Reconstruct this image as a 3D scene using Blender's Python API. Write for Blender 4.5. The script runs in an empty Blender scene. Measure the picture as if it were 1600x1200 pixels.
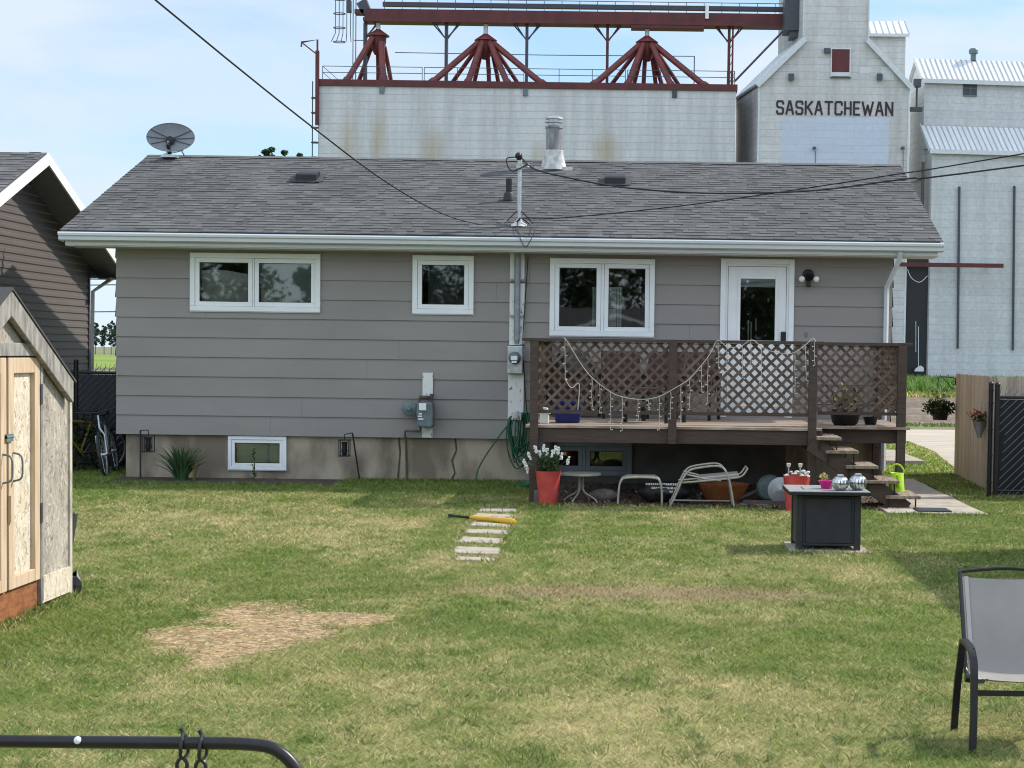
import bpy, math, random
import numpy as np
from mathutils import Vector, Matrix

# ------------------------------------------------------------------ camera, light, exposure
SC = bpy.context.scene
COL = SC.collection
CAM_H, PITCH, ROLL = 1.86, 0.045, 0.0131
FWD = Vector((0, math.cos(PITCH), -math.sin(PITCH)))
_r0 = Vector((1, 0, 0)); _u0 = Vector((0, math.sin(PITCH), math.cos(PITCH)))
RGT = _r0 * math.cos(ROLL) + _u0 * math.sin(ROLL)
UPV = _u0 * math.cos(ROLL) - _r0 * math.sin(ROLL)
EYE = Vector((0, 0, CAM_H))
cam_data = bpy.data.cameras.new('camera')
cam = bpy.data.objects.new('camera', cam_data); COL.objects.link(cam)
cam_data.sensor_width = 36.0
cam_data.lens = 63.0
cam_data.shift_x = (800 - 1010) / 1600
cam_data.shift_y = (678 - 600) / 1600
cam_data.clip_start = 0.1
cam_data.clip_end = 6000
M = Matrix((RGT, UPV, -FWD)).transposed().to_4x4(); M.translation = EYE
cam.matrix_world = M
SC.camera = cam

SUN = Vector((1.88, 0.95, 1.87)).normalized()
sl = bpy.data.lights.new('sun', 'SUN'); sl.energy = 3.3; sl.angle = math.radians(0.9); sl.color = (1.0, 0.93, 0.82)
so = bpy.data.objects.new('sun', sl); COL.objects.link(so)
so.rotation_euler = (-SUN).to_track_quat('-Z', 'Y').to_euler(); so.location = (30, 15, 30)
SC.cycles.use_denoising = True; SC.cycles.use_adaptive_sampling = False; SC.cycles.diffuse_bounces = 3; SC.cycles.glossy_bounces = 3; SC.cycles.max_bounces = 8; SC.cycles.transparent_max_bounces = 12; SC.cycles.sample_clamp_indirect = 4.0; SC.cycles.denoising_prefilter = 'ACCURATE'; SC.cycles.denoising_input_passes = 'RGB_ALBEDO_NORMAL'; SC.cycles.filter_width = 1.1
SC.view_settings.view_transform = 'Standard'; SC.view_settings.look = 'None'
SC.view_settings.exposure = 0.68; SC.view_settings.gamma = 1.0

W = bpy.data.worlds.new('World'); SC.world = W; W.use_nodes = True
nt = W.node_tree; nt.nodes.clear()
def nn(tree, typ, **kw):
    n = tree.nodes.new(typ)
    for k, v in kw.items(): setattr(n, k, v)
    return n
out = nn(nt, 'ShaderNodeOutputWorld'); bg = nn(nt, 'ShaderNodeBackground')
sky = nn(nt, 'ShaderNodeTexSky', sky_type='NISHITA', sun_disc=False)
sky.sun_elevation = math.asin(SUN.z); sky.sun_rotation = math.atan2(SUN.x, SUN.y)
sky.air_density = 1.0; sky.dust_density = 0.15; sky.ozone_density = 3.0
tc = nn(nt, 'ShaderNodeTexCoord')
mp = nn(nt, 'ShaderNodeMapping'); mp.inputs['Scale'].default_value = (3.0, 3.0, 11.0); mp.inputs['Location'].default_value = (4.1, 2.2, 0.7)
ns = nn(nt, 'ShaderNodeTexNoise'); ns.inputs['Scale'].default_value = 1.15; ns.inputs['Detail'].default_value = 7; ns.inputs['Roughness'].default_value = 0.52
ns.inputs['Distortion'].default_value = 0.5
rp = nn(nt, 'ShaderNodeValToRGB'); rp.color_ramp.elements[0].position = 0.40; rp.color_ramp.elements[1].position = 0.58
rp.color_ramp.elements[0].color = (0.28, 0.28, 0.28, 1); rp.color_ramp.elements[1].color = (0.97, 0.97, 0.97, 1)
mx = nn(nt, 'ShaderNodeMixRGB')
# clouds behind the viewer made brighter than those ahead, added fill for shaded walls
sxw = nn(nt, 'ShaderNodeSeparateXYZ'); nt.links.new(tc.outputs['Generated'], sxw.inputs[0])
mrw = nn(nt, 'ShaderNodeMapRange'); mrw.inputs['From Min'].default_value = 0.5; mrw.inputs['From Max'].default_value = -0.6
mcl = nn(nt, 'ShaderNodeMixRGB'); mcl.inputs[1].default_value = (4.05, 4.6, 5.15, 1); mcl.inputs[2].default_value = (8.6, 9.6, 10.8, 1)   # radiance in the sky texture's own units
nt.links.new(sxw.outputs[1], mrw.inputs['Value']); nt.links.new(mrw.outputs[0], mcl.inputs[0]); nt.links.new(mcl.outputs[0], mx.inputs[2])
L = nt.links.new
mul = nn(nt, 'ShaderNodeMixRGB', blend_type='MULTIPLY'); mul.inputs[0].default_value = 1; mul.inputs[2].default_value = (.70, .85, .94, 1)
L(tc.outputs['Generated'], mp.inputs[0]); L(mp.outputs[0], ns.inputs['Vector']); L(ns.outputs[0], rp.inputs[0])
L(rp.outputs[0], mx.inputs[0]); L(sky.outputs[0], mul.inputs[1]); L(mul.outputs[0], mx.inputs[1]); # pale band low over the horizon
mhz = nn(nt, 'ShaderNodeMapRange', interpolation_type='SMOOTHSTEP'); mhz.inputs['From Min'].default_value = .07; mhz.inputs['From Max'].default_value = 0.0; mhz.inputs['To Max'].default_value = .85
mxh = nn(nt, 'ShaderNodeMixRGB'); mxh.inputs[2].default_value = (4.1, 4.75, 5.35, 1)
L(sxw.outputs[2], mhz.inputs['Value']); L(mhz.outputs[0], mxh.inputs[0]); L(mx.outputs[0], mxh.inputs[1]); L(mxh.outputs[0], bg.inputs[0])
bg.inputs[1].default_value = 0.12
L(bg.outputs[0], out.inputs[0])

random.seed(7)
RNG = np.random.default_rng(11)
R = random.uniform
pi = math.pi

def ray(px, py): return FWD + (px - 1010) / 2800 * RGT - (py - 678) / 2800 * UPV
def P(px, py, Y):
    d = ray(px, py); return EYE + d * (Y / d.y)
def G(px, py, z=0.0):
    d = ray(px, py); return EYE + d * ((z - CAM_H) / d.z)

# ------------------------------------------------------------------ materials
def new_mat(name):
    m = bpy.data.materials.new(name); m.use_nodes = True
    t = m.node_tree; b = t.nodes['Principled BSDF']
    return m, t, b
def set_spec(b, v): b.inputs['Specular IOR Level'].default_value = v
def pmat(name, base, rough=0.7, metal=0.0, var=0.12, scale=5.0, bump=0.0, bscale=60.0, col2=None, tone=0.0,
         stretch=(1, 1, 1), spec=0.4, lo=0.35, hi=0.65, coat=0.0, detail=6, grit=0.0):
    """base colour mottled by a noise towards col2 (or a darker self); optional per-face tone, fine grit and bump"""
    m, t, b = new_mat(name)
    c = tuple(base)
    c2 = tuple(col2) if col2 else tuple(x * (1 - 2 * var) for x in c)
    co = nn(t, 'ShaderNodeTexCoord'); mpn = nn(t, 'ShaderNodeMapping'); mpn.inputs['Scale'].default_value = stretch
    no = nn(t, 'ShaderNodeTexNoise'); no.inputs['Scale'].default_value = scale; no.inputs['Detail'].default_value = detail
    ra = nn(t, 'ShaderNodeMapRange'); ra.inputs['From Min'].default_value = lo; ra.inputs['From Max'].default_value = hi
    mi = nn(t, 'ShaderNodeMixRGB'); mi.inputs[1].default_value = (*c, 1); mi.inputs[2].default_value = (*c2, 1)
    t.links.new(co.outputs['Object'], mpn.inputs[0]); t.links.new(mpn.outputs[0], no.inputs['Vector'])
    t.links.new(no.outputs[0], ra.inputs['Value']); t.links.new(ra.outputs[0], mi.inputs[0])
    col = mi.outputs[0]
    if grit:
        n2 = nn(t, 'ShaderNodeTexNoise'); n2.inputs['Scale'].default_value = bscale * 2.2; n2.inputs['Detail'].default_value = 3
        r2 = nn(t, 'ShaderNodeMapRange'); r2.inputs['From Min'].default_value = 0.3; r2.inputs['From Max'].default_value = 0.7
        r2.inputs['To Min'].default_value = 1 - grit; r2.inputs['To Max'].default_value = 1 + grit
        v = nn(t, 'ShaderNodeVectorMath', operation='SCALE')
        t.links.new(co.outputs['Object'], n2.inputs['Vector']); t.links.new(n2.outputs[0], r2.inputs['Value'])
        t.links.new(col, v.inputs[0]); t.links.new(r2.outputs[0], v.inputs['Scale']); col = v.outputs[0]
    if tone:
        a = nn(t, 'ShaderNodeAttribute', attribute_name='tone')
        r3 = nn(t, 'ShaderNodeMapRange'); r3.inputs['To Min'].default_value = 1 - tone; r3.inputs['To Max'].default_value = 1 + tone
        v = nn(t, 'ShaderNodeVectorMath', operation='SCALE')
        t.links.new(a.outputs['Fac'], r3.inputs['Value']); t.links.new(col, v.inputs[0]); t.links.new(r3.outputs[0], v.inputs['Scale']); col = v.outputs[0]
    t.links.new(col, b.inputs['Base Color'])
    b.inputs['Roughness'].default_value = rough; b.inputs['Metallic'].default_value = metal; set_spec(b, spec)
    if coat: b.inputs['Coat Weight'].default_value = coat
    if bump:
        n3 = nn(t, 'ShaderNodeTexNoise'); n3.inputs['Scale'].default_value = bscale; n3.inputs['Detail'].default_value = 5
        bu = nn(t, 'ShaderNodeBump'); bu.inputs['Strength'].default_value = bump; bu.inputs['Distance'].default_value = 0.01
        t.links.new(mpn.outputs[0], n3.inputs['Vector']); t.links.new(n3.outputs[0], bu.inputs['Height']); t.links.new(bu.outputs[0], b.inputs['Normal'])
    return m

def osb_mat(name, base, dark, light, sc=26.0, weather=0.0):
    """oriented strand board: short flakes lying at random angles"""
    m, t, b = new_mat(name)
    co = nn(t, 'ShaderNodeTexCoord')
    n0 = nn(t, 'ShaderNodeTexNoise'); n0.inputs['Scale'].default_value = 9; n0.inputs['Detail'].default_value = 3
    ad = nn(t, 'ShaderNodeVectorMath', operation='MULTIPLY_ADD'); ad.inputs[1].default_value = (.22, .22, .22)
    vo = nn(t, 'ShaderNodeTexVoronoi'); vo.inputs['Scale'].default_value = sc
    mp_ = nn(t, 'ShaderNodeMapping'); mp_.inputs['Scale'].default_value = (1, 1.5, .55)
    t.links.new(co.outputs['Object'], n0.inputs['Vector']); t.links.new(n0.outputs['Color'], ad.inputs[0]); t.links.new(co.outputs['Object'], ad.inputs[2])
    t.links.new(ad.outputs[0], mp_.inputs[0]); t.links.new(mp_.outputs[0], vo.inputs['Vector'])
    sp = nn(t, 'ShaderNodeSeparateColor'); t.links.new(vo.outputs['Color'], sp.inputs[0])
    ra = nn(t, 'ShaderNodeValToRGB'); e = ra.color_ramp.elements
    e[0].position = 0.0; e[0].color = (*dark, 1); e[1].position = 1.0; e[1].color = (*light, 1)
    k = ra.color_ramp.elements.new(0.22); k.color = (*base, 1); k = ra.color_ramp.elements.new(0.8); k.color = (*[x * 1.08 for x in base], 1)
    t.links.new(sp.outputs[0], ra.inputs[0])
    n1 = nn(t, 'ShaderNodeTexNoise'); n1.inputs['Scale'].default_value = 3.2; n1.inputs['Detail'].default_value = 8
    r1 = nn(t, 'ShaderNodeMapRange'); r1.inputs['From Min'].default_value = .3; r1.inputs['From Max'].default_value = .7; r1.inputs['To Min'].default_value = 1 - weather; r1.inputs['To Max'].default_value = 1.05
    v = nn(t, 'ShaderNodeVectorMath', operation='SCALE')
    t.links.new(co.outputs['Object'], n1.inputs['Vector']); t.links.new(n1.outputs[0], r1.inputs['Value'])
    t.links.new(ra.outputs[0], v.inputs[0]); t.links.new(r1.outputs[0], v.inputs['Scale']); t.links.new(v.outputs[0], b.inputs['Base Color'])
    bu = nn(t, 'ShaderNodeBump'); bu.inputs['Strength'].default_value = .35; bu.inputs['Distance'].default_value = .01
    t.links.new(sp.outputs[1], bu.inputs['Height']); t.links.new(bu.outputs[0], b.inputs['Normal'])
    b.inputs['Roughness'].default_value = .8; set_spec(b, .25)
    return m

def clad_mat(name, base, seam, bw=1.25, rh=0.52, stain=(0.30, 0.29, 0.27), stain_amt=0.5, rust=None, blotch=0.2, seed=0.0):
    """painted pressed-metal cladding: courses of wide sheets with thin seams, vertical weather streaks, optional rust patches (x, z, sx, sz)"""
    m, t, b = new_mat(name)
    ge = nn(t, 'ShaderNodeNewGeometry'); sx = nn(t, 'ShaderNodeSeparateXYZ'); t.links.new(ge.outputs['Position'], sx.inputs[0])
    ad = nn(t, 'ShaderNodeMath', operation='ADD'); t.links.new(sx.outputs[0], ad.inputs[0]); t.links.new(sx.outputs[1], ad.inputs[1])
    cb = nn(t, 'ShaderNodeCombineXYZ'); t.links.new(ad.outputs[0], cb.inputs[0]); t.links.new(sx.outputs[2], cb.inputs[1]); cb.inputs[2].default_value = seed
    nw = nn(t, 'ShaderNodeTexNoise'); nw.inputs['Scale'].default_value = .35; t.links.new(cb.outputs[0], nw.inputs['Vector'])
    wv = nn(t, 'ShaderNodeVectorMath', operation='MULTIPLY_ADD'); wv.inputs[1].default_value = (.06, .12, 0)
    t.links.new(nw.outputs['Color'], wv.inputs[0]); t.links.new(cb.outputs[0], wv.inputs[2])
    br = nn(t, 'ShaderNodeTexBrick'); br.inputs['Scale'].default_value = 1; br.inputs['Brick Width'].default_value = bw; br.inputs['Row Height'].default_value = rh
    br.inputs['Mortar Size'].default_value = .016; br.inputs['Mortar Smooth'].default_value = .4; br.inputs['Bias'].default_value = -.1
    br.inputs['Color1'].default_value = (*base, 1); br.inputs['Color2'].default_value = (*[x * (1 - blotch * .5) for x in base], 1); br.inputs['Mortar'].default_value = (*[x * .86 for x in base], 1)
    t.links.new(wv.outputs[0], br.inputs['Vector'])
    sz = nn(t, 'ShaderNodeSeparateXYZ'); t.links.new(wv.outputs[0], sz.inputs[0])
    dv = nn(t, 'ShaderNodeMath', operation='DIVIDE'); dv.inputs[1].default_value = rh; t.links.new(sz.outputs[1], dv.inputs[0])
    fr_ = nn(t, 'ShaderNodeMath', operation='FRACT'); t.links.new(dv.outputs[0], fr_.inputs[0])
    rs = nn(t, 'ShaderNodeMapRange'); rs.inputs['From Min'].default_value = .11; rs.inputs['From Max'].default_value = .0; rs.inputs['To Max'].default_value = .8; t.links.new(fr_.outputs[0], rs.inputs['Value'])
    mseam = nn(t, 'ShaderNodeMixRGB'); mseam.inputs[2].default_value = (*seam, 1); t.links.new(rs.outputs[0], mseam.inputs[0]); t.links.new(br.outputs['Color'], mseam.inputs[1])
    # streaks
    ms = nn(t, 'ShaderNodeMapping'); ms.inputs['Scale'].default_value = (1.1, .09, 1); t.links.new(cb.outputs[0], ms.inputs[0])
    n1 = nn(t, 'ShaderNodeTexNoise'); n1.inputs['Scale'].default_value = 1.0; n1.inputs['Detail'].default_value = 7; n1.inputs['Roughness'].default_value = .62; t.links.new(ms.outputs[0], n1.inputs['Vector'])
    r1 = nn(t, 'ShaderNodeMapRange'); r1.inputs['From Min'].default_value = .42; r1.inputs['From Max'].default_value = .68; r1.inputs['To Max'].default_value = stain_amt; t.links.new(n1.outputs[0], r1.inputs['Value'])
    m1 = nn(t, 'ShaderNodeMixRGB'); m1.inputs[2].default_value = (*stain, 1); t.links.new(r1.outputs[0], m1.inputs[0]); t.links.new(mseam.outputs[0], m1.inputs[1])
    n2 = nn(t, 'ShaderNodeTexNoise'); n2.inputs['Scale'].default_value = 4.2; n2.inputs['Detail'].default_value = 9; n2.inputs['Roughness'].default_value = .7; t.links.new(cb.outputs[0], n2.inputs['Vector'])
    r2 = nn(t, 'ShaderNodeMapRange'); r2.inputs['From Min'].default_value = .3; r2.inputs['From Max'].default_value = .72; r2.inputs['To Min'].default_value = 1 - blotch; r2.inputs['To Max'].default_value = 1 + blotch * .35; t.links.new(n2.outputs[0], r2.inputs['Value'])
    v = nn(t, 'ShaderNodeVectorMath', operation='SCALE'); t.links.new(m1.outputs[0], v.inputs[0]); t.links.new(r2.outputs[0], v.inputs['Scale'])
    col = v.outputs[0]
    for (cx, cz, rx, rz) in (rust or []):
        mm = nn(t, 'ShaderNodeMapping', vector_type='POINT'); mm.inputs['Location'].default_value = (-cx / rx, -cz / rz, 0); mm.inputs['Scale'].default_value = (1 / rx, 1 / rz, 0)
        t.links.new(cb.outputs[0], mm.inputs[0])
        le = nn(t, 'ShaderNodeVectorMath', operation='LENGTH'); t.links.new(mm.outputs[0], le.inputs[0])
        ra = nn(t, 'ShaderNodeMapRange', interpolation_type='SMOOTHSTEP'); ra.inputs['From Min'].default_value = 1.0; ra.inputs['From Max'].default_value = .1; ra.inputs['To Max'].default_value = .9; t.links.new(le.outputs['Value'], ra.inputs['Value'])
        mu = nn(t, 'ShaderNodeMath', operation='MULTIPLY'); t.links.new(ra.outputs[0], mu.inputs[0]); t.links.new(n1.outputs[0], mu.inputs[1])
        mr = nn(t, 'ShaderNodeMixRGB'); mr.inputs[2].default_value = (.36, .27, .13, 1); t.links.new(mu.outputs[0], mr.inputs[0]); t.links.new(col, mr.inputs[1]); col = mr.outputs[0]
    t.links.new(col, b.inputs['Base Color']); b.inputs['Roughness'].default_value = .6; set_spec(b, .3)
    bu = nn(t, 'ShaderNodeBump'); bu.inputs['Strength'].default_value = .25; bu.inputs['Distance'].default_value = .03
    t.links.new(n2.outputs[0], bu.inputs['Height']); t.links.new(bu.outputs[0], b.inputs['Normal'])
    return m

def leaf_mat(name, attr='col', trans=0.35, rough=0.6, scale=1.0):
    m = bpy.data.materials.new(name); m.use_nodes = True; t = m.node_tree; t.nodes.clear()
    o = nn(t, 'ShaderNodeOutputMaterial'); a = nn(t, 'ShaderNodeAttribute', attribute_name=attr)
    p = nn(t, 'ShaderNodeBsdfPrincipled'); p.inputs['Roughness'].default_value = rough; set_spec(p, .25)
    tr = nn(t, 'ShaderNodeBsdfTranslucent'); mxs = nn(t, 'ShaderNodeMixShader'); mxs.inputs[0].default_value = trans
    t.links.new(a.outputs['Color'], p.inputs['Base Color']); t.links.new(a.outputs['Color'], tr.inputs[0])
    t.links.new(p.outputs[0], mxs.inputs[1]); t.links.new(tr.outputs[0], mxs.inputs[2]); t.links.new(mxs.outputs[0], o.inputs[0])
    return m

def glass_mat(name, tint=(.86, .92, .9), f0=2.25):
    m = bpy.data.materials.new(name); m.use_nodes = True; t = m.node_tree; t.nodes.clear()
    o = nn(t, 'ShaderNodeOutputMaterial'); fr = nn(t, 'ShaderNodeFresnel'); fr.inputs[0].default_value = f0
    tr = nn(t, 'ShaderNodeBsdfTransparent'); tr.inputs[0].default_value = (*tint, 1)
    gl = nn(t, 'ShaderNodeBsdfGlossy'); gl.inputs['Roughness'].default_value = .018; mxs = nn(t, 'ShaderNodeMixShader')
    no = nn(t, 'ShaderNodeTexNoise'); no.inputs['Scale'].default_value = 2.2; bu = nn(t, 'ShaderNodeBump'); bu.inputs['Strength'].default_value = .02; bu.inputs['Distance'].default_value = .02
    co = nn(t, 'ShaderNodeTexCoord'); t.links.new(co.outputs['Object'], no.inputs['Vector']); t.links.new(no.outputs[0], bu.inputs['Height']); t.links.new(bu.outputs[0], gl.inputs['Normal'])
    t.links.new(fr.outputs[0], mxs.inputs[0]); t.links.new(tr.outputs[0], mxs.inputs[1]); t.links.new(gl.outputs[0], mxs.inputs[2]); t.links.new(mxs.outputs[0], o.inputs[0])
    return m

MT = {}
MT['siding'] = pmat('siding_paint', (.268, .247, .229), .55, var=.06, scale=1.1, bump=.12, bscale=30, stretch=(.6, 1, 1.6), spec=.35, grit=.02)
MT['white'] = pmat('white_vinyl', (.78, .80, .80), .4, var=.03, scale=3)
MT['conduit'] = pmat('grey_conduit', (.27, .29, .31), .5, metal=.3, var=.12, scale=12)
MT['underdeck_dark'] = pmat('underdeck_dark_sheet', (.12, .105, .092), .9, col2=(.075, .065, .058), scale=3, bump=.4, bscale=35)
MT['joint'] = pmat('siding_joint', (.17, .16, .152), .6, var=.05)
MT['paleblind'] = pmat('pale_green_blind', (.56, .62, .55), .8, var=.06)
MT['shadedtrim'] = pmat('shaded_white_trim', (.22, .235, .25), .6, var=.08)  # white trim with the under-deck shade put into its colour
MT['whitemetal'] = pmat('white_gutter', (.58, .61, .63), .38, var=.05, scale=2, stretch=(.3, 1, 3))
MT['soffit'] = pmat('soffit_white', (.6, .6, .59), .6, var=.05)
MT['concrete'] = pmat('foundation_concrete', (.39, .33, .25), .9, col2=(.18, .145, .105), scale=1.7, bump=.5, bscale=35, stretch=(1.3, 1, .6), grit=.14, lo=.41, hi=.60, detail=10)
MT['shingle'] = pmat('asphalt_shingle', (.122, .124, .125), .95, var=.1, scale=.9, tone=.33, bump=.5, bscale=220, grit=.22, spec=.15)
MT['shingle2'] = pmat('brown_shingle', (.14, .14, .14), .95, var=.1, scale=1.2, tone=.4, bump=.4, bscale=220, grit=.2, spec=.15)
MT['dark'] = pmat('black_plastic', (.012, .012, .013), .45, var=.1)
MT['room'] = pmat('dark_room', (.03, .03, .03), .9, var=.1)
MT['glass'] = glass_mat('window_glass')
MT['deck'] = pmat('deck_stain_dark', (.060, .037, .027), .7, col2=(.085, .058, .045), scale=9, stretch=(.5, 6, 6), bump=.2, bscale=40, tone=.12)
MT['lattice'] = pmat('lattice_stain', (.095, .058, .042), .75, col2=(.145, .104, .08), scale=7, bump=.25, bscale=60, tone=.3)
MT['deckfloor'] = pmat('deck_boards', (.20, .135, .095), .75, col2=(.34, .28, .23), scale=6, stretch=(.6, 9, 1), bump=.25, bscale=30, tone=.2)
MT['tread'] = pmat('stair_tread', (.3, .24, .18), .8, col2=(.15, .11, .08), scale=9, stretch=(3, .5, 1), bump=.3, bscale=40)
MT['galv'] = pmat('galvanised_steel', (.5, .52, .53), .42, metal=.75, var=.12, scale=14)
MT['lead'] = pmat('painted_tin', (.62, .62, .6), .6, var=.1, scale=10, col2=(.35, .34, .33))
MT['stack'] = pmat('sooty_stack', (.10, .10, .105), .5, metal=.2, col2=(.3, .29, .29), scale=6, stretch=(2, 2, .5))
MT['rubber'] = pmat('rubber_boot', (.03, .028, .03), .6, var=.2)
MT['wire'] = pmat('cable_black', (.012, .012, .012), .5, var=.1)
MT['bluegrey'] = pmat('meter_paint', (.15, .19, .20), .5, var=.15, scale=20)
MT['oldwhite'] = pmat('peeling_white_paint', (.7, .7, .67), .7, col2=(.22, .2, .17), scale=16, lo=.60, hi=.68, stretch=(1.5, 1, .7), bump=.3, bscale=50)
MT['hose'] = pmat('green_hose', (.012, .10, .045), .4, var=.15)
MT['redplastic'] = pmat('coral_plastic', (.55, .075, .06), .5, var=.06, scale=8, col2=(.42, .05, .045))
MT['beigemetal'] = pmat('taupe_metal', (.40, .38, .32), .45, var=.12, scale=12, metal=.2)
MT['blackmetal'] = pmat('black_powder_coat', (.014, .014, .016), .35, var=.15, scale=30)
MT['firepit'] = pmat('charcoal_panel', (.022, .025, .03), .5, var=.12, scale=10, bump=.15, bscale=150)
MT['tile'] = pmat('grey_tile_top', (.34, .35, .33), .4, col2=(.24, .25, .24), scale=9)
MT['orange'] = pmat('terracotta', (.33, .115, .035), .6, var=.14, scale=9)
MT['blue'] = pmat('blue_plastic', (.010, .016, .15), .4, var=.1)
MT['lime'] = pmat('lime_plastic', (.42, .68, .03), .35, var=.05)
MT['magenta'] = pmat('magenta_foil', (.6, .01, .22), .3, var=.1)
MT['silver'] = pmat('mercury_glass', (.72, .73, .74), .16, metal=1, var=.2, scale=26, col2=(.4, .41, .42))
MT['yellow'] = pmat('yellow_plastic', (.72, .40, .02), .4, var=.06)
MT['slab'] = pmat('paving_concrete', (.42, .37, .31), .9, col2=(.31, .27, .225), scale=5, bump=.3, bscale=60, grit=.1)
MT['soil'] = pmat('dark_soil', (.045, .034, .026), .95, col2=(.085, .065, .05), scale=9, bump=.8, bscale=40, grit=.3)
MT['mulch'] = pmat('bark_mulch', (.085, .058, .042), .95, col2=(.15, .115, .085), scale=30, bump=.8, bscale=70, grit=.3)
MT['cedar'] = pmat('cedar_board', (.50, .41, .32), .8, col2=(.38, .30, .23), scale=4, stretch=(7, 7, .35), bump=.3, bscale=20, tone=.16, grit=.06)
MT['slat'] = pmat('black_privacy_weave', (.006, .008, .014), .4, var=.2, tone=.3)
MT['chainlink'] = pmat('black_vinyl_wire', (.15, .17, .20), .4, var=.1)
MT['darksiding'] = pmat('charcoal_vinyl', (.105, .088, .084), .5, var=.05, scale=3, bump=.1, bscale=30, stretch=(1, .4, 4))
MT['whitefascia'] = pmat('white_fascia', (.72, .73, .74), .45, var=.03)
MT['darksoffit'] = pmat('soffit_grey', (.2, .2, .2), .6, var=.05)
MT['osb_old'] = osb_mat('weathered_osb', (.38, .34, .29), (.19, .165, .14), (.57, .53, .47), 42, .3)
MT['osb_new'] = osb_mat('fresh_osb', (.60, .53, .42), (.36, .275, .18), (.76, .71, .60), 40, .2)
MT['pine'] = pmat('new_pine', (.58, .45, .32), .7, col2=(.47, .34, .225), scale=6, stretch=(4, 4, .5), bump=.2, bscale=30)
MT['greywood'] = pmat('weathered_board', (.33, .315, .29), .9, col2=(.16, .15, .14), scale=7, stretch=(3, 3, .8), bump=.5, bscale=40, grit=.1)
MT['palewood'] = pmat('pale_trim_board', (.50, .46, .39), .85, col2=(.25, .215, .17), scale=6, lo=.5, hi=.7, stretch=(3, 2, 1), bump=.4, bscale=40)
MT['redboard'] = pmat('stained_sill_board', (.31, .12, .045), .6, col2=(.17, .06, .025), scale=8, stretch=(1, 1.2, 4))
MT['barnred'] = pmat('oxide_red_steel', (.115, .022, .022), .55, var=.14, scale=1.4, stretch=(1, 1, .4), col2=(.075, .017, .018))
MT['pipered'] = pmat('oxide_red_pipe', (.19, .042, .036), .5, var=.14, scale=2, col2=(.12, .028, .026))
MT['steel_dark'] = pmat('dark_steel', (.06, .065, .08), .5, var=.1)
MT['lettering'] = pmat('letter_paint', (.035, .022, .027), .6, var=.15)
MT['paleblue'] = pmat('painted_over_sign', (.50, .57, .72), .6, col2=(.45, .52, .64), scale=1.6, lo=.3, hi=.7)
MT['tinroof'] = pmat('white_tin_roof', (.72, .74, .76), .45, var=.07, scale=.7, stretch=(2, .3, .3))
MT['tinseam'] = pmat('tin_seam', (.42, .44, .46), .5, var=.1)
MT['trimgrey'] = pmat('pale_trim', (.62, .66, .68), .5, var=.06)
MT['slinghem'] = pmat('sling_hem', (.40, .38, .36), .7, var=.05, bump=.3, bscale=300)
MT['sling'] = pmat('sling_mesh', (.30, .28, .26), .75, col2=(.24, .225, .21), scale=2, bump=.3, bscale=400, stretch=(1, 1, 1))
MT['brownfabric'] = pmat('brown_wicker', (.05, .026, .022), .8, var=.2, scale=30)
MT['gravel'] = pmat('gravel_street', (.46, .405, .33), .95, col2=(.36, .31, .25), scale=1.4, grit=.18, bscale=14, bump=.3, stretch=(.5, 2, 1))
MT['tilled'] = pmat('tilled_earth', (.21, .165, .125), .95, col2=(.12, .09, .066), scale=.55, stretch=(.25, 2.2, 1), grit=.25, bscale=3, bump=.8)
MT['whitelight'] = pmat('white_wire', (.58, .55, .49), .5, var=.05)
MT['bulb'] = pmat('frosted_bulb', (.85, .82, .76), .25, var=.03)
MT['greyplank'] = pmat('driftwood', (.12, .095, .08), .9, var=.2, scale=12)
MT['bark'] = pmat('tree_bark', (.10, .085, .07), .95, col2=(.05, .042, .035), scale=6, stretch=(2, 2, .4), bump=.6, bscale=12)
MT['leaf'] = leaf_mat('foliage'); MT['grass'] = leaf_mat('grass_blade', trans=.35, rough=.55)
MT['flower'] = pmat('white_petal', (.75, .76, .72), .6, var=.05)
MT['redflower'] = pmat('red_petal', (.45, .06, .05), .6, var=.1)
MT['curtain'] = pmat('pale_cloth', (.68, .66, .60), .9, col2=(.48, .465, .42), scale=3, bump=.4, bscale=9)
MT['greenblind'] = pmat('green_blind', (.30, .36, .31), .8, var=.06)
MT['darkcurtain'] = pmat('dark_curtain', (.10, .105, .115), .9, var=.15, scale=5)
MT['dish'] = pmat('dish_grey', (.20, .21, .23), .5, var=.08)
MT['stoneedge'] = pmat('edging_stone', (.2, .17, .15), .9, var=.2, scale=14, bump=.5)

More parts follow.
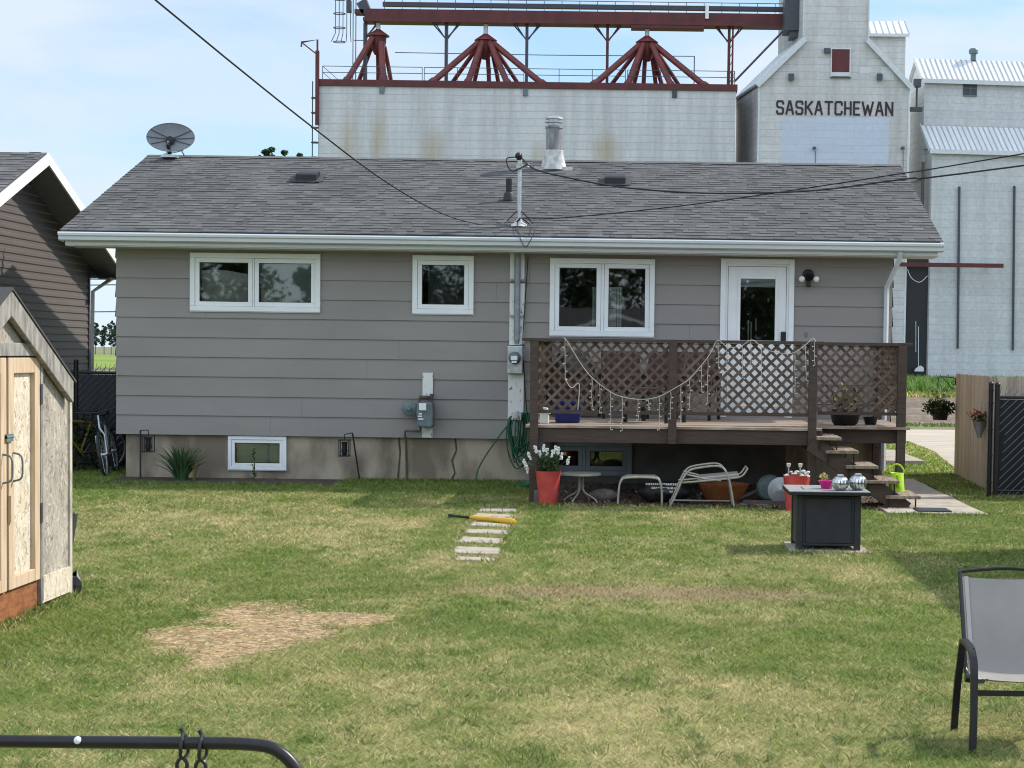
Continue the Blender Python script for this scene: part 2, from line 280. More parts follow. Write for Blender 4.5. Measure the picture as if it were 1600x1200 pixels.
# ------------------------------------------------------------------ mesh builder
def wloc(o):
    v = Vector((0, 0, 0))
    while o is not None: v += o.location; o = o.parent
    return v
class MB:
    def __init__(s): s.v = []; s.f = []; s.t = []; s.m = []; s.sm = []
    def add(s, vs, fs, tone=.5, mi=0, smooth=False):
        b = len(s.v); s.v += [tuple(p) for p in vs]
        for f in fs: s.f.append(tuple(i + b for i in f)); s.t.append(tone); s.m.append(mi); s.sm.append(smooth)
        return s
    def box(s, x0, x1, y0, y1, z0, z1, tone=.5, mi=0):
        vs = [(x, y, z) for z in (z0, z1) for y in (y0, y1) for x in (x0, x1)]
        return s.add(vs, [(0, 2, 3, 1), (4, 5, 7, 6), (0, 1, 5, 4), (2, 6, 7, 3), (0, 4, 6, 2), (1, 3, 7, 5)], tone, mi)
    def bar(s, a, b, w, h, up=(0, 0, 1), tone=.5, mi=0):
        a = Vector(a); b = Vector(b); d = (b - a).normalized(); upv = Vector(up)
        sd = d.cross(upv)
        if sd.length < 1e-4: sd = d.cross(Vector((0, 1, 0)))
        sd.normalize(); u = sd.cross(d).normalized()
        vs = []
        for p in (a, b):
            for (i, j) in ((-1, -1), (1, -1), (1, 1), (-1, 1)): vs.append(p + sd * (i * w / 2) + u * (j * h / 2))
        return s.add(vs, [(3, 2, 1, 0), (4, 5, 6, 7), (0, 1, 5, 4), (1, 2, 6, 5), (2, 3, 7, 6), (3, 0, 4, 7)], tone, mi)
    def tube(s, pts, r, n=8, closed=False, tone=.5, mi=0):
        pts = [Vector(p) for p in pts]; k = len(pts); rs = r if isinstance(r, (list, tuple)) else [r] * k
        vs = []; fs = []; prev = None
        for i in range(k):
            if closed: d = pts[(i + 1) % k] - pts[i - 1]
            else: d = pts[min(i + 1, k - 1)] - pts[max(i - 1, 0)]
            d.normalize()
            if prev is None:
                a = d.cross(Vector((0, 0, 1)))
                if a.length < .05: a = d.cross(Vector((0, 1, 0)))
            else: a = prev - d * prev.dot(d)
            a.normalize(); prev = a; b = d.cross(a)
            for j in range(n):
                t = 2 * pi * j / n; vs.append(pts[i] + (a * math.cos(t) + b * math.sin(t)) * rs[i])
        for i in range(k if closed else k - 1):
            i2 = (i + 1) % k
            for j in range(n): fs.append((i * n + j, i * n + (j + 1) % n, i2 * n + (j + 1) % n, i2 * n + j))
        s.add(vs, fs, tone, mi, True)
        if not closed: s.add(vs[:n], [tuple(range(n - 1, -1, -1))], tone, mi); s.add(vs[-n:], [tuple(range(n))], tone, mi)
        return s
    def lathe(s, prof, c, n=24, axis='z', tone=.5, mi=0, lobes=0, amp=0.0):
        vs = []; fs = []; cx, cy, cz = c
        for (r, z) in prof:
            for j in range(n):
                t = 2 * pi * j / n; rr = r * (1 - amp * abs(math.cos(lobes * t / 2)) ** 6) if lobes else r
                x, y = rr * math.cos(t), rr * math.sin(t)
                vs.append((cx + x, cy + y, cz + z) if axis == 'z' else ((cx + x, cy - z, cz + y) if axis == '-y' else (cx + z, cy + x, cz + y)))
        for i in range(len(prof) - 1):
            for j in range(n): fs.append((i * n + j, i * n + (j + 1) % n, (i + 1) * n + (j + 1) % n, (i + 1) * n + j))
        return s.add(vs, fs, tone, mi, True)
    def prism(s, poly, axis, a0, a1, tone=.5, mi=0):
        """poly in the two other axes: axis 'x' -> (y, z), 'y' -> (x, z), 'z' -> (x, y)"""
        def mk(p, a): return {'x': (a, p[0], p[1]), 'y': (p[0], a, p[1]), 'z': (p[0], p[1], a)}[axis]
        n = len(poly); vs = [mk(p, a0) for p in poly] + [mk(p, a1) for p in poly]
        return s.add(vs, [tuple(range(n)), tuple(range(2 * n - 1, n - 1, -1))] + [(i, (i + 1) % n, n + (i + 1) % n, n + i)[::-1] for i in range(n)], tone, mi)
    def ball(s, c, r, n=10, m=6, sq=(1, 1, 1), tone=.5, mi=0):
        prof = [(max(1e-4, math.sin(pi * i / m)) * r, -math.cos(pi * i / m) * r) for i in range(m + 1)]
        vs = []; fs = []
        for (rr, z) in prof:
            for j in range(n):
                t = 2 * pi * j / n; vs.append((c[0] + rr * math.cos(t) * sq[0], c[1] + rr * math.sin(t) * sq[1], c[2] + z * sq[2]))
        for i in range(m):
            for j in range(n): fs.append((i * n + j, i * n + (j + 1) % n, (i + 1) * n + (j + 1) % n, (i + 1) * n + j))
        return s.add(vs, fs, tone, mi, True)
    def quad(s, *p, tone=.5, mi=0): return s.add(p, [tuple(range(len(p)))], tone, mi)
    def build(s, name, mats, parent=None, bevel=0.0, origin=None):
        me = bpy.data.meshes.new(name)
        vs = s.v
        if parent is not None: off = wloc(parent)
        elif origin is not None: off = Vector(origin)
        else: off = None
        if off is not None: vs = [(x - off.x, y - off.y, z - off.z) for (x, y, z) in vs]
        me.from_pydata(vs, [], s.f)
        for m in (mats if isinstance(mats, (list, tuple)) else [mats]): me.materials.append(MT[m] if isinstance(m, str) else m)
        me.polygons.foreach_set('material_index', s.m); me.polygons.foreach_set('use_smooth', s.sm)
        if len(set(s.t)) > 1:
            at = me.attributes.new('tone', 'FLOAT', 'FACE'); at.data.foreach_set('value', s.t)
        me.update()
        if any(s.sm): me.set_sharp_from_angle(angle=math.radians(42))
        o = bpy.data.objects.new(name, me); COL.objects.link(o)
        if parent is not None: o.parent = parent
        elif off is not None: o.location = off
        if bevel:
            b = o.modifiers.new('bevel', 'BEVEL'); b.width = bevel; b.segments = 2; b.limit_method = 'ANGLE'
        return o
def tag(o, label=None, cat=None, group=None, kind=None):
    if label: o['label'] = label
    if cat: o['category'] = cat
    if group: o['group'] = group
    if kind: o['kind'] = kind
    return o
def thing(name, label, cat, loc, group=None):
    o = bpy.data.objects.new(name, None); COL.objects.link(o); o.location = loc; o.empty_display_size = .2
    return tag(o, label, cat, group)
def copy_tree(o, parent=None):
    c = o.copy(); COL.objects.link(c)
    if parent is not None: c.parent = parent
    for ch in list(o.children): copy_tree(ch, c)
    return c
def struct(o): o['kind'] = 'structure'; return o
def np_mesh(name, V, F, mat, cols=None):
    """V (n,3), F (m,3) triangles, cols (n,3) vertex colours of the thing itself"""
    me = bpy.data.meshes.new(name); n = len(V); m = len(F); k = F.shape[1]
    me.vertices.add(n); me.vertices.foreach_set('co', V.astype(np.float32).ravel())
    me.loops.add(m * k); me.loops.foreach_set('vertex_index', F.astype(np.int32).ravel())
    me.polygons.add(m); me.polygons.foreach_set('loop_start', np.arange(0, m * k, k, dtype=np.int32))
    if cols is not None:
        a = me.attributes.new('col', 'FLOAT_COLOR', 'POINT')
        c4 = np.ones((n, 4), np.float32); c4[:, :3] = cols; a.data.foreach_set('color', c4.ravel())
    me.materials.append(MT[mat] if isinstance(mat, str) else mat); me.update(calc_edges=True)
    o = bpy.data.objects.new(name, me); COL.objects.link(o)
    return o

_LAT = RNG.random((256, 256))
def vnoise(x, y):
    xi = np.floor(x).astype(int); yi = np.floor(y).astype(int); fx = x - xi; fy = y - yi
    fx = fx * fx * (3 - 2 * fx); fy = fy * fy * (3 - 2 * fy)
    a = _LAT[xi % 256, yi % 256]; b = _LAT[(xi + 1) % 256, yi % 256]; c = _LAT[xi % 256, (yi + 1) % 256]; d = _LAT[(xi + 1) % 256, (yi + 1) % 256]
    return (a * (1 - fx) + b * fx) * (1 - fy) + (c * (1 - fx) + d * fx) * fy
def fbm(x, y, o=4):
    s = 0; a = .5; t = 0
    for i in range(o): s = s + a * vnoise(x * 2 ** i + 17 * i, y * 2 ** i + 31 * i); t += a; a *= .55
    return s / t

# ------------------------------------------------------------------ ground and other setting
def in_poly(px, py, poly):
    r = np.zeros(px.shape, bool); n = len(poly)
    for i in range(n):
        x1, y1 = poly[i]; x2, y2 = poly[(i + 1) % n]
        c = ((y1 > py) != (y2 > py)) & (px < (x2 - x1) * (py - y1) / (y2 - y1 + 1e-9) + x1); r ^= c
    return r
PATCH = [(-3.14, 11.6), (-2.98, 12.2), (-3.06, 12.9), (-2.73, 13.25), (-2.45, 12.95), (-2.36, 12.49), (-2.1, 12.6), (-1.72, 12.4), (-1.87, 11.67), (-2.05, 11.35), (-2.36, 10.8), (-2.5, 10.2), (-2.8, 10.35), (-2.7, 10.75), (-3.0, 10.95)]
def sdf_patch(x, y):
    """1 inside the worn patch, falling to 0 at its ragged edge"""
    wx = x + .22 * (fbm(x * 2.2, y * 2.2, 3) - .5) * 2; wy = y + .3 * (fbm(x * 2.2 + 40, y * 2.2, 3) - .5) * 2
    a = np.zeros(x.shape)
    for dx, dy in ((0, 0), (.06, .02), (-.06, 0), (.02, .08), (0, -.08), (.13, .03), (-.12, -.03), (.03, .17), (-.02, -.16)): a += in_poly(wx + dx, wy + dy, PATCH)
    return a / 9 * np.clip(1.0 - .95 * (gauss(x, y, -2.86, 11.9, .19, .13) + gauss(x, y, -2.02, 11.85, .12, .09) + gauss(x, y, -2.62, 12.95, .2, .1)), 0, 1)
def gauss(x, y, cx, cy, sx, sy): return np.exp(-((x - cx) / sx) ** 2 - ((y - cy) / sy) ** 2)
def dryness(x, y):
    """how dry the turf is at a place, 0 lush .. 1 straw"""
    d = .28 + .62 * (fbm(x * .55 + 3, y * .38 + 9, 4) - .5) + .95 * (fbm(x * 2.3, y * 1.6 + 5, 4) - .5) + .55 * (fbm(x * 8 + 9, y * 6, 2) - .5)
    d += .12 * gauss(x, y, .1, 13.75, 1.35, .5) - .16 * gauss(x, y, .1, 12.0, 1.1, .7)
    d += .26 * gauss(x, y, -.3, 8.6, .9, .7) + .18 * gauss(x, y, .6, 9.6, .8, .5)
    d -= .34 * gauss(x, y, -2.0, 14.6, .75, .6) + .22 * gauss(x, y, -2.4, 12.2, 1.5, 1.3)
    d += .30 * gauss(x, y, -2.9, 19.2, .7, 1.1) + .12 * gauss(x, y, -4.4, 20, 2.2, 3)
    d -= .4 * np.clip((y - 22.6) / 1.2, 0, 1) * (x < -1.2)
    d -= .35 * np.clip(1 - np.abs(x + 1.15) / .3, 0, 1) * ((y > 16) & (y < 22))
    d -= .3 * np.clip(1 - np.abs(x + 2.1) / .3, 0, 1) * ((y > 16) & (y < 22))
    d -= .12 * ((x > 2.2) & (y > 15)) 
    return np.clip(d, 0, 1)
def worn(x, y): return np.clip(1.7 * gauss(x, y, .05, 13.8, 1.25, .36) * (.35 + 1.3 * fbm(x * 3, y * 2.2 + 11, 3)), 0, 1)
def turf_colour(x, y, jitter=0.0):
    d = dryness(x, y); n = fbm(x * 1.1 + 60, y * .9 + 20, 3)[:, None]
    g1 = np.array([.150, .225, .045]); g2 = np.array([.255, .310, .072]); dr = np.array([.52, .445, .215])
    c = g1 * (1 - n) + g2 * n
    c = c * (1 - d[:, None]) + dr * d[:, None]; w = .95 * worn(x, y)[:, None]
    return c * (1 - w) + np.array([.29, .215, .125]) * w, d

mg, t_, b_ = new_mat('field_ground')
co = nn(t_, 'ShaderNodeTexCoord'); n_ = nn(t_, 'ShaderNodeTexNoise'); n_.inputs['Scale'].default_value = .05; n_.inputs['Detail'].default_value = 8
r_ = nn(t_, 'ShaderNodeValToRGB'); r_.color_ramp.elements[0].position = .3; r_.color_ramp.elements[1].position = .7
r_.color_ramp.elements[0].color = (.10, .125, .045, 1); r_.color_ramp.elements[1].color = (.20, .185, .10, 1)
t_.links.new(co.outputs['Object'], n_.inputs['Vector']); t_.links.new(n_.outputs[0], r_.inputs[0]); t_.links.new(r_.outputs[0], b_.inputs['Base Color']); b_.inputs['Roughness'].default_value = 1
MT['field'] = mg
m = MB(); m.quad((-3000, -300, 0), (3000, -300, 0), (3000, 4000, 0), (-3000, 4000, 0)); struct(m.build('ground', 'field'))
MT['crop'] = pmat('crop_green', (.20, .27, .03), .95, col2=(.13, .2, .025), scale=.03, stretch=(.3, 1, 1))
m = MB(); m.quad((-420, 150, .02), (-25, 150, .02), (-25, 390, .02), (-420, 390, .02)); struct(m.build('crop_field', 'crop'))
m = MB(); m.quad((-120, 39.2, .012), (160, 39.2, .012), (160, 45.6, .012), (-120, 45.6, .012)); struct(m.build('gravel_street', 'gravel'))
xs = np.concatenate([[-120], np.arange(-12, 44, .3), [160]]); ys = np.arange(48.6, 76, .22); X, Y = np.meshgrid(xs, ys); x = X.ravel(); y = Y.ravel()
z = .10 + .07 * np.sin(y * 4.1 + .6 * fbm(x * .2, y * .2, 2)) + .16 * (fbm(x * .9, y * 1.6, 3) - .5) + .10 * np.sin(y * .75); z = np.maximum(z, .01)
idx = np.arange(len(x)).reshape(X.shape); np_F = np.stack([idx[:-1, :-1], idx[:-1, 1:], idx[1:, 1:], idx[1:, :-1]], -1).reshape(-1, 4)
struct(np_mesh('tilled_field', np.stack([x, y, z], 1), np_F, 'tilled'))
# a gravel drive leaving the street towards the wooden fence
m = MB(); m.add([(5.75, 39.4, .009), (7.6, 39.4, .009), (7.4, 33, .009), (6.2, 29, .009), (5.1, 28.6, .009), (5.3, 31.5, .009), (5.65, 35, .009)], [(0, 6, 5, 4, 3, 2, 1)]); struct(m.build('gravel_drive', 'gravel'))

# lawn sheet: thatch and soil seen between the blades
def lawn_sheet(name, x0, x1, y0, y1, st):
    xs = np.arange(x0, x1 + st, st); ys = np.arange(y0, y1 + st, st); X, Y = np.meshgrid(xs, ys); sh = X.shape
    x = X.ravel(); y = Y.ravel()
    z = .004 + .018 * (fbm(x * .7 + 5, y * .7, 2) - .5) * 0
    c, d = turf_colour(x, y); p = sdf_patch(x, y)[:, None]
    soil = np.array([.20, .165, .095]); c = (c * .62 + soil * .30)
    straw = np.array([.47, .355, .215]) * (.72 + .5 * fbm(x * 9, y * 7, 3))[:, None]
    c = c * (1 - p) + straw * p
    V = np.stack([x, y, np.full_like(x, .004)], 1); idx = np.arange(len(x)).reshape(sh)
    F = np.stack([idx[:-1, :-1], idx[:-1, 1:], idx[1:, 1:], idx[1:, :-1]], -1).reshape(-1, 4)
    return np_mesh(name, V, F, 'turf', c)
mt_, t_, b_ = new_mat('turf_thatch')
a_ = nn(t_, 'ShaderNodeAttribute', attribute_name='col'); co = nn(t_, 'ShaderNodeTexCoord')
n_ = nn(t_, 'ShaderNodeTexNoise'); n_.inputs['Scale'].default_value = 70; n_.inputs['Detail'].default_value = 4
r_ = nn(t_, 'ShaderNodeMapRange'); r_.inputs['From Min'].default_value = .3; r_.inputs['From Max'].default_value = .7; r_.inputs['To Min'].default_value = .6; r_.inputs['To Max'].default_value = 1.3
v_ = nn(t_, 'ShaderNodeVectorMath', operation='SCALE'); bu_ = nn(t_, 'ShaderNodeBump'); bu_.inputs['Strength'].default_value = .8; bu_.inputs['Distance'].default_value = .01
t_.links.new(co.outputs['Object'], n_.inputs['Vector']); t_.links.new(n_.outputs[0], r_.inputs['Value']); t_.links.new(a_.outputs['Color'], v_.inputs[0]); t_.links.new(r_.outputs[0], v_.inputs['Scale'])
t_.links.new(v_.outputs[0], b_.inputs['Base Color']); t_.links.new(n_.outputs[0], bu_.inputs['Height']); t_.links.new(bu_.outputs[0], b_.inputs['Normal']); b_.inputs['Roughness'].default_value = 1; set_spec(b_, .1)
MT['turf'] = mt_
struct(lawn_sheet('lawn', -9.5, 9.5, 2.0, 39.0, .085))
STONES = [[(-1.95, 21.02), (-1.50, 20.95), (-1.48, 20.52), (-1.93, 20.60)], [(-1.93, 20.28), (-1.49, 20.15), (-1.45, 19.62), (-1.94, 19.74)], [(-1.88, 19.25), (-1.44, 19.1), (-1.42, 18.75), (-1.86, 18.85)],
          [(-1.84, 18.45), (-1.41, 18.4), (-1.37, 18.0), (-1.84, 18.08)], [(-1.82, 17.72), (-1.39, 17.58), (-1.36, 17.12), (-1.82, 17.22)], [(-1.79, 16.80), (-1.35, 16.72), (-1.31, 16.2), (-1.74, 16.27)], [(-1.69, 16.0), (-1.33, 15.9), (-1.32, 15.68), (-1.68, 15.74)]]
m = MB(); m.add([(-7.42, 24.05, .009), (-4.2, 24.2, .009), (-4.05, 25.46, .009), (-7.42, 25.46, .009)], [(0, 1, 2, 3)]); struct(m.build('garden_bed', 'soil'))
m = MB(); m.quad((-1.38, 21.45, .009), (3.15, 21.45, .009), (3.15, 25.46, .009), (-1.38, 25.46, .009)); struct(m.build('mulch_bed', 'mulch'))
def excluded(x, y):
    e = (x > -7.45) & (x < 3.6) & (y > 25.35) & (y < 33.2)
    e |= (x > -7.4) & (x < -4.25) & (y > 24.2 + .08 * np.sin(x * 9)) & (y < 25.5)
    e |= (x > -1.34) & (x < 3.12) & (y > 21.5 + .05 * np.sin(x * 13)) & (y < 25.5)
    e |= (x > 2.75) & (x < 4.03) & (y > 20.95) & (y < 28.0)
    e |= (x > 1.39) & (x < 2.08) & (y > 16.76) & (y < 17.62)
    e |= (x > 1.5) & (x < 2.1) & (y > 21.2) & (y < 21.5)
    e |= (x < -4.28) & (y > 10.4) & (y < 13.2)
    e |= (x > 3.5) & (x < 4.75) & (y > 30.75) & (y < 34.4)
    e |= (y > 28.6) & in_poly(x, y, [(5.7, 39.4), (7.7, 39.4), (7.4, 33), (6.2, 29), (5.0, 28.6), (5.3, 31.5), (5.6, 35)])
    for s in STONES: e |= in_poly(x, y, [(a + (.01 if a < -1.6 else -.01), b) for a, b in s])
    return e
def blades(x, y, h, w, spread, seed):
    g = np.random.default_rng(seed); n = len(x)
    c, d = turf_colour(x, y); own = g.random(n); dryb = (own < np.clip(d * .95 + .06, 0, 1))
    base = np.where(dryb[:, None], np.array([.56, .47, .255]), c * .5 + np.array([.185, .27, .056]) * .5)
    wv = worn(x, y)[:, None]; base = base * (1 - .55 * wv) + np.array([.33, .25, .14]) * .55 * wv; base = base * (.45 + 1.05 * g.random(n) ** 1.3)[:, None]
    h = h * (.55 + .75 * g.random(n)) * np.where(dryb, .8, 1.0)
    a = g.random(n) * 2 * pi; ln = spread * h * (.35 + 1.0 * g.random(n)); lx, ly = np.cos(a) * ln, np.sin(a) * ln
    b = g.random(n) * 2 * pi; wx, wy = np.cos(b) * w / 2, np.sin(b) * w / 2
    z0 = np.full(n, .003); zt = h / np.sqrt(1 + spread ** 2 * .6)
    V = np.empty((n, 5, 3)); 
    V[:, 0] = np.stack([x - wx, y - wy, z0], 1); V[:, 1] = np.stack([x + wx, y + wy, z0], 1)
    V[:, 2] = np.stack([x + lx * .4 + wx * .8, y + ly * .4 + wy * .8, zt * .62], 1); V[:, 3] = np.stack([x + lx * .4 - wx * .8, y + ly * .4 - wy * .8, zt * .62], 1)
    V[:, 4] = np.stack([x + lx, y + ly, zt], 1)
    i = np.arange(n) * 5
    F = np.concatenate([np.stack([i, i + 1, i + 2], 1), np.stack([i, i + 2, i + 3], 1), np.stack([i + 3, i + 2, i + 4], 1)])
    return V.reshape(-1, 3), F, np.repeat(base, 5, 0)
def scatter(y0, y1, dens, seed, margin=1.5):
    g = np.random.default_rng(seed); xa = -1010 / 2800 * y1 - margin; xb = 590 / 2800 * y1 + margin
    n = int((xb - xa) * (y1 - y0) * dens); x = xa + (xb - xa) * g.random(n); y = y0 + (y1 - y0) * g.random(n)
    k = (x > -1010 / 2800 * y - margin) & (x < 590 / 2800 * y + margin) & ~excluded(x, y)
    x = x[k]; y = y[k]; p = sdf_patch(x, y); hole = fbm(x * 5 + 8, y * 4, 2); d = dryness(x, y)
    k = (g.random(len(x)) > np.clip(p * 1.15, 0, .985 - .25 * (hole > .66))) & (g.random(len(x)) > .45 * d) & (g.random(len(x)) > .6 * worn(x, y))
    return x[k], y[k]
gv, gf, gc = [], [], []; off = 0
for (y0, y1, dens, hh, ww, sp) in [(4.5, 7.5, 3200, .040, .005, 1.5), (7.5, 9.5, 8000, .040, .0042, 1.5), (9.5, 12.5, 6800, .040, .0050, 1.4), (12.5, 16, 4800, .038, .0062, 1.3), (16, 20, 3500, .038, .0078, 1.2), (20, 24, 2700, .042, .0095, 1.1), (24, 28.5, 1800, .05, .012, 1.1)]:
    x, y = scatter(y0, y1, dens, int(y0 * 10)); V, F, C_ = blades(x, y, hh, ww, sp, int(y0 * 7))
    gv.append(V); gf.append(F + off); gc.append(C_); off += len(V)
# longer unmown grass along walls, stones and posts
g = np.random.default_rng(5); ex, ey = [], []
def edge(x0, y0, x1, y1, n, j):
    t = g.random(n); ex.append(x0 + (x1 - x0) * t + g.normal(0, j, n)); ey.append(y0 + (y1 - y0) * t + g.normal(0, j, n))
edge(-4.2, 25.3, -1.5, 25.3, 1500, .06); edge(-4.1, 24.6, -4.0, 25.3, 300, .06); edge(-7.4, 24.1, -4.3, 24.16, 1300, .04)
edge(-1.3, 21.47, 3.1, 21.47, 1500, .035); edge(-4.2, 10.5, -4.2, 13.2, 700, .04); edge(4.68, 24.9, 4.8, 28, 600, .05); edge(4.6, 23.6, 5.6, 23.6, 500, .06)
edge(4.06, 21, 4.06, 27, 700, .05); edge(2.9, 20.88, 4.05, 20.88, 400, .04); edge(-8.6, 25.2, -7.5, 25.6, 900, .25)
for s in STONES:
    for i in range(4): edge(*s[i], *s[(i + 1) % 4], 60, .02)
edge(1.36, 16.72, 2.1, 16.74, 160, .03)
x = np.concatenate(ex); y = np.concatenate(ey); k = ~excluded(x, y); x = x[k]; y = y[k]
V, F, C_ = blades(x, y, .068, .0115, .9, 77); gv.append(V); gf.append(F + off); gc.append(C_ * .95); off += len(V)
# front lawn on the far side of the house
g = np.random.default_rng(6); n = 16000; x = g.uniform(3.2, 8.2, n); y = g.uniform(28.5, 39.1, n); k = ~excluded(x, y)
V, F, C_ = blades(x[k], y[k], .06, .02, 1.0, 78); gv.append(V); gf.append(F + off); gc.append(C_ * np.array([1.05, 1.15, .8])); off += len(V)
# darker tufts and broad weeds here and there in the turf
g = np.random.default_rng(31); n = 420; y = 7.6 + 16 * g.random(n) ** 1.2; x = (-1010 + 1600 * g.random(n)) / 2800 * y; k = ~excluded(x, y) & (sdf_patch(x, y) < .75); x = x[k]; y = y[k]
tx = np.repeat(x, 34); ty = np.repeat(y, 34); sp_ = np.repeat(.02 + .075 * g.random(len(x)), 34); tx = tx + g.normal(0, 1, len(tx)) * sp_; ty = ty + g.normal(0, 1, len(ty)) * sp_
V, F, C_ = blades(tx, ty, .058, .0062, 1.0, 91); gv.append(V); gf.append(F + off); gc.append(C_ * .4 + .6 * np.array([.085, .165, .035]) * (.6 + .8 * g.random(len(C_)))[:, None]); off += len(V)
n = 170; y = 8 + 15 * g.random(n); x = (-1010 + 1600 * g.random(n)) / 2800 * y; k = ~excluded(x, y) & (sdf_patch(x, y) < .3); x = np.repeat(x[k], 9); y = np.repeat(y[k], 9)
V, F, C_ = blades(x + g.normal(0, .01, len(x)), y + g.normal(0, .01, len(x)), .034, .022, 2.2, 92); gv.append(V); gf.append(F + off); gc.append(C_ * .2 + .8 * np.array([.10, .185, .05])); off += len(V)
tag(np_mesh('lawn_grass', np.concatenate(gv), np.concatenate(gf), 'grass', np.concatenate(gc)), 'short green and straw coloured lawn grass of the back yard', 'grass', kind='stuff')
# straw litter on the worn patch
g = np.random.default_rng(9); n = 13000; x = g.uniform(-3.4, -1.5, n); y = g.uniform(10, 13.5, n); k = (g.random(n) < sdf_patch(x, y) * 1.1); x = x[k]; y = y[k]; n = len(x)
a = g.random(n) * pi; ln = .012 + .03 * g.random(n); w = .0022 + .002 * g.random(n); z = .006 + .012 * g.random(n)
V = np.stack([np.stack([x - np.cos(a) * ln, y - np.sin(a) * ln, z], 1), np.stack([x - np.sin(a) * w, y + np.cos(a) * w, z + .004], 1), np.stack([x + np.cos(a) * ln, y + np.sin(a) * ln, z * .8], 1), np.stack([x + np.sin(a) * w, y - np.cos(a) * w, z], 1)], 1).reshape(-1, 3)
i = np.arange(n) * 4; F = np.stack([i, i + 1, i + 2, i + 3], 1); cc = np.array([.58, .45, .28]) * (.45 + .75 * g.random(n))[:, None]
tag(np_mesh('straw_litter', V, F, 'grass', np.repeat(cc, 4, 0)), 'dry straw coloured clippings on the worn bare patch of lawn', 'straw', kind='stuff')
# bark chips under the deck
g = np.random.default_rng(10); n = 5200; x = g.uniform(-1.3, 3.1, n); y = 21.5 + 3.8 * g.random(n) ** 1.8; s = .012 + .022 * g.random(n); a = g.random(n) * 2 * pi; z = .012 + .022 * g.random(n)
ca, sa = np.cos(a) * s, np.sin(a) * s; tz = g.normal(0, .5, n) * s
V = np.stack([np.stack([x - ca, y - sa, z - tz], 1), np.stack([x + sa * .5, y - ca * .5, z + tz * .5], 1), np.stack([x + ca, y + sa, z + tz], 1), np.stack([x - sa * .5, y + ca * .5, z - tz * .4], 1)], 1).reshape(-1, 3)
i = np.arange(n) * 4; F = np.stack([i, i + 1, i + 2, i + 3], 1); base = np.where((g.random(n) < .1)[:, None], np.array([.42, .36, .30]), np.array([.14, .085, .06])); cc = base * (.5 + .9 * g.random(n))[:, None]
tag(np_mesh('bark_chips', V, F, 'grass', np.repeat(cc, 4, 0)), 'reddish brown bark chips and pebbles spread under the deck', 'mulch', kind='stuff')
# verge of tall grass at the foot of the elevators
g = np.random.default_rng(12); n = 26000; x = g.uniform(12, 30, n); y = 78 + 45 * g.random(n) ** 1.0; h = np.where(y > 86, .62, .25)
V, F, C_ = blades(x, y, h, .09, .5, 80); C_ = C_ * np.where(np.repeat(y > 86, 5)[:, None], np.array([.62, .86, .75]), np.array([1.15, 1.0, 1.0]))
n = 5200; x2 = g.uniform(5, 16, n); y2 = np.where(g.random(n) < .45, 47.6 + 1.3 * g.random(n), 73.5 + 4 * g.random(n)); V2, F2, C2 = blades(x2, y2, np.where(y2 < 60, .10, .16), .035, .7, 81)
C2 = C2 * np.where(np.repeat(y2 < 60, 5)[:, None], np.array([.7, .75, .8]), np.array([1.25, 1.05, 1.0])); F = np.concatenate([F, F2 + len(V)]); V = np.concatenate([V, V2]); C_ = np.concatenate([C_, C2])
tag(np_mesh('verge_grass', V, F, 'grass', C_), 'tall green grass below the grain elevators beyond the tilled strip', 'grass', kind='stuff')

# ------------------------------------------------------------------ the bungalow
def wall_panels(mb, x0, x1, zs, ops, yf, lip=None):
    """vertical face y = yf(course, z) cut round the openings; zs are course lines"""
    for k in range(len(zs) - 1):
        cuts = sorted({zs[k], zs[k + 1]} | {z for o in ops for z in (o[2], o[3]) if zs[k] < z < zs[k + 1]})
        for a, b in zip(cuts[:-1], cuts[1:]):
            seg = [(x0, x1)]
            for o in ops:
                if o[2] < (a + b) / 2 < o[3]:
                    new = []
                    for (p, q) in seg:
                        if o[1] <= p or o[0] >= q: new.append((p, q)); continue
                        if o[0] > p: new.append((p, o[0]))
                        if o[1] < q: new.append((o[1], q))
                    seg = new
            for (p, q) in seg:
                if lip:
                    for jx in np.arange(-9 + 1.37 * (k * 3 % 8), 4, 3.66):
                        if p + .1 < jx < q - .1: mb.quad((jx, yf(k, a) - .0015, a), (jx + .006, yf(k, a) - .0015, a), (jx + .006, yf(k, b) - .0015, b), (jx, yf(k, b) - .0015, b), mi=1)
                ya, yb = yf(k, a), yf(k, b); mb.quad((p, ya, a), (q, ya, a), (q, yb, b), (p, yb, b))
                if lip and a == zs[k]: mb.quad((p, ya, a), (p, ya + lip, a), (q, ya + lip, a), (q, ya, a))
YW = 25.40
house = thing('bungalow', 'grey lap sided bungalow with a dark shingle roof and white windows', 'house', (-2.0, YW, 0))
WIN = {'A': (-6.47, -4.63, 2.375, 3.195), 'B': (-3.33, -2.465, 2.375, 3.20), 'C': (-1.39, .09, 2.09, 3.185), 'D': (1.02, 2.06, .97, 3.21)}
ops = [(a + .03, b - .03, c + .03, d - .03) for a, b, c, d in WIN.values()]
zs = [.62 + .2765 * k for k in range(10)] + [3.29]
m = MB(); wall_panels(m, -7.52, 3.45, zs, ops, lambda k, z: YW - .024 + .020 * (z - zs[k]) / .2765, .024)
m.build('lap_siding', ['siding', 'joint'], house)
for sx in (-7.52, 3.45):       # side walls with their gables, same laps
    m = MB()
    for k in range(17):
        z0 = .62 + .2765 * k; z1 = z0 + .2765
        ya = 25.40 + max(0, (z1 - 3.42) / .345); yb = 33.05 - max(0, (z1 - 3.42) / .345)
        if yb - ya < .3: break
        s = -1 if sx < 0 else 1
        m.quad((sx + s * .02, ya, z0), (sx + s * .02, yb, z0), (sx, yb, z1), (sx, ya, z1)); m.quad((sx, ya, z0), (sx + s * .02, ya, z0), (sx + s * .02, yb, z0), (sx, yb, z0))
    m.build('gable_siding', 'siding', house)
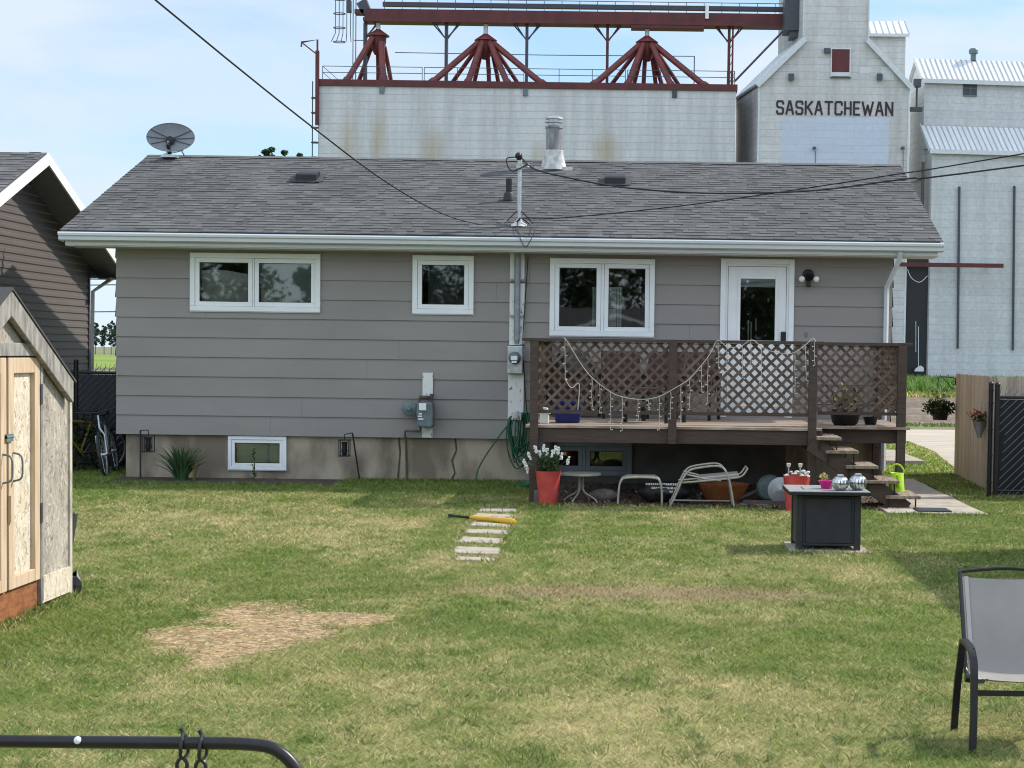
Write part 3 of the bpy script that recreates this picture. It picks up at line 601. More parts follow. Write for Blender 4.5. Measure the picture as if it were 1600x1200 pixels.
m = MB(); m.box(-7.5, 3.43, 33.0, 33.06, .62, 3.3); m.build('rear_wall', 'siding', house)
m = MB(); wall_panels(m, -7.40, 3.36, [-.05, .64], [(-5.93, -5.12, .135, .60), (-1.5, -.21, .12, .59)], lambda k, z: YW + .05)
m.quad((-7.40, YW + .05, -.05), (-7.40, 33, -.05), (-7.40, 33, .64), (-7.40, YW + .05, .64)); m.quad((3.36, YW + .05, -.05), (3.36, 33, -.05), (3.36, 33, .64), (3.36, YW + .05, .64)); m.quad((-7.5, YW, .64), (3.43, YW, .64), (3.43, 33, .64), (-7.5, 33, .64))
m.build('foundation', 'concrete', house)
m = MB(); m.box(-.19, 1.98, YW + .042, YW + .049, -.04, .615); m.box(-1.38, -.19, YW + .042, YW + .049, -.04, .11); m.build('foundation_dark_sheet', 'underdeck_dark', house)  # thin dark sheet added to darken the foundation under the deck
m = MB()
for pts in ([(-2.72, 25.444, .62), (-2.70, 25.444, .45), (-2.76, 25.444, .3), (-2.72, 25.444, .12), (-2.78, 25.444, 0)], [(-3.52, 25.444, .62), (-3.50, 25.444, .4), (-3.53, 25.444, .0)]): m = MB(); m.tube(pts, [.016, .012, .014, .010, .02][:len(pts)], 5); m.build("crack_patch", "greyplank", house)

def window(name, x0, x1, z0, z1, panes, y=YW - .055, tr=.07, parent=None, mat='white', sash=.062, proud=.06):
    """white frame with its sashes and panes; panes are (x0, x1, is_sash)"""
    m = MB(); d0, d1 = y, y + proud + .06
    m.box(x0, x1, d0, d1, z0, z0 + tr); m.box(x0, x1, d0, d1, z1 - tr, z1); m.box(x0, x0 + tr, d0, d1, z0 + tr, z1 - tr); m.box(x1 - tr, x1, d0, d1, z0 + tr, z1 - tr)
    for i in range(len(panes) - 1): m.box(panes[i][1], panes[i + 1][0], d0 + .018, d1, z0 + tr, z1 - tr)
    m.box(x0 - .006, x1 + .006, d0 + .012, d0 + .05, z0 - .012, z0 - .001)
    w = m.build(name, mat, parent, bevel=.006)
    for (a, b, isash) in panes:
        o = .012 if isash else .03; e = sash
        s = MB(); za, zb = z0 + tr + .002, z1 - tr - .002; a += .002; b -= .002
        s.box(a, b, d0 + o, d1, za, za + e); s.box(a, b, d0 + o, d1, zb - e, zb); s.box(a, a + e, d0 + o, d1, za + e, zb - e); s.box(b - e, b, d0 + o, d1, za + e, zb - e)
        s.build('sash', mat, w, bevel=.004)
        s = MB(); q = .008
        s.box(a + e, b - e, d0 + o + .012, d1 - .005, za + e, za + e + q); s.box(a + e, b - e, d0 + o + .012, d1 - .005, zb - e - q, zb - e); s.box(a + e, a + e + q, d0 + o + .012, d1 - .005, za + e + q, zb - e - q); s.box(b - e - q, b - e, d0 + o + .012, d1 - .005, za + e + q, zb - e - q)
        s.build('gasket', 'dark', w)
        s = MB(); yy = d0 + o + .022; s.quad((a + e + .004, yy, za + e + .004), (b - e - .004, yy, za + e + .004), (b - e - .004, yy, zb - e - .004), (a + e + .004, yy, zb - e - .004))
        s.build('pane', 'glass', w)
    return w
def room(x0, x1, z0, z1, depth=1.6, y=YW + .02, mat='room'):
    m = MB(); a, b, c, d = x0 - .5, x1 + .5, z0 - .4, z1 + .05; yb = y + depth
    m.quad((a, yb, c), (b, yb, c), (b, yb, d), (a, yb, d)); m.quad((a, y, c), (a, yb, c), (a, yb, d), (a, y, d)); m.quad((b, y, c), (b, yb, c), (b, yb, d), (b, y, d)); m.quad((a, y, c), (b, y, c), (b, yb, c), (a, yb, c)); m.quad((a, y, d), (b, y, d), (b, yb, d), (a, yb, d))
    return m.build('room_interior', mat, house)
def cloth(x0, x1, z0, z1, y, amp, fx, fz, top=None, nx=26, nz=20):
    m = MB(); vs = []
    for j in range(nz + 1):
        for i in range(nx + 1):
            u, v = i / nx, j / nz; x = x0 + (x1 - x0) * u; zt = z1 if top is None else top(u); z = z0 + (zt - z0) * v
            vs.append((x, y + amp * (math.sin(u * fx + 2.2 * math.sin(v * fz)) + .6 * math.sin(v * fz * 2.3 + u * 3)), z))
    m.add(vs, [(j * (nx + 1) + i, j * (nx + 1) + i + 1, (j + 1) * (nx + 1) + i + 1, (j + 1) * (nx + 1) + i) for j in range(nz) for i in range(nx)], smooth=True); return m
a, b, c, d = WIN['A']; mid = (a + b) / 2 + .02
window('window', a, b, c, d, [(a + .07, mid - .055, True), (mid - .035, b - .07, False)], parent=house); room(a, b, c, d)
tag(cloth(a + .05, mid, c, c + .56, YW + .09, .03, 9, 5, lambda u: c + .56 + .03 * math.sin(u * 5)).build('bedspread', 'curtain', origin=(a, YW + .16, c)), 'crumpled pale cloth piled inside the left half of the bedroom window', 'cloth')
m = MB(); m.box(mid - .02, b, YW + .085, YW + .09, c, d); tag(m.build('roller_blind', 'greenblind', origin=(mid, YW + .13, c)), 'grey green blind behind the right half of the bedroom window', 'blind')
tag(cloth(mid - .02, b, c, c + .3, YW + .07, .006, 7, 3, lambda u: c + .06 + .36 * abs(2 * u - 1) ** 1.3 - .08 * u).build('window_drape', 'curtain', origin=(mid, YW + .1, c)), 'white cloth hung in a low swag below the grey green blind', 'curtain')
a, b, c, d = WIN['B']; window('window', a, b, c, d, [(a + .07, b - .07, True)], parent=house); room(a, b, c, d)
tag(cloth(a + .2, b - .03, c, d, YW + .12, .015, 42, .5).build('window_curtain', 'darkcurtain', origin=(a, YW + .12, c)), 'dark grey pleated curtain behind the small square window', 'curtain')
a, b, c, d = WIN['C']; mid = (a + b) / 2 - .005
window('window', a, b, c, d, [(a + .07, mid - .012, True), (mid + .03, b - .07, False)], parent=house); room(a, b, c, d)
lg = thing('leaded_panel', 'pale leaded glass panel standing inside the kitchen window behind the deck', 'glass panel', (-.75, YW + .25, c))
m = MB(); m.box(-.795, -.37, YW + .10, YW + .11, c, c + .70); m.build('glass_sheet', 'flower', lg)
m = MB()
for xx in (-.792, -.765, -.74, -.445, -.41, -.376): m.box(xx - .0035, xx + .0035, YW + .09, YW + .099, c, c + .68)
for zz in (.22, .40, .52, .60, .66): m.box(-.74, -.445, YW + .09, YW + .0985, c + zz - .0035, c + zz + .0035)
m.build('lead_strip', 'steel_dark', lg)
w = window('basement_window', -5.94, -5.11, .13, .61, [(-5.89, -5.16, True)], y=YW + .0, parent=house, tr=.05, sash=.045); room(-5.94, -5.11, .1, .6, y=YW + .12, depth=1.0)
m = MB(); m.box(-5.9, -5.15, YW + .125, YW + .13, .12, .6); tag(m.build('roller_blind', 'paleblind', origin=(-5.5, YW + .22, .12)), 'pale green blind behind the basement window near the iris clump', 'blind')
window('basement_window', -1.51, -.20, .115, .595, [(-1.44, -.9, False), (-.86, -.27, True)], y=YW + .0, parent=house, mat='shadedtrim'); room(-1.5, -.2, .1, .6, y=YW + .12)
m = MB(); m.box(-.58, -.25, YW + .2, YW + .21, .12, .6); tag(m.build('window_panel', pmat('olive_panel', (.16, .18, .09), .8, var=.05), origin=(-.4, YW + .2, .12)), 'olive board behind the basement window under the deck', 'board')
# the back door
a, b, c, d = WIN['D']; m = MB(); y = YW - .05
for (p, q, yy) in ((0, .075, 0), (.075, .105, .025)):
    m.box(a + p, a + q, y + yy, YW + .1, c, d - p); m.box(b - q, b - p, y + yy, YW + .1, c, d - p); m.box(a + q, b - q, y + yy, YW + .1, d - q, d - p)
door = m.build('back_door', 'white', house, bevel=.005)
m = MB(); gx0, gx1, gz0, gz1 = 1.305, 1.795, 2.06, 2.93; yd = YW - .005
m.box(a + .11, gx0 - .03, yd, yd + .045, c + .02, d - .11); m.box(gx1 + .03, b - .11, yd, yd + .045, c + .02, d - .11); m.box(gx0 - .03, gx1 + .03, yd, yd + .045, gz1 + .03, d - .11); m.box(gx0 - .03, gx1 + .03, yd, yd + .045, c + .02, gz0 - .03)
for (p, q) in ((1.22, 1.50), (1.60, 1.88)):
    for (z0, z1) in ((1.12, 1.62),): m.box(p, q, yd - .008, yd - .001, z0, z0 + .02); m.box(p, q, yd - .008, yd - .001, z1, z1 + .02); m.box(p, p + .02, yd - .008, yd - .001, z0 + .02, z1); m.box(q - .02, q, yd - .008, yd - .001, z0 + .02, z1)
m.build('door_leaf', 'white', door, bevel=.003)
m = MB(); m.box(gx0 - .045, gx0, yd - .014, yd + .05, gz0 - .045, gz1 + .045); m.box(gx1, gx1 + .045, yd - .014, yd + .05, gz0 - .045, gz1 + .045); m.box(gx0, gx1, yd - .014, yd + .05, gz1, gz1 + .045); m.box(gx0, gx1, yd - .014, yd + .05, gz0 - .045, gz0)
m.build('lite_frame', 'white', door, bevel=.004)
m = MB(); m.quad((gx0, yd + .008, gz0), (gx1, yd + .008, gz0), (gx1, yd + .008, gz1), (gx0, yd + .008, gz1)); m.build('pane', 'glass', door)
m = MB()
for k in range(7): m.box(gx0 + .005, gx1 - .005, yd + .018, yd + .034, gz1 - .115 + k * .017, gz1 - .104 + k * .017)
m.build('raised_blind', 'white', door)
m = MB(); m.box(1.88, 1.95, yd - .035, yd, 2.05, 2.19); m.build('keypad_lock', 'dark', door, bevel=.012)
m = MB(); m.tube([(1.915, yd - .002, 1.93), (1.915, yd - .06, 1.93), (1.82, yd - .06, 1.935)], .012, 8); m.build('door_handle', 'dark', door)
room(1.1, 2.0, 1.2, 3.0)
m = MB(); m.tube([(1.44, YW + .3, 2.0), (1.44, YW + .3, 2.35)], .012, 6); m.tube([(1.48, YW + .3, 2.0), (1.48, YW + .3, 2.33)], .012, 6); m.tube([(1.55, YW + .35, 2.2), (1.55, YW + .35, 2.38)], .012, 6); m.box(1.40, 1.6, YW + .3, YW + .5, 1.2, 2.0)
tag(m.build('floor_stand', 'whitelight', origin=(1.5, YW + .4, 1.2)), 'white rods of a stand seen through the glass of the back door', 'stand')
# roof
ZE, ZR, YE, YR = 3.455, 4.955, 24.84, 29.2
def shingles(mb, p0, u, v, L_, S_, expo=.142, seed=1):
    g = random.Random(seed); u = Vector(u).normalized(); v = Vector(v).normalized(); n = u.cross(v).normalized(); p0 = Vector(p0)
    for k in range(int(S_ / expo + .999)):
        a = k * expo; b = min(a + expo * 1.02, S_); x = 0; last = .5
        while x < L_ - .001:
            w = min(g.choice((.07, .1, .14, .16, .2, .24)) * g.uniform(.85, 1.2), L_ - x)
            lam = g.random() < .55; h = .0125 if lam else .0055; t = min(1, max(0, g.gauss(.62 if lam else .40, .17)))
            drop = g.uniform(0, .008)
            q = [p0 + u * x + v * (a - drop) + n * h, p0 + u * (x + w) + v * (a - drop) + n * h, p0 + u * (x + w) + v * b + n * .0015, p0 + u * x + v * b + n * .0015]
            e = [p0 + u * x + v * (a - drop) - n * .002, p0 + u * (x + w) + v * (a - drop) - n * .002]
            mb.add(q + e, [(0, 1, 2, 3), (4, 5, 1, 0)], t); x += w
m = MB(); m.prism([(YE, ZE - .012), (YR, ZR - .012), (YR + (YR - YE), ZE - .012), (YR + (YR - YE), ZE - .13), (YR, ZR - .14), (YE, ZE - .13)], 'x', -8.10, 4.03)
sl_ = math.hypot(YR - YE, ZR - ZE); vv = Vector((0, YR - YE, ZR - ZE))
shingles(m, (-8.13, YE - .015, ZE - .004), (1, 0, 0), vv, 12.19, sl_ + .01, seed=3)
x = -8.13
while x < 4.05:
    w = min(.31, 4.06 - x); t = random.uniform(.45, .9); z = ZR + .012 + random.uniform(0, .006)
    m.add([(x, YR - .14, z - .045), (x + w, YR - .14, z - .045), (x + w, YR, z), (x, YR, z), (x + w, YR + .14, z - .045), (x, YR + .14, z - .045)], [(0, 1, 2, 3), (3, 2, 4, 5)], t); x += w
m.build('roof', 'shingle', house)
m = MB()
for (xx, xw) in ((-8.125, -8.103), (4.033, 4.055)):
    for s in (1, -1): m.add([(xq, YR - s * (YR - YE - .05), zq + ZE + .01) for xq in (xx, xw) for zq in (-.17, -.022)] + [(xq, YR, ZR + zq + .01) for xq in (xx, xw) for zq in (-.17, -.022)], [(0, 1, 3, 2), (4, 6, 7, 5), (0, 4, 5, 1), (2, 3, 7, 6), (1, 5, 7, 3), (0, 2, 6, 4)])
m.build('rake_board', 'whitemetal', house)
m = MB(); m.box(-8.07, 4.0, YE + .02, YE + .045, ZE - .20, ZE - .03); m.build('fascia', 'whitemetal', house)
m = MB(); m.prism([(YE + .015, ZE - .035), (YE - .10, ZE - .028), (YE - .115, ZE - .045), (YE - .11, ZE - .075), (YE - .085, ZE - .09), (YE - .08, ZE - .135), (YE - .05, ZE - .15), (YE + .015, ZE - .15)], 'x', -8.13, 4.06); m.build('gutter', 'whitemetal', house)
m = MB(); m.box(-8.07, 4.0, YE + .047, YW + .02, ZE - .215, ZE - .195); m.build('soffit', 'soffit', house)
for sx in (-1, 1):
    xa, xb = (-8.10, -7.53) if sx < 0 else (3.47, 4.03)
    m = MB(); m.prism([(YE + .05, ZE - .135), (YR, ZR - .145), (2 * YR - YE, ZE - .135), (2 * YR - YE, ZE - .15), (YR, ZR - .16), (YE + .05, ZE - .15)], 'x', xa, xb); m.build('gable_soffit', 'soffit', house)
m = MB(); m.tube([(3.47, YE - .03, ZE - .15), (3.47, YE + .02, ZE - .25), (3.36, YW - .10, ZE - .62), (3.36, YW - .09, ZE - .75), (3.355, YW - .09, .25)], .036, 4); m.build('downspout', 'whitemetal', house)
def on_roof(px, py):
    d = ray(px, py); s = (ZR - ZE) / (YR - YE); t = (ZE - s * YE - EYE.z) / (d.z - s * d.y) if False else (ZE + s * (-YE) - CAM_H) / (d.z - s * d.y)
    return EYE + d * t
for (px, py) in ((478, 285), (961, 290)):
    p = on_roof(px, py); v = MB(); s = .345
    v.prism([(-.02, -.02), (-.02, .12), (.06, .155), (.30, .215), (.34, .10)], 'x', -.16, .16); o = v.build('roof_vent', 'dark', None, bevel=.01); o.parent = house; o.location = p - wloc(house)
    v = MB(); v.add([(-.24, -.06, .0), (.24, -.06, .0), (.24, .40, .16), (-.24, .40, .16), (-.24, -.06, .012), (.24, -.06, .012), (.24, .40, .172), (-.24, .40, .172)], [(4, 5, 6, 7), (0, 1, 5, 4)]); o2 = v.build('flashing', 'shingle', None); o2.parent = o
p = on_roof(865, 263); k = .0101 * 1
m = MB(); m.lathe([(.215, .0), (.205, .03), (.15, .27), (.155, .29), (.15, .31)], (p.x, p.y, p.z - .03), 24); m.box(p.x - .30, p.x + .30, p.y - .14, p.y + .24, p.z - .05, p.z + .01); fl = m.build('flue_flashing', 'lead', house)
m = MB(); m.lathe([(.125, .26), (.125, .66), (.14, .66), (.14, .69), (.11, .70)], (p.x, p.y, p.z - .03), 24); m.build('flue_pipe', 'stack', fl)
m = MB(); m.lathe([(.10, .69), (.10, .745), (.145, .75), (.145, .765), (.10, .775), (.10, .80), (.145, .805), (.14, .83), (.07, .855), (.001, .86)], (p.x, p.y, p.z - .03), 24); m.build('flue_cap', 'galv', fl)
p = on_roof(795, 314)
m = MB(); m.lathe([(.085, 0), (.075, .1), (.055, .13)], (p.x, p.y, p.z), 16); m.add([(p.x - .16, p.y - .12, p.z - .036), (p.x + .16, p.y - .12, p.z - .036), (p.x + .16, p.y + .2, p.z + .074), (p.x - .16, p.y + .2, p.z + .074)], [(0, 1, 2, 3)]); fl = m.build('vent_boot', 'rubber', house)
m = MB(); m.lathe([(.045, .1), (.045, .33), (.036, .33), (.036, .25)], (p.x, p.y, p.z), 14); m.build('vent_pipe', 'dark', fl)

# ------------------------------------------------------------------ things fixed to the bungalow
# service mast, conduit and electricity meter
XM = -1.855
em = thing('electricity_meter', 'electricity meter with its conduit on the peeling white board beside the deck', 'meter', (XM, YW, .3))
for (p, q, z0, z1) in ((-1.955, -1.75, 2.85, 3.25), (-1.955, -1.745, 1.95, 2.82), (-1.965, -1.745, .66, 1.9)): m = MB(); m.box(p, q, YW - .05, YW - .027, z0, z1); m.build('backing_board', 'oldwhite', em)
m = MB(); m.tube([(XM + .01, YW - .09, 2.03), (XM + .01, YW - .09, 3.26)], .043, 12); m.tube([(XM + .01, YW - .09, 1.97), (XM + .01, YW - .09, 2.04)], [.03, .043], 12)
for z in (2.86, 2.35): m.box(XM - .09, XM + .1, YW - .10, YW - .05, z, z + .025)
m.build('conduit', 'conduit', em)
m = MB(); m.box(XM - .115, XM + .1, YW - .17, YW - .051, 1.545, 1.94); m.build('meter_box', 'galv', em, bevel=.012)
m = MB(); m.lathe([(.088, .0), (.088, .05), (.075, .06), (.07, .11), (.055, .125), (.001, .128)], (XM - .01, YW - .17, 1.77), 22, axis='-y'); m.build('meter_dial', 'bluegrey', em)
m = MB(); m.box(XM - .055, XM + .035, YW - .305, YW - .299, 1.74, 1.80); m.box(XM - .045, XM + .025, YW - .305, YW - .299, 1.70, 1.725); m.build('dial_plate', 'white', em)
mast = thing('service_mast', 'galvanised service mast standing on the roof slope with its black weatherhead', 'mast', (-1.83, 25.26, ZE + .14))
pb = on_roof(811, 352); xm, ym, zm = pb.x, pb.y, pb.z
m = MB(); m.tube([(xm, ym, zm - .05), (xm, ym, zm + .93)], .031, 12); m.build('mast_pipe', 'galv', mast)
m = MB(); m.ball((xm - .015, ym - .03, zm + .97), .05, 12, 8, (1, 1.2, 1)); m.tube([(xm, ym, zm + .93), (xm - .01, ym - .03, zm + .99)], .045, 10); m.build('weatherhead', 'dark', mast)
m = MB(); m.box(xm - .045, xm + .045, ym - .045, ym + .045, zm + .80, zm + .86); m.tube([(xm, ym - .02, zm + .83), (xm + .1, ym - .05, zm + .83)], .01, 6); m.lathe([(.015, -.03), (.032, -.02), (.02, 0), (.032, .02), (.015, .03)], (xm + .115, ym - .05, zm + .83), 10); m.build('insulator_clamp', 'lead', mast)
m = MB(); m.lathe([(.13, 0), (.11, .03), (.05, .07), (.04, .12)], (xm, ym, zm - .02), 14); m.build('mast_flashing', 'lead', mast)
m = MB()
for s in (-1, 1):
    m.tube([(xm, ym, zm + .22), (xm + s * .07, ym - .02, zm + .16), (xm + s * .2, ym - .05, zm + .02)], .008, 5)
    m.tube([(xm - .05, ym - .04, zm + .01 + .02 * s), (xm + .03, ym - .06, zm + .1), (xm + .16, ym - .04, zm + .04 * s + .05)], .008, 5)
m.build('cable_loop', 'wire', mast)
def catmull(pts, k=6):
    pts = [Vector(p) for p in pts]; o = []
    for i in range(len(pts) - 1):
        a, b, c, d = pts[max(i - 1, 0)], pts[i], pts[i + 1], pts[min(i + 2, len(pts) - 1)]
        for j in range(k):
            t = j / k; o.append(.5 * ((2 * b) + (c - a) * t + (2 * a - 5 * b + 4 * c - d) * t * t + (3 * b - a - 3 * c + d) * t ** 3))
    return o + [pts[-1]]
def cable(name, pts, r, label, n=6, mat='wire', k=6): return tag(MB().tube(catmull(pts, k), r, n).build(name, mat, origin=pts[0]), label, 'cable')
top = Vector((xm, ym - .05, zm + .85))
POLE = Vector((15.0, 20.0, 5.6))
cable('power_cable', [top + Vector((-.02, 0, .1)), top + Vector((-.18, -.02, .07)), top + Vector((-.1, -.04, -.1)), top + Vector((.12, -.03, .0))], .009, 'short black drip loop at the head of the roof mast')
cable('power_cable', [top + Vector((.05, 0, .07)), P(835, 264, 24.9), P(880, 276, 24.6), P(960, 291, 24.2), P(1060, 300, 23.8), P(1160, 302, 23.4), P(1280, 297, 23.0), P(1420, 279, 22.6), P(1600, 258.5, 22.0), POLE], .0115, 'thick black service cable sagging from the mast head to the right')
cable('power_cable', [Vector((xm + .1, ym - .05, zm + .12)), P(850, 342, 24.9), P(950, 334, 24.5), P(1070, 321, 24.1), P(1200, 303, 23.5), P(1410, 271, 22.8), P(1600, 240, 22.0), POLE + Vector((0, 0, .5))], .0085, 'thin black cable rising from the mast foot to the right')
cable('power_cable', [Vector((xm + .02, ym - .05, zm + .1)), P(760, 351, 23.9), P(690, 333, 22.1), P(600, 282, 20.1), P(490, 200, 18.18), P(372, 106, 16.46), P(243, 0, 14.92), Vector((-6.1, 6.0, 6.58)), Vector((-8.0, -3, 8.6))], .0085, 'black cable running diagonally from the mast foot up to the left')
cable('drip_cable', [(xm - .02, ym - .03, zm + .05), (xm + .04, YE - .06, ZE + .02), (xm + .14, YE - .15, ZE - .16), (xm + .24, YE - .14, ZE + .0), (xm + .31, ym - .05, zm + .1)], .006, 'thin black cable looped over the gutter below the mast')
cable('drip_cable', [(-1.70, YW - .06, 3.2), (-1.72, YW - .06, 2.8), (-1.76, YW - .07, 2.0), (-1.72, YW - .06, 1.3), (-1.68, YW - .06, .95), (-1.60, YW - .06, 1.02)], .007, 'thin black cable hanging down the siding right of the conduit')
m = MB(); m.box(-1.645, -1.54, YW - .1, YW - .02, 1.1, 1.48); tag(m.build('junction_box', 'galv', bevel=.01, origin=(-1.6, YW, 1.1)), 'small grey utility box on the siding behind the deck corner', 'utility box')
# gas meter
gm = thing('gas_meter', 'grey gas meter with round regulator hung on a white board on the siding', 'meter', (-3.1, YW, .63))
for (z0, z1) in ((1.2, 1.545), (.625, .8)): m = MB(); m.box(-3.175, -3.03, YW - .05, YW - .026, z0, z1); m.build('backing_board', 'oldwhite', gm)
m = MB(); m.prism([(-3.215, .79), (-3.03, .77), (-3.0, .80), (-2.995, 1.0), (-3.01, 1.13), (-3.22, 1.13), (-3.235, 1.0)], 'y', YW - .28, YW - .06); m.build('meter_body', 'bluegrey', gm, bevel=.02)
m = MB(); m.box(-3.19, -3.09, YW - .31, YW - .281, 1.02, 1.12); m.box(-3.20, -3.13, YW - .296, YW - .281, .885, .905); m.box(-3.205, -3.15, YW - .296, YW - .281, .925, .945); m.box(-3.195, -3.15, YW - .296, YW - .281, .96, .98); m.build('index_label', 'white', gm)
m = MB(); m.lathe([(.02, -.03), (.095, -.03), (.11, -.01), (.11, .02), (.085, .035), (.04, .05), (.03, .075), (.001, .08)], (-3.345, YW - .15, 1.04), 24, axis='-y'); m.build('regulator', 'bluegrey', gm)
m = MB(); m.tube([(-3.345, YW - .14, 1.04), (-3.22, YW - .14, 1.04)], .03, 8); m.tube([(-3.2, YW - .14, 1.12), (-3.2, YW - .14, 1.2), (-3.04, YW - .14, 1.2), (-3.03, YW - .14, 1.12)], .026, 8); m.tube([(-3.03, YW - .14, 1.2), (-3.03, YW - .14, 1.25)], .03, 8); m.tube([(-3.19, YW - .14, .79), (-3.19, YW - .14, .72), (-3.41, YW - .1, .72), (-3.41, YW - .1, .62)], .018, 8); m.build('gas_pipe', 'greyplank', gm); m = MB(); m.tube([(-3.41, YW - .03, .63), (-3.41, YW + .03, .45), (-3.40, YW + .03, .02)], .014, 8); m.build('gas_pipe', 'greyplank', gm)
# flood light and doorbell
fl = thing('flood_light', 'dark twin bulb flood light with sensor on the siding right of the door', 'light', (2.255, YW - .02, 2.97))
m = MB(); m.lathe([(.085, 0), (.08, .03), (.03, .05), (.001, .05)], (2.255, YW - .025, 2.99), 18, axis='-y'); m.tube([(2.255, YW - .06, 3.0), (2.2, YW - .1, 2.97), (2.17, YW - .13, 2.94)], .025, 8); m.tube([(2.255, YW - .06, 3.0), (2.31, YW - .1, 2.97), (2.345, YW - .13, 2.945)], .025, 8); m.tube([(2.255, YW - .06, 2.96), (2.255, YW - .1, 2.88)], .018, 8); m.build('fixture', 'dark', fl)
for xx in (2.155, 2.36): m = MB(); m.ball((xx, YW - .15, 2.93), .045, 12, 8, (1, 1.2, 1)); m.build('bulb', 'bulb', fl)
m = MB(); m.box(2.225, 2.285, YW - .15, YW - .07, 2.82, 2.90); m.build('motion_sensor', 'dark', fl, bevel=.015)
m = MB(); m.box(2.225, 2.25, YW - .035, YW - .015, 2.12, 2.19); tag(m.build('doorbell', 'bluegrey', bevel=.005, origin=(2.24, YW - .02, 2.12)), 'tiny doorbell button on the siding right of the back door', 'doorbell')
# satellite dish on the ridge
dh = thing('satellite_dish', 'grey oval satellite dish with ribs standing on the left end of the ridge', 'satellite dish', (-7.7, 28.9, ZR - .05))
c = Vector((-7.69, 28.95, 5.195)); ax = Vector((.12, -.94, .30)).normalized(); ex_ = ax.cross(Vector((0, 0, 1))).normalized(); ey_ = ex_.cross(ax) * -1
def dp(rr, t, dep=0): return c + ex_ * math.cos(t) * rr * .375 + ey_ * math.sin(t) * rr * .245 + ax * (rr * rr * .07 + dep)
m = MB(); vs = [dp(0, 0)]; fs = []; N = 32
for k in range(1, 7): vs += [dp(k / 6, 2 * pi * j / N) for j in range(N)]
fs += [(0, 1 + j, 1 + (j + 1) % N) for j in range(N)] + [(1 + k * N + j, 1 + (k + 1) * N + j, 1 + (k + 1) * N + (j + 1) % N, 1 + k * N + (j + 1) % N) for k in range(5) for j in range(N)]
m.add(vs, fs, smooth=True); m.tube([dp(1, 2 * pi * j / N) for j in range(N)], .007, 6, closed=True); m.build('reflector', 'dish', dh)
m = MB()
for t in (0, .55, 1.57, 2.6, pi, -2.6, -.55): m.tube([dp(.05, t, .012), dp(.5, t, .012), dp(.98, t, .006)], .006, 5)
m.build('rib', 'steel_dark', dh)
m = MB(); m.lathe([(.06, -.02), (.07, .05), (.001, .06)], (c.x, c.y - .02, c.z - .03), 12, axis='-y'); m.tube([c, (c.x - .02, c.y - .12, c.z - .12), (c.x + .0, c.y - .05, c.z - .24)], .03, 8); m.build('hub', 'dark', dh)
m = MB(); m.tube([(c.x - .02, c.y - .1, c.z - .04), (c.x - .05, c.y - .05, ZR - .02)], .02, 8); m.tube([(c.x + .1, c.y + .1, c.z - .1), (c.x + .16, c.y + .2, ZR)], .012, 6); m.box(c.x - .14, c.x + .1, c.y - .12, c.y + .1, ZR - .06, ZR - .02); m.tube([(c.x - .12, c.y, ZR), (c.x + .08, c.y - .06, ZR + .02), (c.x + .2, c.y - .02, ZR + .06)], .008, 5); m.build('dish_mount', 'galv', dh)
# garden hose in loops on the wall by the meter
m = MB(); g = random.Random(4)
for k in range(13):
    w = g.uniform(.05, .17); h = g.uniform(.45, .82); xo = XM + .06 + g.uniform(-.1, .1); y = YW - .09 - g.uniform(0, .1)
    m.tube(catmull([(xo - .02, y, .98), (xo - w, y - .02, .9), (xo - w * 1.1, y - .03, .98 - h * .6), (xo - w * .3, y - .03, .98 - h), (xo + w * .7, y - .03, .98 - h * .75), (xo + w, y - .02, .82), (xo + .05, y, 1.0)], 5), .0105, 6)
m.tube(catmull([(XM, YW - .12, .96), (XM - .3, YW - .2, .55), (XM - .5, YW - .3, .2), (XM - .46, YW - .5, .03), (XM - .1, YW - .7, .02), (XM + .3, YW - .9, .02), (XM + .42, YW - 1.2, .02)], 6), .0115, 6)
for k in range(5): m.tube(catmull([(XM + .05, YW - .5 - .1 * k, .03), (XM + .25, YW - .75 - .12 * k, .05), (XM + .42, YW - .6 - .1 * k, .03), (XM + .2, YW - .45 - .1 * k, .06)], 5), .0115, 6)
tag(m.build('garden_hose', 'hose', origin=(XM, YW - .1, 0)), 'green garden hose hung in loops on the wall beside the deck', 'hose')
m = MB(); m.lathe([(.06, 0), (.075, .03), (.06, .07), (.03, .1), (.001, .1)], (XM + .02, YW - .12, .95), 12, axis='-y'); m.box(XM - .05, XM + .09, YW - .2, YW - .05, .9, 1.0); tag(m.build('hose_hanger', 'lead', origin=(XM, YW, .95)), 'pale hose hanger above the loops of green hose', 'hanger')

# ------------------------------------------------------------------ deck
ZD = .965; DF = 21.95; DF2 = 22.75; XL, XC, XR = -1.45, 2.12, 3.30
dk = thing('deck', 'dark stained raised deck with lattice railing behind the house', 'deck', (.9, 23.6, 0))
m = MB(); g = random.Random(8)
y = DF - .03; k = 0
while y < YW - .03:
    xb = XC + .03 if y + .13 < DF2 - .02 else XR + .03
    m.box(XL - .03, xb, y, y + .134, ZD - .03, ZD + g.uniform(0, .004), g.random()); y += .14
m.build('deck_boards', 'deckfloor', dk)
m = MB(); m.box(XL, XC - .002, DF, DF + .04, ZD - .21, ZD - .032); m.build('rim_board', 'deck', dk, bevel=.004)
m = MB(); m.box(XC + .045, XR, DF2, DF2 + .04, ZD - .21, ZD - .032); m.build('rim_board', 'deck', dk, bevel=.004)
m = MB(); m.build; m.box(XC, XC + .04, DF, YW - .05, ZD - .21, ZD - .032); m.box(XL - .0, XL + .04, DF + .042, YW - .05, ZD - .21, ZD - .032); m.box(XR - .04, XR, DF2 + .042, YW - .05, ZD - .21, ZD - .032)
for xx in (-.9, -.45, 0, .45, .9, 1.35, 1.8): m.box(xx, xx + .04, DF + .042, YW - .05, ZD - .17, ZD - .034)
m.build('joist', 'deck', dk)
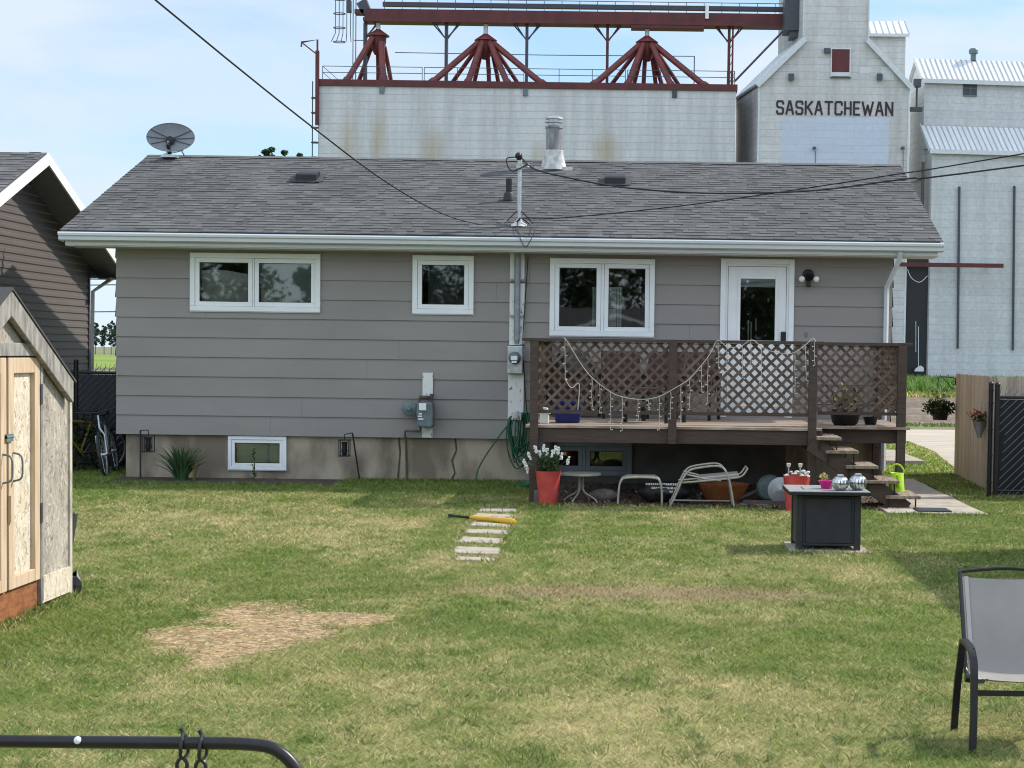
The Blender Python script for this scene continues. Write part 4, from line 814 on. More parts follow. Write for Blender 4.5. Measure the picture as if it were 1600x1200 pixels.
def post(x, y, z0, z1, w=.09): m = MB(); m.box(x - w / 2, x + w / 2, y - w / 2, y + w / 2, z0, z1, .4); return m.build('post', 'deck', dk, bevel=.004)
ZT = 2.03
for (x, y, z0) in ((XL + .075, DF - .046, 0), (.315, DF - .046, ZD - .21), (XC - .095, DF - .046, 0), (XR - .075, DF2 - .046, 0)): post(x, y, z0, ZT - .04, .1 if x < 3 else .11)
post(XL + .06, YW - .12, 0, ZT - .04); post(XR - .06, YW - .12, 0, ZT - .04)
m = MB(); m.box(XL - .08, XC + .03, DF - .10, DF + .045, ZT - .038, ZT); m.build('top_rail', 'deck', dk, bevel=.004)
m = MB(); m.box(XC + .034, XR + .05, DF2 - .10, DF2 + .045, ZT - .038, ZT); m.build('top_rail', 'deck', dk, bevel=.004)
m = MB(); m.box(XL - .06, XL + .085, DF + .05, YW - .03, ZT - .037, ZT - .001); m.build('top_rail', 'deck', dk, bevel=.004)
m = MB(); m.box(XR - .09, XR + .06, DF2 + .05, YW - .03, ZT - .037, ZT + .004); m.build('top_rail', 'deck', dk, bevel=.004)
for (xa, xb, yy) in ((XL + .13, .26, DF), (.37, XC - .15, DF), (XC + .05, XR - .135, DF2)):
    m = MB(); m.box(xa, xb, yy - .05, yy - .012, ZD + .145, ZD + .185); m.build('bottom_rail', 'deck', dk)
def lattice(L_, H, pitch=.132, w=.035):
    """strips in the plane y = 0, two crossing layers, clipped to the panel"""
    m = MB(); g = random.Random(int(L_ * 100))
    for s, y0 in ((1, 0.0), (-1, .009)):
        k0 = -int(H / pitch) - 2
        for k in range(k0, int(L_ / pitch) + int(H / pitch) + 3):
            c0 = k * pitch
            hw = w * .7071
            pts = []
            # strip centre line x = c0 + s*z (s>0) or x = c0 - z + H
            def xz(z): return (c0 + z) if s > 0 else (c0 + H - z)
            za, zb = 0.0, H; xa, xb = xz(0), xz(H)
            poly = [(xa - hw, 0), (xa + hw, 0), (xb + hw, H), (xb - hw, H)]
            for (sg, lim) in ((1, 0.0), (-1, L_)):      # clip against x>=0 and x<=L
                res = []
                for i in range(len(poly)):
                    p, q = poly[i], poly[(i + 1) % len(poly)]; ip = sg * (p[0] - lim) >= 0; iq = sg * (q[0] - lim) >= 0
                    if ip: res.append(p)
                    if ip != iq: t = (lim - p[0]) / (q[0] - p[0]); res.append((lim, p[1] + t * (q[1] - p[1])))
                poly = res
                if len(poly) < 3: break
            if len(poly) >= 3: m.prism(poly, 'y', y0, y0 + .0085, g.random())
    return m
def panel(p0, ang, L_, H):
    m = lattice(L_, H); c_, s_ = math.cos(ang), math.sin(ang)
    m.v = [(p0[0] + x * c_ - y * s_, p0[1] + x * s_ + y * c_, p0[2] + z) for (x, y, z) in m.v]
    return m.build('lattice_panel', 'lattice', dk)
ZL = ZD + .18; HL = ZT - .04 - ZL
panel((XL + .125, DF - .03, ZL), 0, .315 - .05 - XL - .125, HL); panel((.365, DF - .03, ZL), 0, XC - .145 - .365, HL); panel((XC + .04, DF2 - .03, ZL), 0, XR - .13 - XC - .04, HL)
panel((XR - .05, DF2 + .02, ZL), pi / 2, YW - .17 - DF2, HL); panel((XL + .03, DF + .02, ZL), pi / 2, YW - .17 - DF, HL)
# stairs down to the right in front of the narrower section
st = thing('deck_stairs', 'open dark stairs with plank treads going down from the deck to the path', 'stairs', (2.7, 22.1, 0))
for yy in (21.72, 22.52): m = MB(); m.bar((2.0, yy, .80), (3.17, yy, .0), .04, .20, (0, 0, 1), .4); m.build('stringer', 'deck', st)
for (xa, xb, z) in ((2.06, 2.36, .875), (2.17, 2.57, .715), (2.42, 2.81, .535), (2.66, 3.07, .36), (2.91, 3.33, .175)):
    m = MB(); m.box(xa, xb, 21.62, 22.62, z - .038, z); t = m.build('tread', 'tread', st, bevel=.005)
    for yy in (21.68, 22.55):
        for (q, dz) in ((xb - .06, .21), (xa + .03, .16)): m = MB(); m.box(q, q + .015, yy, yy + .03, max(z - dz, 0), z - .039); m.build('bracket', 'blackmetal', t)
# string of icicle lights along the lattice
YS = DF - .11
m = MB()
main = [(880, 527.5), (886, 533), (907, 567), (925, 590), (952, 611), (972, 620), (1000, 624), (1029, 620), (1062, 602), (1077, 592), (1095, 572), (1110, 552), (1121, 532), (1137, 542), (1157, 541), (1175, 531), (1190, 542), (1210, 550), (1237, 552), (1257, 540), (1270, 529), (1275, 534)]
m.tube(catmull([P(a, b, YS) for a, b in main], 4), .0048, 6)
drops = [(883, 530, 592), (925, 590, 640), (937, 600, 645), (954, 611, 672), (972, 620, 672), (997, 624, 655), (1013, 623, 640), (1030, 620, 672), (1048, 612, 655), (1064, 601, 665), (1078, 591, 640), (1096, 571, 612), (1106, 557, 630), (1122, 534, 575), (1136, 542, 580), (1160, 540, 590), (1173, 532, 570), (1190, 542, 610), (1242, 551, 615), (1259, 540, 595), (1273, 534, 570)]
g = random.Random(3); bl = MB()
for (px, y0, y1) in drops:
    a = P(px, y0, YS); b = P(px, y1, YS); n_ = 5
    pts = [a + (b - a) * (i / n_) + Vector((g.uniform(-.006, .006) if i else 0, -.004, 0)) for i in range(n_ + 1)]
    m.tube(pts, .0033, 5)
    for i in range(1, n_ + 1):
        q = pts[i]; d = Vector((g.choice((-1, 1)) * .02, -.006, g.uniform(-.012, .006))); m.tube([q, q + d], .003, 4); bl.ball(q + d, .0072, 6, 4)
stg = m.build('string_lights', 'whitelight', origin=P(1000, 624, YS)); tag(stg, 'white icicle string lights swagged across the deck lattice', 'string lights')
bl.build('bulb', 'bulb', stg)
m = MB(); m.tube(catmull([P(883, 592, DF - .06), P(893, 606, DF - .06), P(905, 600, DF - .06), P(903, 640, DF - .06)], 5), .006, 5); tag(m.build('string_lights', 'whitelight', origin=P(883, 592, DF)), 'loose white wire end hanging on the left lattice panel', 'wire')

# ------------------------------------------------------------------ things on the deck
def wicker_chair(x, y, rz, label):
    t = thing('patio_chair', label, 'chair', (0, 0, 0), 'brown chairs behind the lattice')
    m = MB(); m.box(-.27, .27, -.26, .26, .36, .45); m.build('seat', 'brownfabric', t, bevel=.03)
    m = MB(); m.add([(-.27, .2, .44), (.27, .2, .44), (.27, .33, .92), (-.27, .33, .92), (-.27, .27, .42), (.27, .27, .42), (.27, .39, .9), (-.27, .39, .9)], [(0, 1, 2, 3), (7, 6, 5, 4), (0, 4, 5, 1), (1, 5, 6, 2), (2, 6, 7, 3), (3, 7, 4, 0)]); m.build('backrest', 'brownfabric', t, bevel=.02)
    for s in (-1, 1):
        m = MB(); m.box(s * .30 - .03, s * .30 + .03, -.25, .3, .6, .63); m.build('armrest', 'brownfabric', t)
        for yy in (-.23, .26): m = MB(); m.box(s * .30 - .02, s * .30 + .02, yy - .02, yy + .02, 0, .6); m.build('leg', 'blackmetal', t)
    t.location = (x, y, ZD + .004); t.rotation_euler = (0, 0, rz); return t
wicker_chair(-.32, 24.5, .15, 'brown deck chair behind the lattice under the left part of the kitchen window')
wicker_chair(.1, 23.2, -.5, 'brown deck chair nearest the lattice left of the middle post')
wicker_chair(.62, 24.3, -.3, 'brown deck chair behind the lattice between the kitchen window and the door')
cl = thing('cooler', 'blue cooler on the deck floor behind the left lattice panel', 'cooler', (-.98, 22.75, ZD)); m = MB(); m.prism([(-1.15, ZD + .0), (-.85, ZD), (-.82, ZD + .24), (-1.18, ZD + .24)], 'y', 22.6, 22.95); m.build('body', 'blue', cl, bevel=.02); m = MB(); m.box(-1.195, -.805, 22.585, 22.965, ZD + .242, ZD + .29); m.build('lid', 'blue', cl, bevel=.015)
m = MB(); m.box(-1.33, -1.22, 22.3, 22.42, ZD, ZD + .12); m.prism([(-1.35, ZD + .12), (-1.2, ZD + .12), (-1.24, ZD + .2), (-1.3, ZD + .2)], 'y', 22.3, 22.42); tag(m.build('jug', 'white', origin=(-1.27, 22.36, ZD), bevel=.01), 'small white jug at the left end of the deck floor', 'jug')
sf = thing('grill_shelf', 'brown grill cabinet at the left end of the deck', 'grill', (-1.05, 24.7, ZD)); m = MB(); m.box(-1.32, -.72, 24.5, 25.0, ZD + .1, ZD + .6); m.build('cabinet', 'brownfabric', sf, bevel=.02); m = MB(); m.lathe([(.001, .33), (.2, .3), (.3, .12), (.3, 0)], (-1.02, 24.75, ZD + .6), 20); m.build('hood', 'blackmetal', sf)
pl = thing('bowl_planter', 'black bowl planter with small flowers on the deck above the stairs', 'planter', (2.56, 23.1, ZD)); m = MB(); m.lathe([(.001, 0), (.14, 0), (.17, .04), (.2, .17), (.215, .19), (.2, .2), (.18, .16)], (2.56, 23.1, ZD + .003), 24); m.build('bowl', 'dark', pl)
m = MB(); m.lathe([(.001, 0), (.07, 0), (.1, .1), (.085, .1)], (2.92, 23.35, ZD + .003), 16); tag(m.build('flower_pot', 'dark', origin=(2.92, 23.35, ZD)), 'small black pot right of the bowl planter on the deck', 'pot')

def tuft(name, parent, c, n, h, spread, w, cols, seed, droop=.3, seg=3):
    """grass-like or leafy clump: n pointed blades of several segments from around c"""
    g = np.random.default_rng(seed); V = []; F = []; C_ = []
    for i in range(n):
        a = g.random() * 2 * pi; hh = h * (.5 + .6 * g.random()); sp = spread * (.15 + g.random()); r0 = spread * .18 * g.random()
        col = np.array(cols[int(g.random() * len(cols))]) * (.7 + .6 * g.random()); dx, dy = math.cos(a), math.sin(a); tw = a + pi / 2 + g.normal(0, .5); b = len(V)
        for k in range(seg + 1):
            t = k / seg; x = c[0] + dx * (r0 + sp * t ** 1.6); y = c[1] + dy * (r0 + sp * t ** 1.6); z = c[2] + hh * (t - droop * t ** 3); ww = w * (1 - t) ** .6 * .5 + .0004
            V += [(x - math.cos(tw) * ww, y - math.sin(tw) * ww, z), (x + math.cos(tw) * ww, y + math.sin(tw) * ww, z)]; C_ += [col, col]
        F += [(b + 2 * k, b + 2 * k + 1, b + 2 * k + 3, b + 2 * k + 2) for k in range(seg)]
    V = np.array(V); off = np.array(wloc(parent)) if parent is not None else np.array(c)
    o = np_mesh(name, V - off, np.array(F), 'leaf', np.array(C_))
    if parent is not None: o.parent = parent
    else: o.location = c
    return o
def leaves(name, parent, c, rad, n, size, cols, seed, squash=(1, 1, 1)):
    """a mound of small leaves spread through an ellipsoid"""
    g = np.random.default_rng(seed); p = g.normal(0, 1, (n, 3)); p /= np.linalg.norm(p, axis=1)[:, None]; p *= (g.random(n) ** .45)[:, None] * rad * np.array(squash); p += np.array(c)
    u = g.normal(0, 1, (n, 3)); u /= np.linalg.norm(u, axis=1)[:, None]; v = np.cross(u, g.normal(0, 1, (n, 3))); v /= np.linalg.norm(v, axis=1)[:, None]; s = size * (.6 + .8 * g.random(n))[:, None]
    V = np.stack([p - u * s, p + v * s * .45, p + u * s, p - v * s * .45], 1).reshape(-1, 3); i = np.arange(n) * 4; F = np.stack([i, i + 1, i + 2, i + 3], 1)
    cc = np.array(cols)[(g.random(n) * len(cols)).astype(int)] * (.65 + .7 * g.random(n))[:, None]
    off = np.array(wloc(parent)) if parent is not None else np.array(c)
    o = np_mesh(name, V - off, F, 'leaf', np.repeat(cc, 4, 0))
    if parent is not None: o.parent = parent
    else: o.location = c
    return o
GR = [(.05, .10, .025), (.08, .13, .035), (.035, .075, .02)]
leaves('foliage', pl, (2.56, 23.1, ZD + .32), .2, 160, .04, [(.03, .05, .018), (.06, .08, .02), (.4, .38, .1)], 20, (1.1, 1, .9))
fl_ = leaves('bloom', pl, (2.62, 23.05, ZD + .36), .22, 16, .03, [(.7, .7, .62), (.7, .6, .2)], 21)

# ------------------------------------------------------------------ things below and around the deck
def planter(loc, r0, r1, h, label):
    t = thing('tall_planter', label, 'planter', loc); x, y, z = loc
    m = MB(); m.lathe([(.001, .0), (r0, 0), (r0 * 1.01, .02), (r1, h - .02), (r1 * 1.03, h), (r1 * .95, h), (r1 * .9, h - .05)], (x, y, z), 28); m.build('pot', 'redplastic', t)
    m = MB(); m.lathe([(.001, h - .035), (r1 * .93, h - .04)], (x, y, z), 20); m.build('soil', 'soil', t); return t
t = planter((-1.18, 21.62, 0), .105, .152, .425, 'tall coral planter with white snapdragon like flowers at the deck corner'); x, y, z = -1.18, 21.62, .42
leaves('foliage', t, (x, y, z + .10), .15, 420, .028, [(.05, .09, .03), (.07, .11, .04), (.035, .065, .025)], 31, (.95, .9, .85))
fm = MB(); g = random.Random(5)
for (dx, hh) in ((-.3, .13), (-.24, .22), (-.16, .3), (-.11, .24), (-.06, .31), (-.02, .27), (.05, .25), (.09, .3), (.12, .28), (.16, .22), (.25, .17), (-.27, .05)):
    dy = g.uniform(-.08, .08)
    for k in range(5):
        for q in range(3): fm.ball((x + dx * (1 - .1 * k * .2) + g.uniform(-.014, .014), y + dy + g.uniform(-.012, .012), z + hh - .018 * k + g.uniform(-.006, .006)), .0125, 5, 4)
    fm.tube([(x + dx * .25, y + dy * .3, z), (x + dx * .7, y + dy, z + hh * .6), (x + dx, y + dy, z + hh)], .004, 4, mi=1)
fm.build('flower_spike', ['flower', pmat('stem_green', (.05, .09, .03), .7)], t)
m = MB(); m.box(-1.36, -1.16, 21.75, 21.95, 0, .17); tag(m.build('concrete_block', 'stoneedge', bevel=.01, origin=(-1.26, 21.85, 0)), 'grey block on the ground behind the coral planter at the deck corner', 'block')
# round side table
tb = thing('side_table', 'round taupe metal side table with bent legs under the deck', 'table', (-.80, 22.05, 0))
m = MB(); m.lathe([(.001, .345), (.235, .345), (.25, .35), (.25, .372), (.24, .378)], (-.80, 22.05, 0), 32); m.build('rim', 'beigemetal', tb)
m = MB(); m.lathe([(.001, .381), (.22, .3795), (.238, .3785)], (-.80, 22.05, 0), 32); m.build('tabletop', 'beigemetal', tb)
for k in range(4):
    a = pi / 4 + k * pi / 2 + .35; cx, cy = math.cos(a), math.sin(a)
    m = MB(); m.tube(catmull([(-.80 + cx * .03, 22.05 + cy * .03, .345), (-.80 + cx * .03, 22.05 + cy * .03, .19), (-.80 + cx * .07, 22.05 + cy * .07, .13), (-.80 + cx * .2, 22.05 + cy * .2, .055), (-.80 + cx * .235, 22.05 + cy * .235, .0)], 4), .0105, 8); m.build('leg', 'beigemetal', tb)
# low foot stool of taupe tube
fs_ = thing('foot_stool', 'low taupe tube foot stool between the side table and the tipped chair', 'stool', (-.06, 21.75, 0))
for yy in (21.6, 21.9):
    m = MB(); m.tube(catmull([(-.335, yy, 0), (-.325, yy, .2), (-.30, yy, .31), (-.22, yy, .355), (.10, yy, .355), (.17, yy, .31), (.195, yy, .2), (.2, yy, 0)], 4), .0125, 8); m.build('leg_frame', 'beigemetal', fs_)
m = MB()
for k in range(10): zz = .371 - .00 * k; m.box(-.235, .115, 21.6 + k * .0305, 21.6 + k * .0305 + .024, .369, .376)
m.build('seat', 'beigemetal', fs_)
# tipped folded patio chair: frame lying over itself
pc = thing('folded_patio_chair', 'folded taupe patio chair frame lying tipped against the orange bowl', 'chair', (.75, 21.6, 0))
for yy in (21.45, 21.95):
    m = MB(); m.tube(catmull([(.28, yy, .0), (.36, yy, .16), (.44, yy, .35), (.52, yy, .46), (.66, yy, .50), (.86, yy, .52), (.95, yy, .47), (1.01, yy, .32), (1.07, yy, .0)], 5), .0125, 8); m.build('arm_frame', 'beigemetal', pc)
m = MB(); m.add([(.62, 21.47, .36), (1.12, 21.47, .41), (1.12, 21.93, .43), (.62, 21.93, .38), (.62, 21.47, .345), (1.12, 21.47, .395), (1.12, 21.93, .415), (.62, 21.93, .365)], [(0, 1, 2, 3), (7, 6, 5, 4), (0, 4, 5, 1), (1, 5, 6, 2), (2, 6, 7, 3), (3, 7, 4, 0)]); m.build('seat', 'sling', pc)
m = MB()
for yy in (21.47, 21.93): m.tube(catmull([(.40, yy, .31), (.62, yy, .33), (1.0, yy, .37), (1.15, yy, .40), (1.22, yy, .49)], 4), .012, 8); m.tube([(.46, yy, .42), (.72, yy, .36), (.9, yy, .345)], .011, 8)
m.tube([(1.22, 21.47, .49), (1.22, 21.93, .49)], .012, 8); m.tube([(.30, 21.45, .06), (.30, 21.95, .06)], .011, 8); m.tube([(.3, 21.95, .06), (1.04, 21.95, .06)], .011, 8); m.build('back_frame', 'beigemetal', pc)
# bag lying under the deck
bg_ = thing('soil_bag', 'black plastic bag with rows of white print lying behind the foot stool', 'bag', (.2, 22.2, 0))
m = MB(); nx_, ny_ = 18, 10; g = random.Random(2); vs = []
for i in range(nx_ + 1):
    for j in range(ny_): u = i / nx_; t = 2 * pi * j / ny_; rr = (.13 * (1 - abs(2 * u - 1) ** 4) + .015) * g.uniform(.94, 1.06); vs.append((-.10 + .68 * u, 22.2 + math.cos(t) * rr * 1.4, .14 + math.sin(t) * rr))
m.add(vs, [(i * ny_ + j, i * ny_ + (j + 1) % ny_, (i + 1) * ny_ + (j + 1) % ny_, (i + 1) * ny_ + j) for i in range(nx_) for j in range(ny_)], smooth=True); m.build('sack', 'dark', bg_)
m = MB(); g = random.Random(6)
for (z, xa, xb) in ((.235, .0, .42), (.19, .07, .40), (.145, .16, .34)):
    x = xa
    while x < xb: w = g.uniform(.014, .026); yb = 22.2 - .178 * math.sqrt(max(.05, 1 - ((z - .14) / .135) ** 2)) - .012; m.box(x, x + w, yb, yb + .004, z, z + .026); x += w + .007
m.build('print', 'oldwhite', bg_)
ob = thing('terracotta_bowl', 'wide orange brown bowl planter on the bark chips behind the tipped chair', 'planter', (.98, 22.45, 0)); m = MB(); m.lathe([(.001, 0), (.19, 0), (.25, .06), (.31, .2), (.325, .225), (.3, .23), (.27, .18), (.001, .17)], (.98, 22.45, .012), 28); m.build('bowl', 'orange', ob)
m = MB(); m.lathe([(.001, .025), (.10, .02), (.16, 0), (.165, .03), (.001, .05)], (1.68, 22.25, .18), 24, axis='-y'); tag(m.build('hose_reel_disc', 'galv', origin=(1.68, 22.25, .02)), 'round grey metal disc leaning behind the right coral planter', 'disc')
m = MB(); m.lathe([(.001, .05), (.14, .04), (.17, 0), (.15, -.1)], (1.56, 22.45, .19), 20, axis='-y'); tag(m.build('bucket', 'bluegrey', origin=(1.56, 22.45, .02)), 'dark grey bucket lying on its side left of the round metal disc', 'bucket')
m = MB(); m.bar((1.15, 22.3, .06), (1.5, 22.5, .2), .03, .03); tag(m.build('scrap_board', 'greyplank', origin=(1.3, 22.4, 0)), 'thin dark stick leaning under the deck left of the bucket', 'stick')
m = MB(); m.bar((1.2, 21.9, .05), (1.75, 21.75, .05), .09, .06); tag(m.build('scrap_board', 'greyplank', origin=(1.4, 21.8, 0)), 'weathered board lying on the ground left of the right planter', 'board')
g = random.Random(9)
for k in range(9):
    m = MB(); c_ = (g.uniform(1.15, 1.5), g.uniform(21.7, 22.0), .03); m.ball(c_, g.uniform(.02, .045), 6, 4, (1.3, 1, .6)); tag(m.build('edging_stone', 'stoneedge', origin=c_), 'small grey stone among others on the bark chips under the deck', 'stone', 'small stones under the deck')
m = MB(); m.ball((-.52, 22.3, .08), .12, 10, 6, (1.5, 1, .75)); tag(m.build('rock', 'stoneedge', origin=(-.52, 22.3, 0)), 'grey rock on the bark chips behind the side table', 'rock')
t = planter((1.80, 21.35, 0), .125, .16, .43, 'tall coral planter with white pebble blooms and two solar lights behind the fire table'); x, y, z = 1.80, 21.35, .42
fm = MB(); g = random.Random(15)
for k in range(26): fm.ball((x + g.uniform(-.13, .13), y + g.uniform(-.1, .1), z + g.uniform(0, .06)), g.uniform(.014, .028), 6, 4, (1.1, 1, .7))
fm.build('flower', 'flower', t)
for xx in (1.70, 1.84):
    so_ = thing('solar_light', 'small solar stake light standing in the right coral planter, ' + ('left one' if xx < 1.75 else 'right one'), 'garden light', (xx, 21.33, .4), 'solar lights in the coral planter')
    m = MB(); m.tube([(xx, 21.33, .4), (xx, 21.33, .53)], .009, 6); m.build('stake', 'galv', so_); m = MB(); m.lathe([(.018, 0), (.026, .035), (.026, .045), (.001, .05)], (xx, 21.33, .525), 12); m.build('lamp_head', 'whitelight', so_)
# concrete pads, path, mat, stepping stones
def slabs(name, rects, z, label, cat, group=None, mat='slab'):
    for i, (r, lab) in enumerate(zip(rects, label)):
        m = MB(); m.prism(r, 'z', -.02, z + .002 * (i % 2)); c = (sum(p[0] for p in r) / len(r), sum(p[1] for p in r) / len(r), 0); tag(m.build(name, mat, bevel=.008, origin=c), lab, cat, group)
slabs('stepping_stone', [s[::-1] for s in STONES], .022, ['stepping stone nearest the house in shade before the mulch', 'stepping stone right behind the yellow bat', 'narrow stepping stone just in front of the yellow bat', 'overgrown stepping stone, fourth counted from the house', 'broad bare stepping stone, fifth counted from the house', 'stepping stone with a grass tuft on it, second nearest the viewer', 'short last stepping stone at the lawn end of the row'], 'stepping stone', 'stepping stones in the lawn')
prects = []
yy = 20.95
labs = ['front path slab beside the foot of the stairs', 'path slab second from the lawn right of the stairs', 'path slab third from the lawn behind the watering can', 'path slab fourth from the lawn beside the house corner', 'path slab farthest from the lawn by the house side']
for k in range(5):
    y1 = yy + (1.22 if k else 1.0); xl = 2.85 if k == 0 else 3.0; prects.append([(xl, yy + .01), (4.03 - .03 * (k % 2), yy + .01), (4.0, y1 - .01), (xl, y1 - .01)]); yy = y1
slabs('path_slab', prects, .03, labs, 'paving slab', 'concrete path slabs')
m = MB(); m.box(3.22, 3.62, 21.1, 21.55, .034, .046); tag(m.build('door_mat', 'dark', origin=(3.4, 21.3, .034), bevel=.004), 'small dark mat on the path at the foot of the stairs', 'mat')
m = MB(); m.prism([(3.4, 30.75), (4.8, 30.75), (4.75, 34.3), (3.4, 34.3)], 'z', .0, .075); tag(m.build('side_stoop', 'slab', bevel=.01, origin=(4, 32, 0)), 'pale concrete slab in the sun beyond the house corner', 'slab')
m = MB(); m.prism([(1.36, 16.72), (2.12, 16.74), (2.1, 17.65), (1.37, 17.65)], 'z', -.01, .02); tag(m.build('concrete_pad', 'slab', bevel=.006, origin=(1.7, 17.2, 0)), 'flat concrete pad under the fire table', 'pad')
# fire table
ft = thing('fire_table', 'charcoal fire pit table with a grey tiled top on the lawn', 'fire table', (1.73, 17.2, .022))
m = MB(); m.box(1.44, 2.03, 16.92, 17.5, .06, .53); m.build('body', 'firepit', ft, bevel=.004)
m = MB(); m.box(1.52, 1.95, 16.905, 16.919, .085, .51); m.build('panel', 'firepit', ft, bevel=.004)
for (p, q) in ((1.43, 16.90), (1.98, 16.90), (1.43, 17.46), (1.98, 17.46)): m = MB(); m.box(p, p + .06, q, q + .06, .022, .535); m.build('corner_leg', 'firepit', ft, bevel=.004)
m = MB(); m.box(1.491, 1.979, 16.902, 16.93, .06, .082); m.build('kick_strip', 'firepit', ft, bevel=.004)
m = MB(); m.prism([(1.345, 16.76), (2.115, 16.76), (2.115, 17.60), (1.345, 17.60)], 'z', .548, .578); m.build('table_edge', 'blackmetal', ft, bevel=.004)
m = MB()
for (a, b, c, d) in ((1.35, 2.11, 16.765, 16.98), (1.35, 2.11, 17.38, 17.595), (1.35, 1.5, 16.983, 17.377), (1.96, 2.11, 16.983, 17.377)): m.box(a, b, c, d, .5785, .586)
m.build('tabletop', 'tile', ft, bevel=.002)
m = MB(); m.box(1.51, 1.95, 16.99, 17.37, .579, .588); m.build('burner_lid', 'tile', ft, bevel=.003)
def pumpkin(x, y, r, label):
    t = thing('glass_pumpkin', label, 'lantern', (x, y, .587), 'silver pumpkins on the fire table')
    m = MB(); m.lathe([(.001, 0), (r * .55, .002), (r * .85, r * .3), (r, r * .78), (r * .92, r * 1.2), (r * .62, r * 1.5), (r * .35, r * 1.6)], (x, y, .588), 48, lobes=12, amp=.12); m.build('globe', 'silver', t)
    m = MB(); m.lathe([(r * .35, 0), (r * .4, .006), (r * .38, .016), (r * .2, .02), (.001, .02)], (x, y, .588 + r * 1.58), 18); m.build('lid', 'galv', t)
pumpkin(1.84, 16.93, .083, 'left silver ribbed glass pumpkin on the fire table'); pumpkin(2.015, 16.99, .088, 'right silver ribbed glass pumpkin near the fire table edge')
t = thing('flower_pot', 'small magenta foil pot with a wilted yellow flower on the fire table', 'pot', (1.73, 17.12, .588)); m = MB(); m.lathe([(.001, 0), (.05, 0), (.065, .05), (.085, .075), (.07, .08), (.06, .06)], (1.73, 17.12, .589), 20, lobes=10, amp=.15); m.build('foil_pot', 'magenta', t)
leaves('bloom', t, (1.71, 17.12, .70), .045, 60, .014, [(.55, .45, .14), (.6, .55, .25), (.2, .22, .06)], 41); tuft('stem', t, (1.73, 17.12, .64), 9, .09, .07, .01, [(.1, .14, .04)], 42)
# watering can on the lowest tread
wc = thing('watering_can', 'lime green watering can standing on the lowest stair tread', 'watering can', (3.14, 22.38, .176))
m = MB(); m.lathe([(.001, 0), (.105, 0), (.10, .02), (.085, .22), (.08, .23), (.07, .22)], (3.14, 22.38, .177), 26); m.build('body', 'lime', wc)
m = MB(); m.tube(catmull([(3.065, 22.38, .39), (3.05, 22.38, .44), (3.10, 22.38, .505), (3.17, 22.38, .505), (3.225, 22.38, .44), (3.215, 22.38, .38)], 5), .011, 8); m.build('handle', 'lime', wc)
m = MB(); m.tube([(3.15, 22.30, .24), (3.13, 22.22, .33), (3.12, 22.2, .40)], [.03, .022, .018], 10); m.build('spout', 'lime', wc)
# plastic bat
bt = thing('toy_bat', 'yellow plastic bat with a black grip lying across the stepping stones', 'bat', (-1.75, 19.35, .03))
a, b = Vector((-2.17, 19.80, .035)), Vector((-1.38, 19.0, .05)); d = b - a
m = MB(); m.tube([a, a + d * .03, a + d * .07, a + d * .33], [.022, .024, .014, .017], 10); m.build('grip', 'dark', bt)
m = MB(); m.tube([a + d * .33, a + d * .45, a + d * .6, a + d * .85, a + d * .97, a + d], [.02, .025, .030, .033, .031, .018], 14); m.build('barrel', 'yellow', bt)
# shepherd hooks with lanterns
def lantern_hook(x, y, tilt, side, label):
    t = thing('shepherd_hook', label, 'hook', (x, y, 0)); top = Vector((x - tilt * .65, y, .69)); e = top + Vector((side * .11, 0, .005 - .03 * (tilt > 0)))
    m = MB(); m.tube([(x, y, 0), top], .0125, 6); m.tube([top, e, e + Vector((0, 0, -.06))], .008, 6); m.build('rod', 'blackmetal', t)
    l = thing('hanging_lantern', label.replace('hook', 'wire lantern').split(' holding')[0] + ' hanging from its hook', 'lantern', e + Vector((0, 0, -.31)), 'black wire lanterns on hooks'); cx, cy, cz = e.x, e.y, e.z - .31
    m = MB(); m.box(cx - .082, cx + .082, cy - .08, cy + .08, cz + .225, cz + .24); m.box(cx - .075, cx + .075, cy - .07, cy + .07, cz, cz + .014); m.tube([(cx, cy, cz + .24), (cx, cy, cz + .262)], .006, 6)
    for (i, j) in ((-1, -1), (1, -1), (1, 1), (-1, 1)): m.box(cx + i * .068 - .006, cx + i * .068 + .006, cy + j * .062 - .006, cy + j * .062 + .006, cz + .014, cz + .225)
    for k in range(4): m.box(cx - .05 + k * .032, cx - .046 + k * .032, cy - .066, cy - .062, cz + .014, cz + .225)
    m.build('cage', 'blackmetal', l); m = MB(); m.lathe([(.03, 0), (.045, .06), (.035, .13), (.045, .19)], (cx, cy, cz + .015), 14); m.build('inner_jar', 'dark', l)
lantern_hook(-7.08, 25.05, 0, 1, 'upright black hook in the bed left of the iris clump holding a lantern')
lantern_hook(-4.02, 25.15, .17, -1, 'leaning black hook at the right end of the bed holding a lantern')
t = thing('iris_clump', 'large clump of sword shaped iris leaves in the bed by the foundation', 'plant', (-6.48, 24.95, 0)); tuft('foliage', t, (-6.48, 24.95, 0), 170, .64, .44, .034, [(.08, .16, .065), (.10, .19, .075), (.05, .11, .045)], 51, .28, 4); tuft('seed_stalk', t, (-6.3, 24.9, 0), 4, .6, .12, .02, [(.2, .17, .05)], 52, .05)
t = thing('lily_stem', 'single leafy lily stem in front of the basement window', 'plant', (-5.47, 24.95, 0)); m = MB(); m.tube([(-5.47, 24.95, 0), (-5.46, 24.95, .25), (-5.48, 24.95, .46)], .008, 5); m.build('stem', pmat('stem_green2', (.05, .08, .03), .7), t)
for k in range(30): z = .03 + .43 * random.random(); tuft('leaf', t, (-5.47, 24.95, z), 1, .05, (.15 - .14 * z) * R(.7, 1.2), .034, [(.06, .11, .04), (.09, .15, .055), (.045, .085, .03)], 60 + k, R(.1, .9))
tuft('bud', t, (-5.48, 24.95, .44), 4, .06, .03, .02, [(.4, .44, .36)], 70)

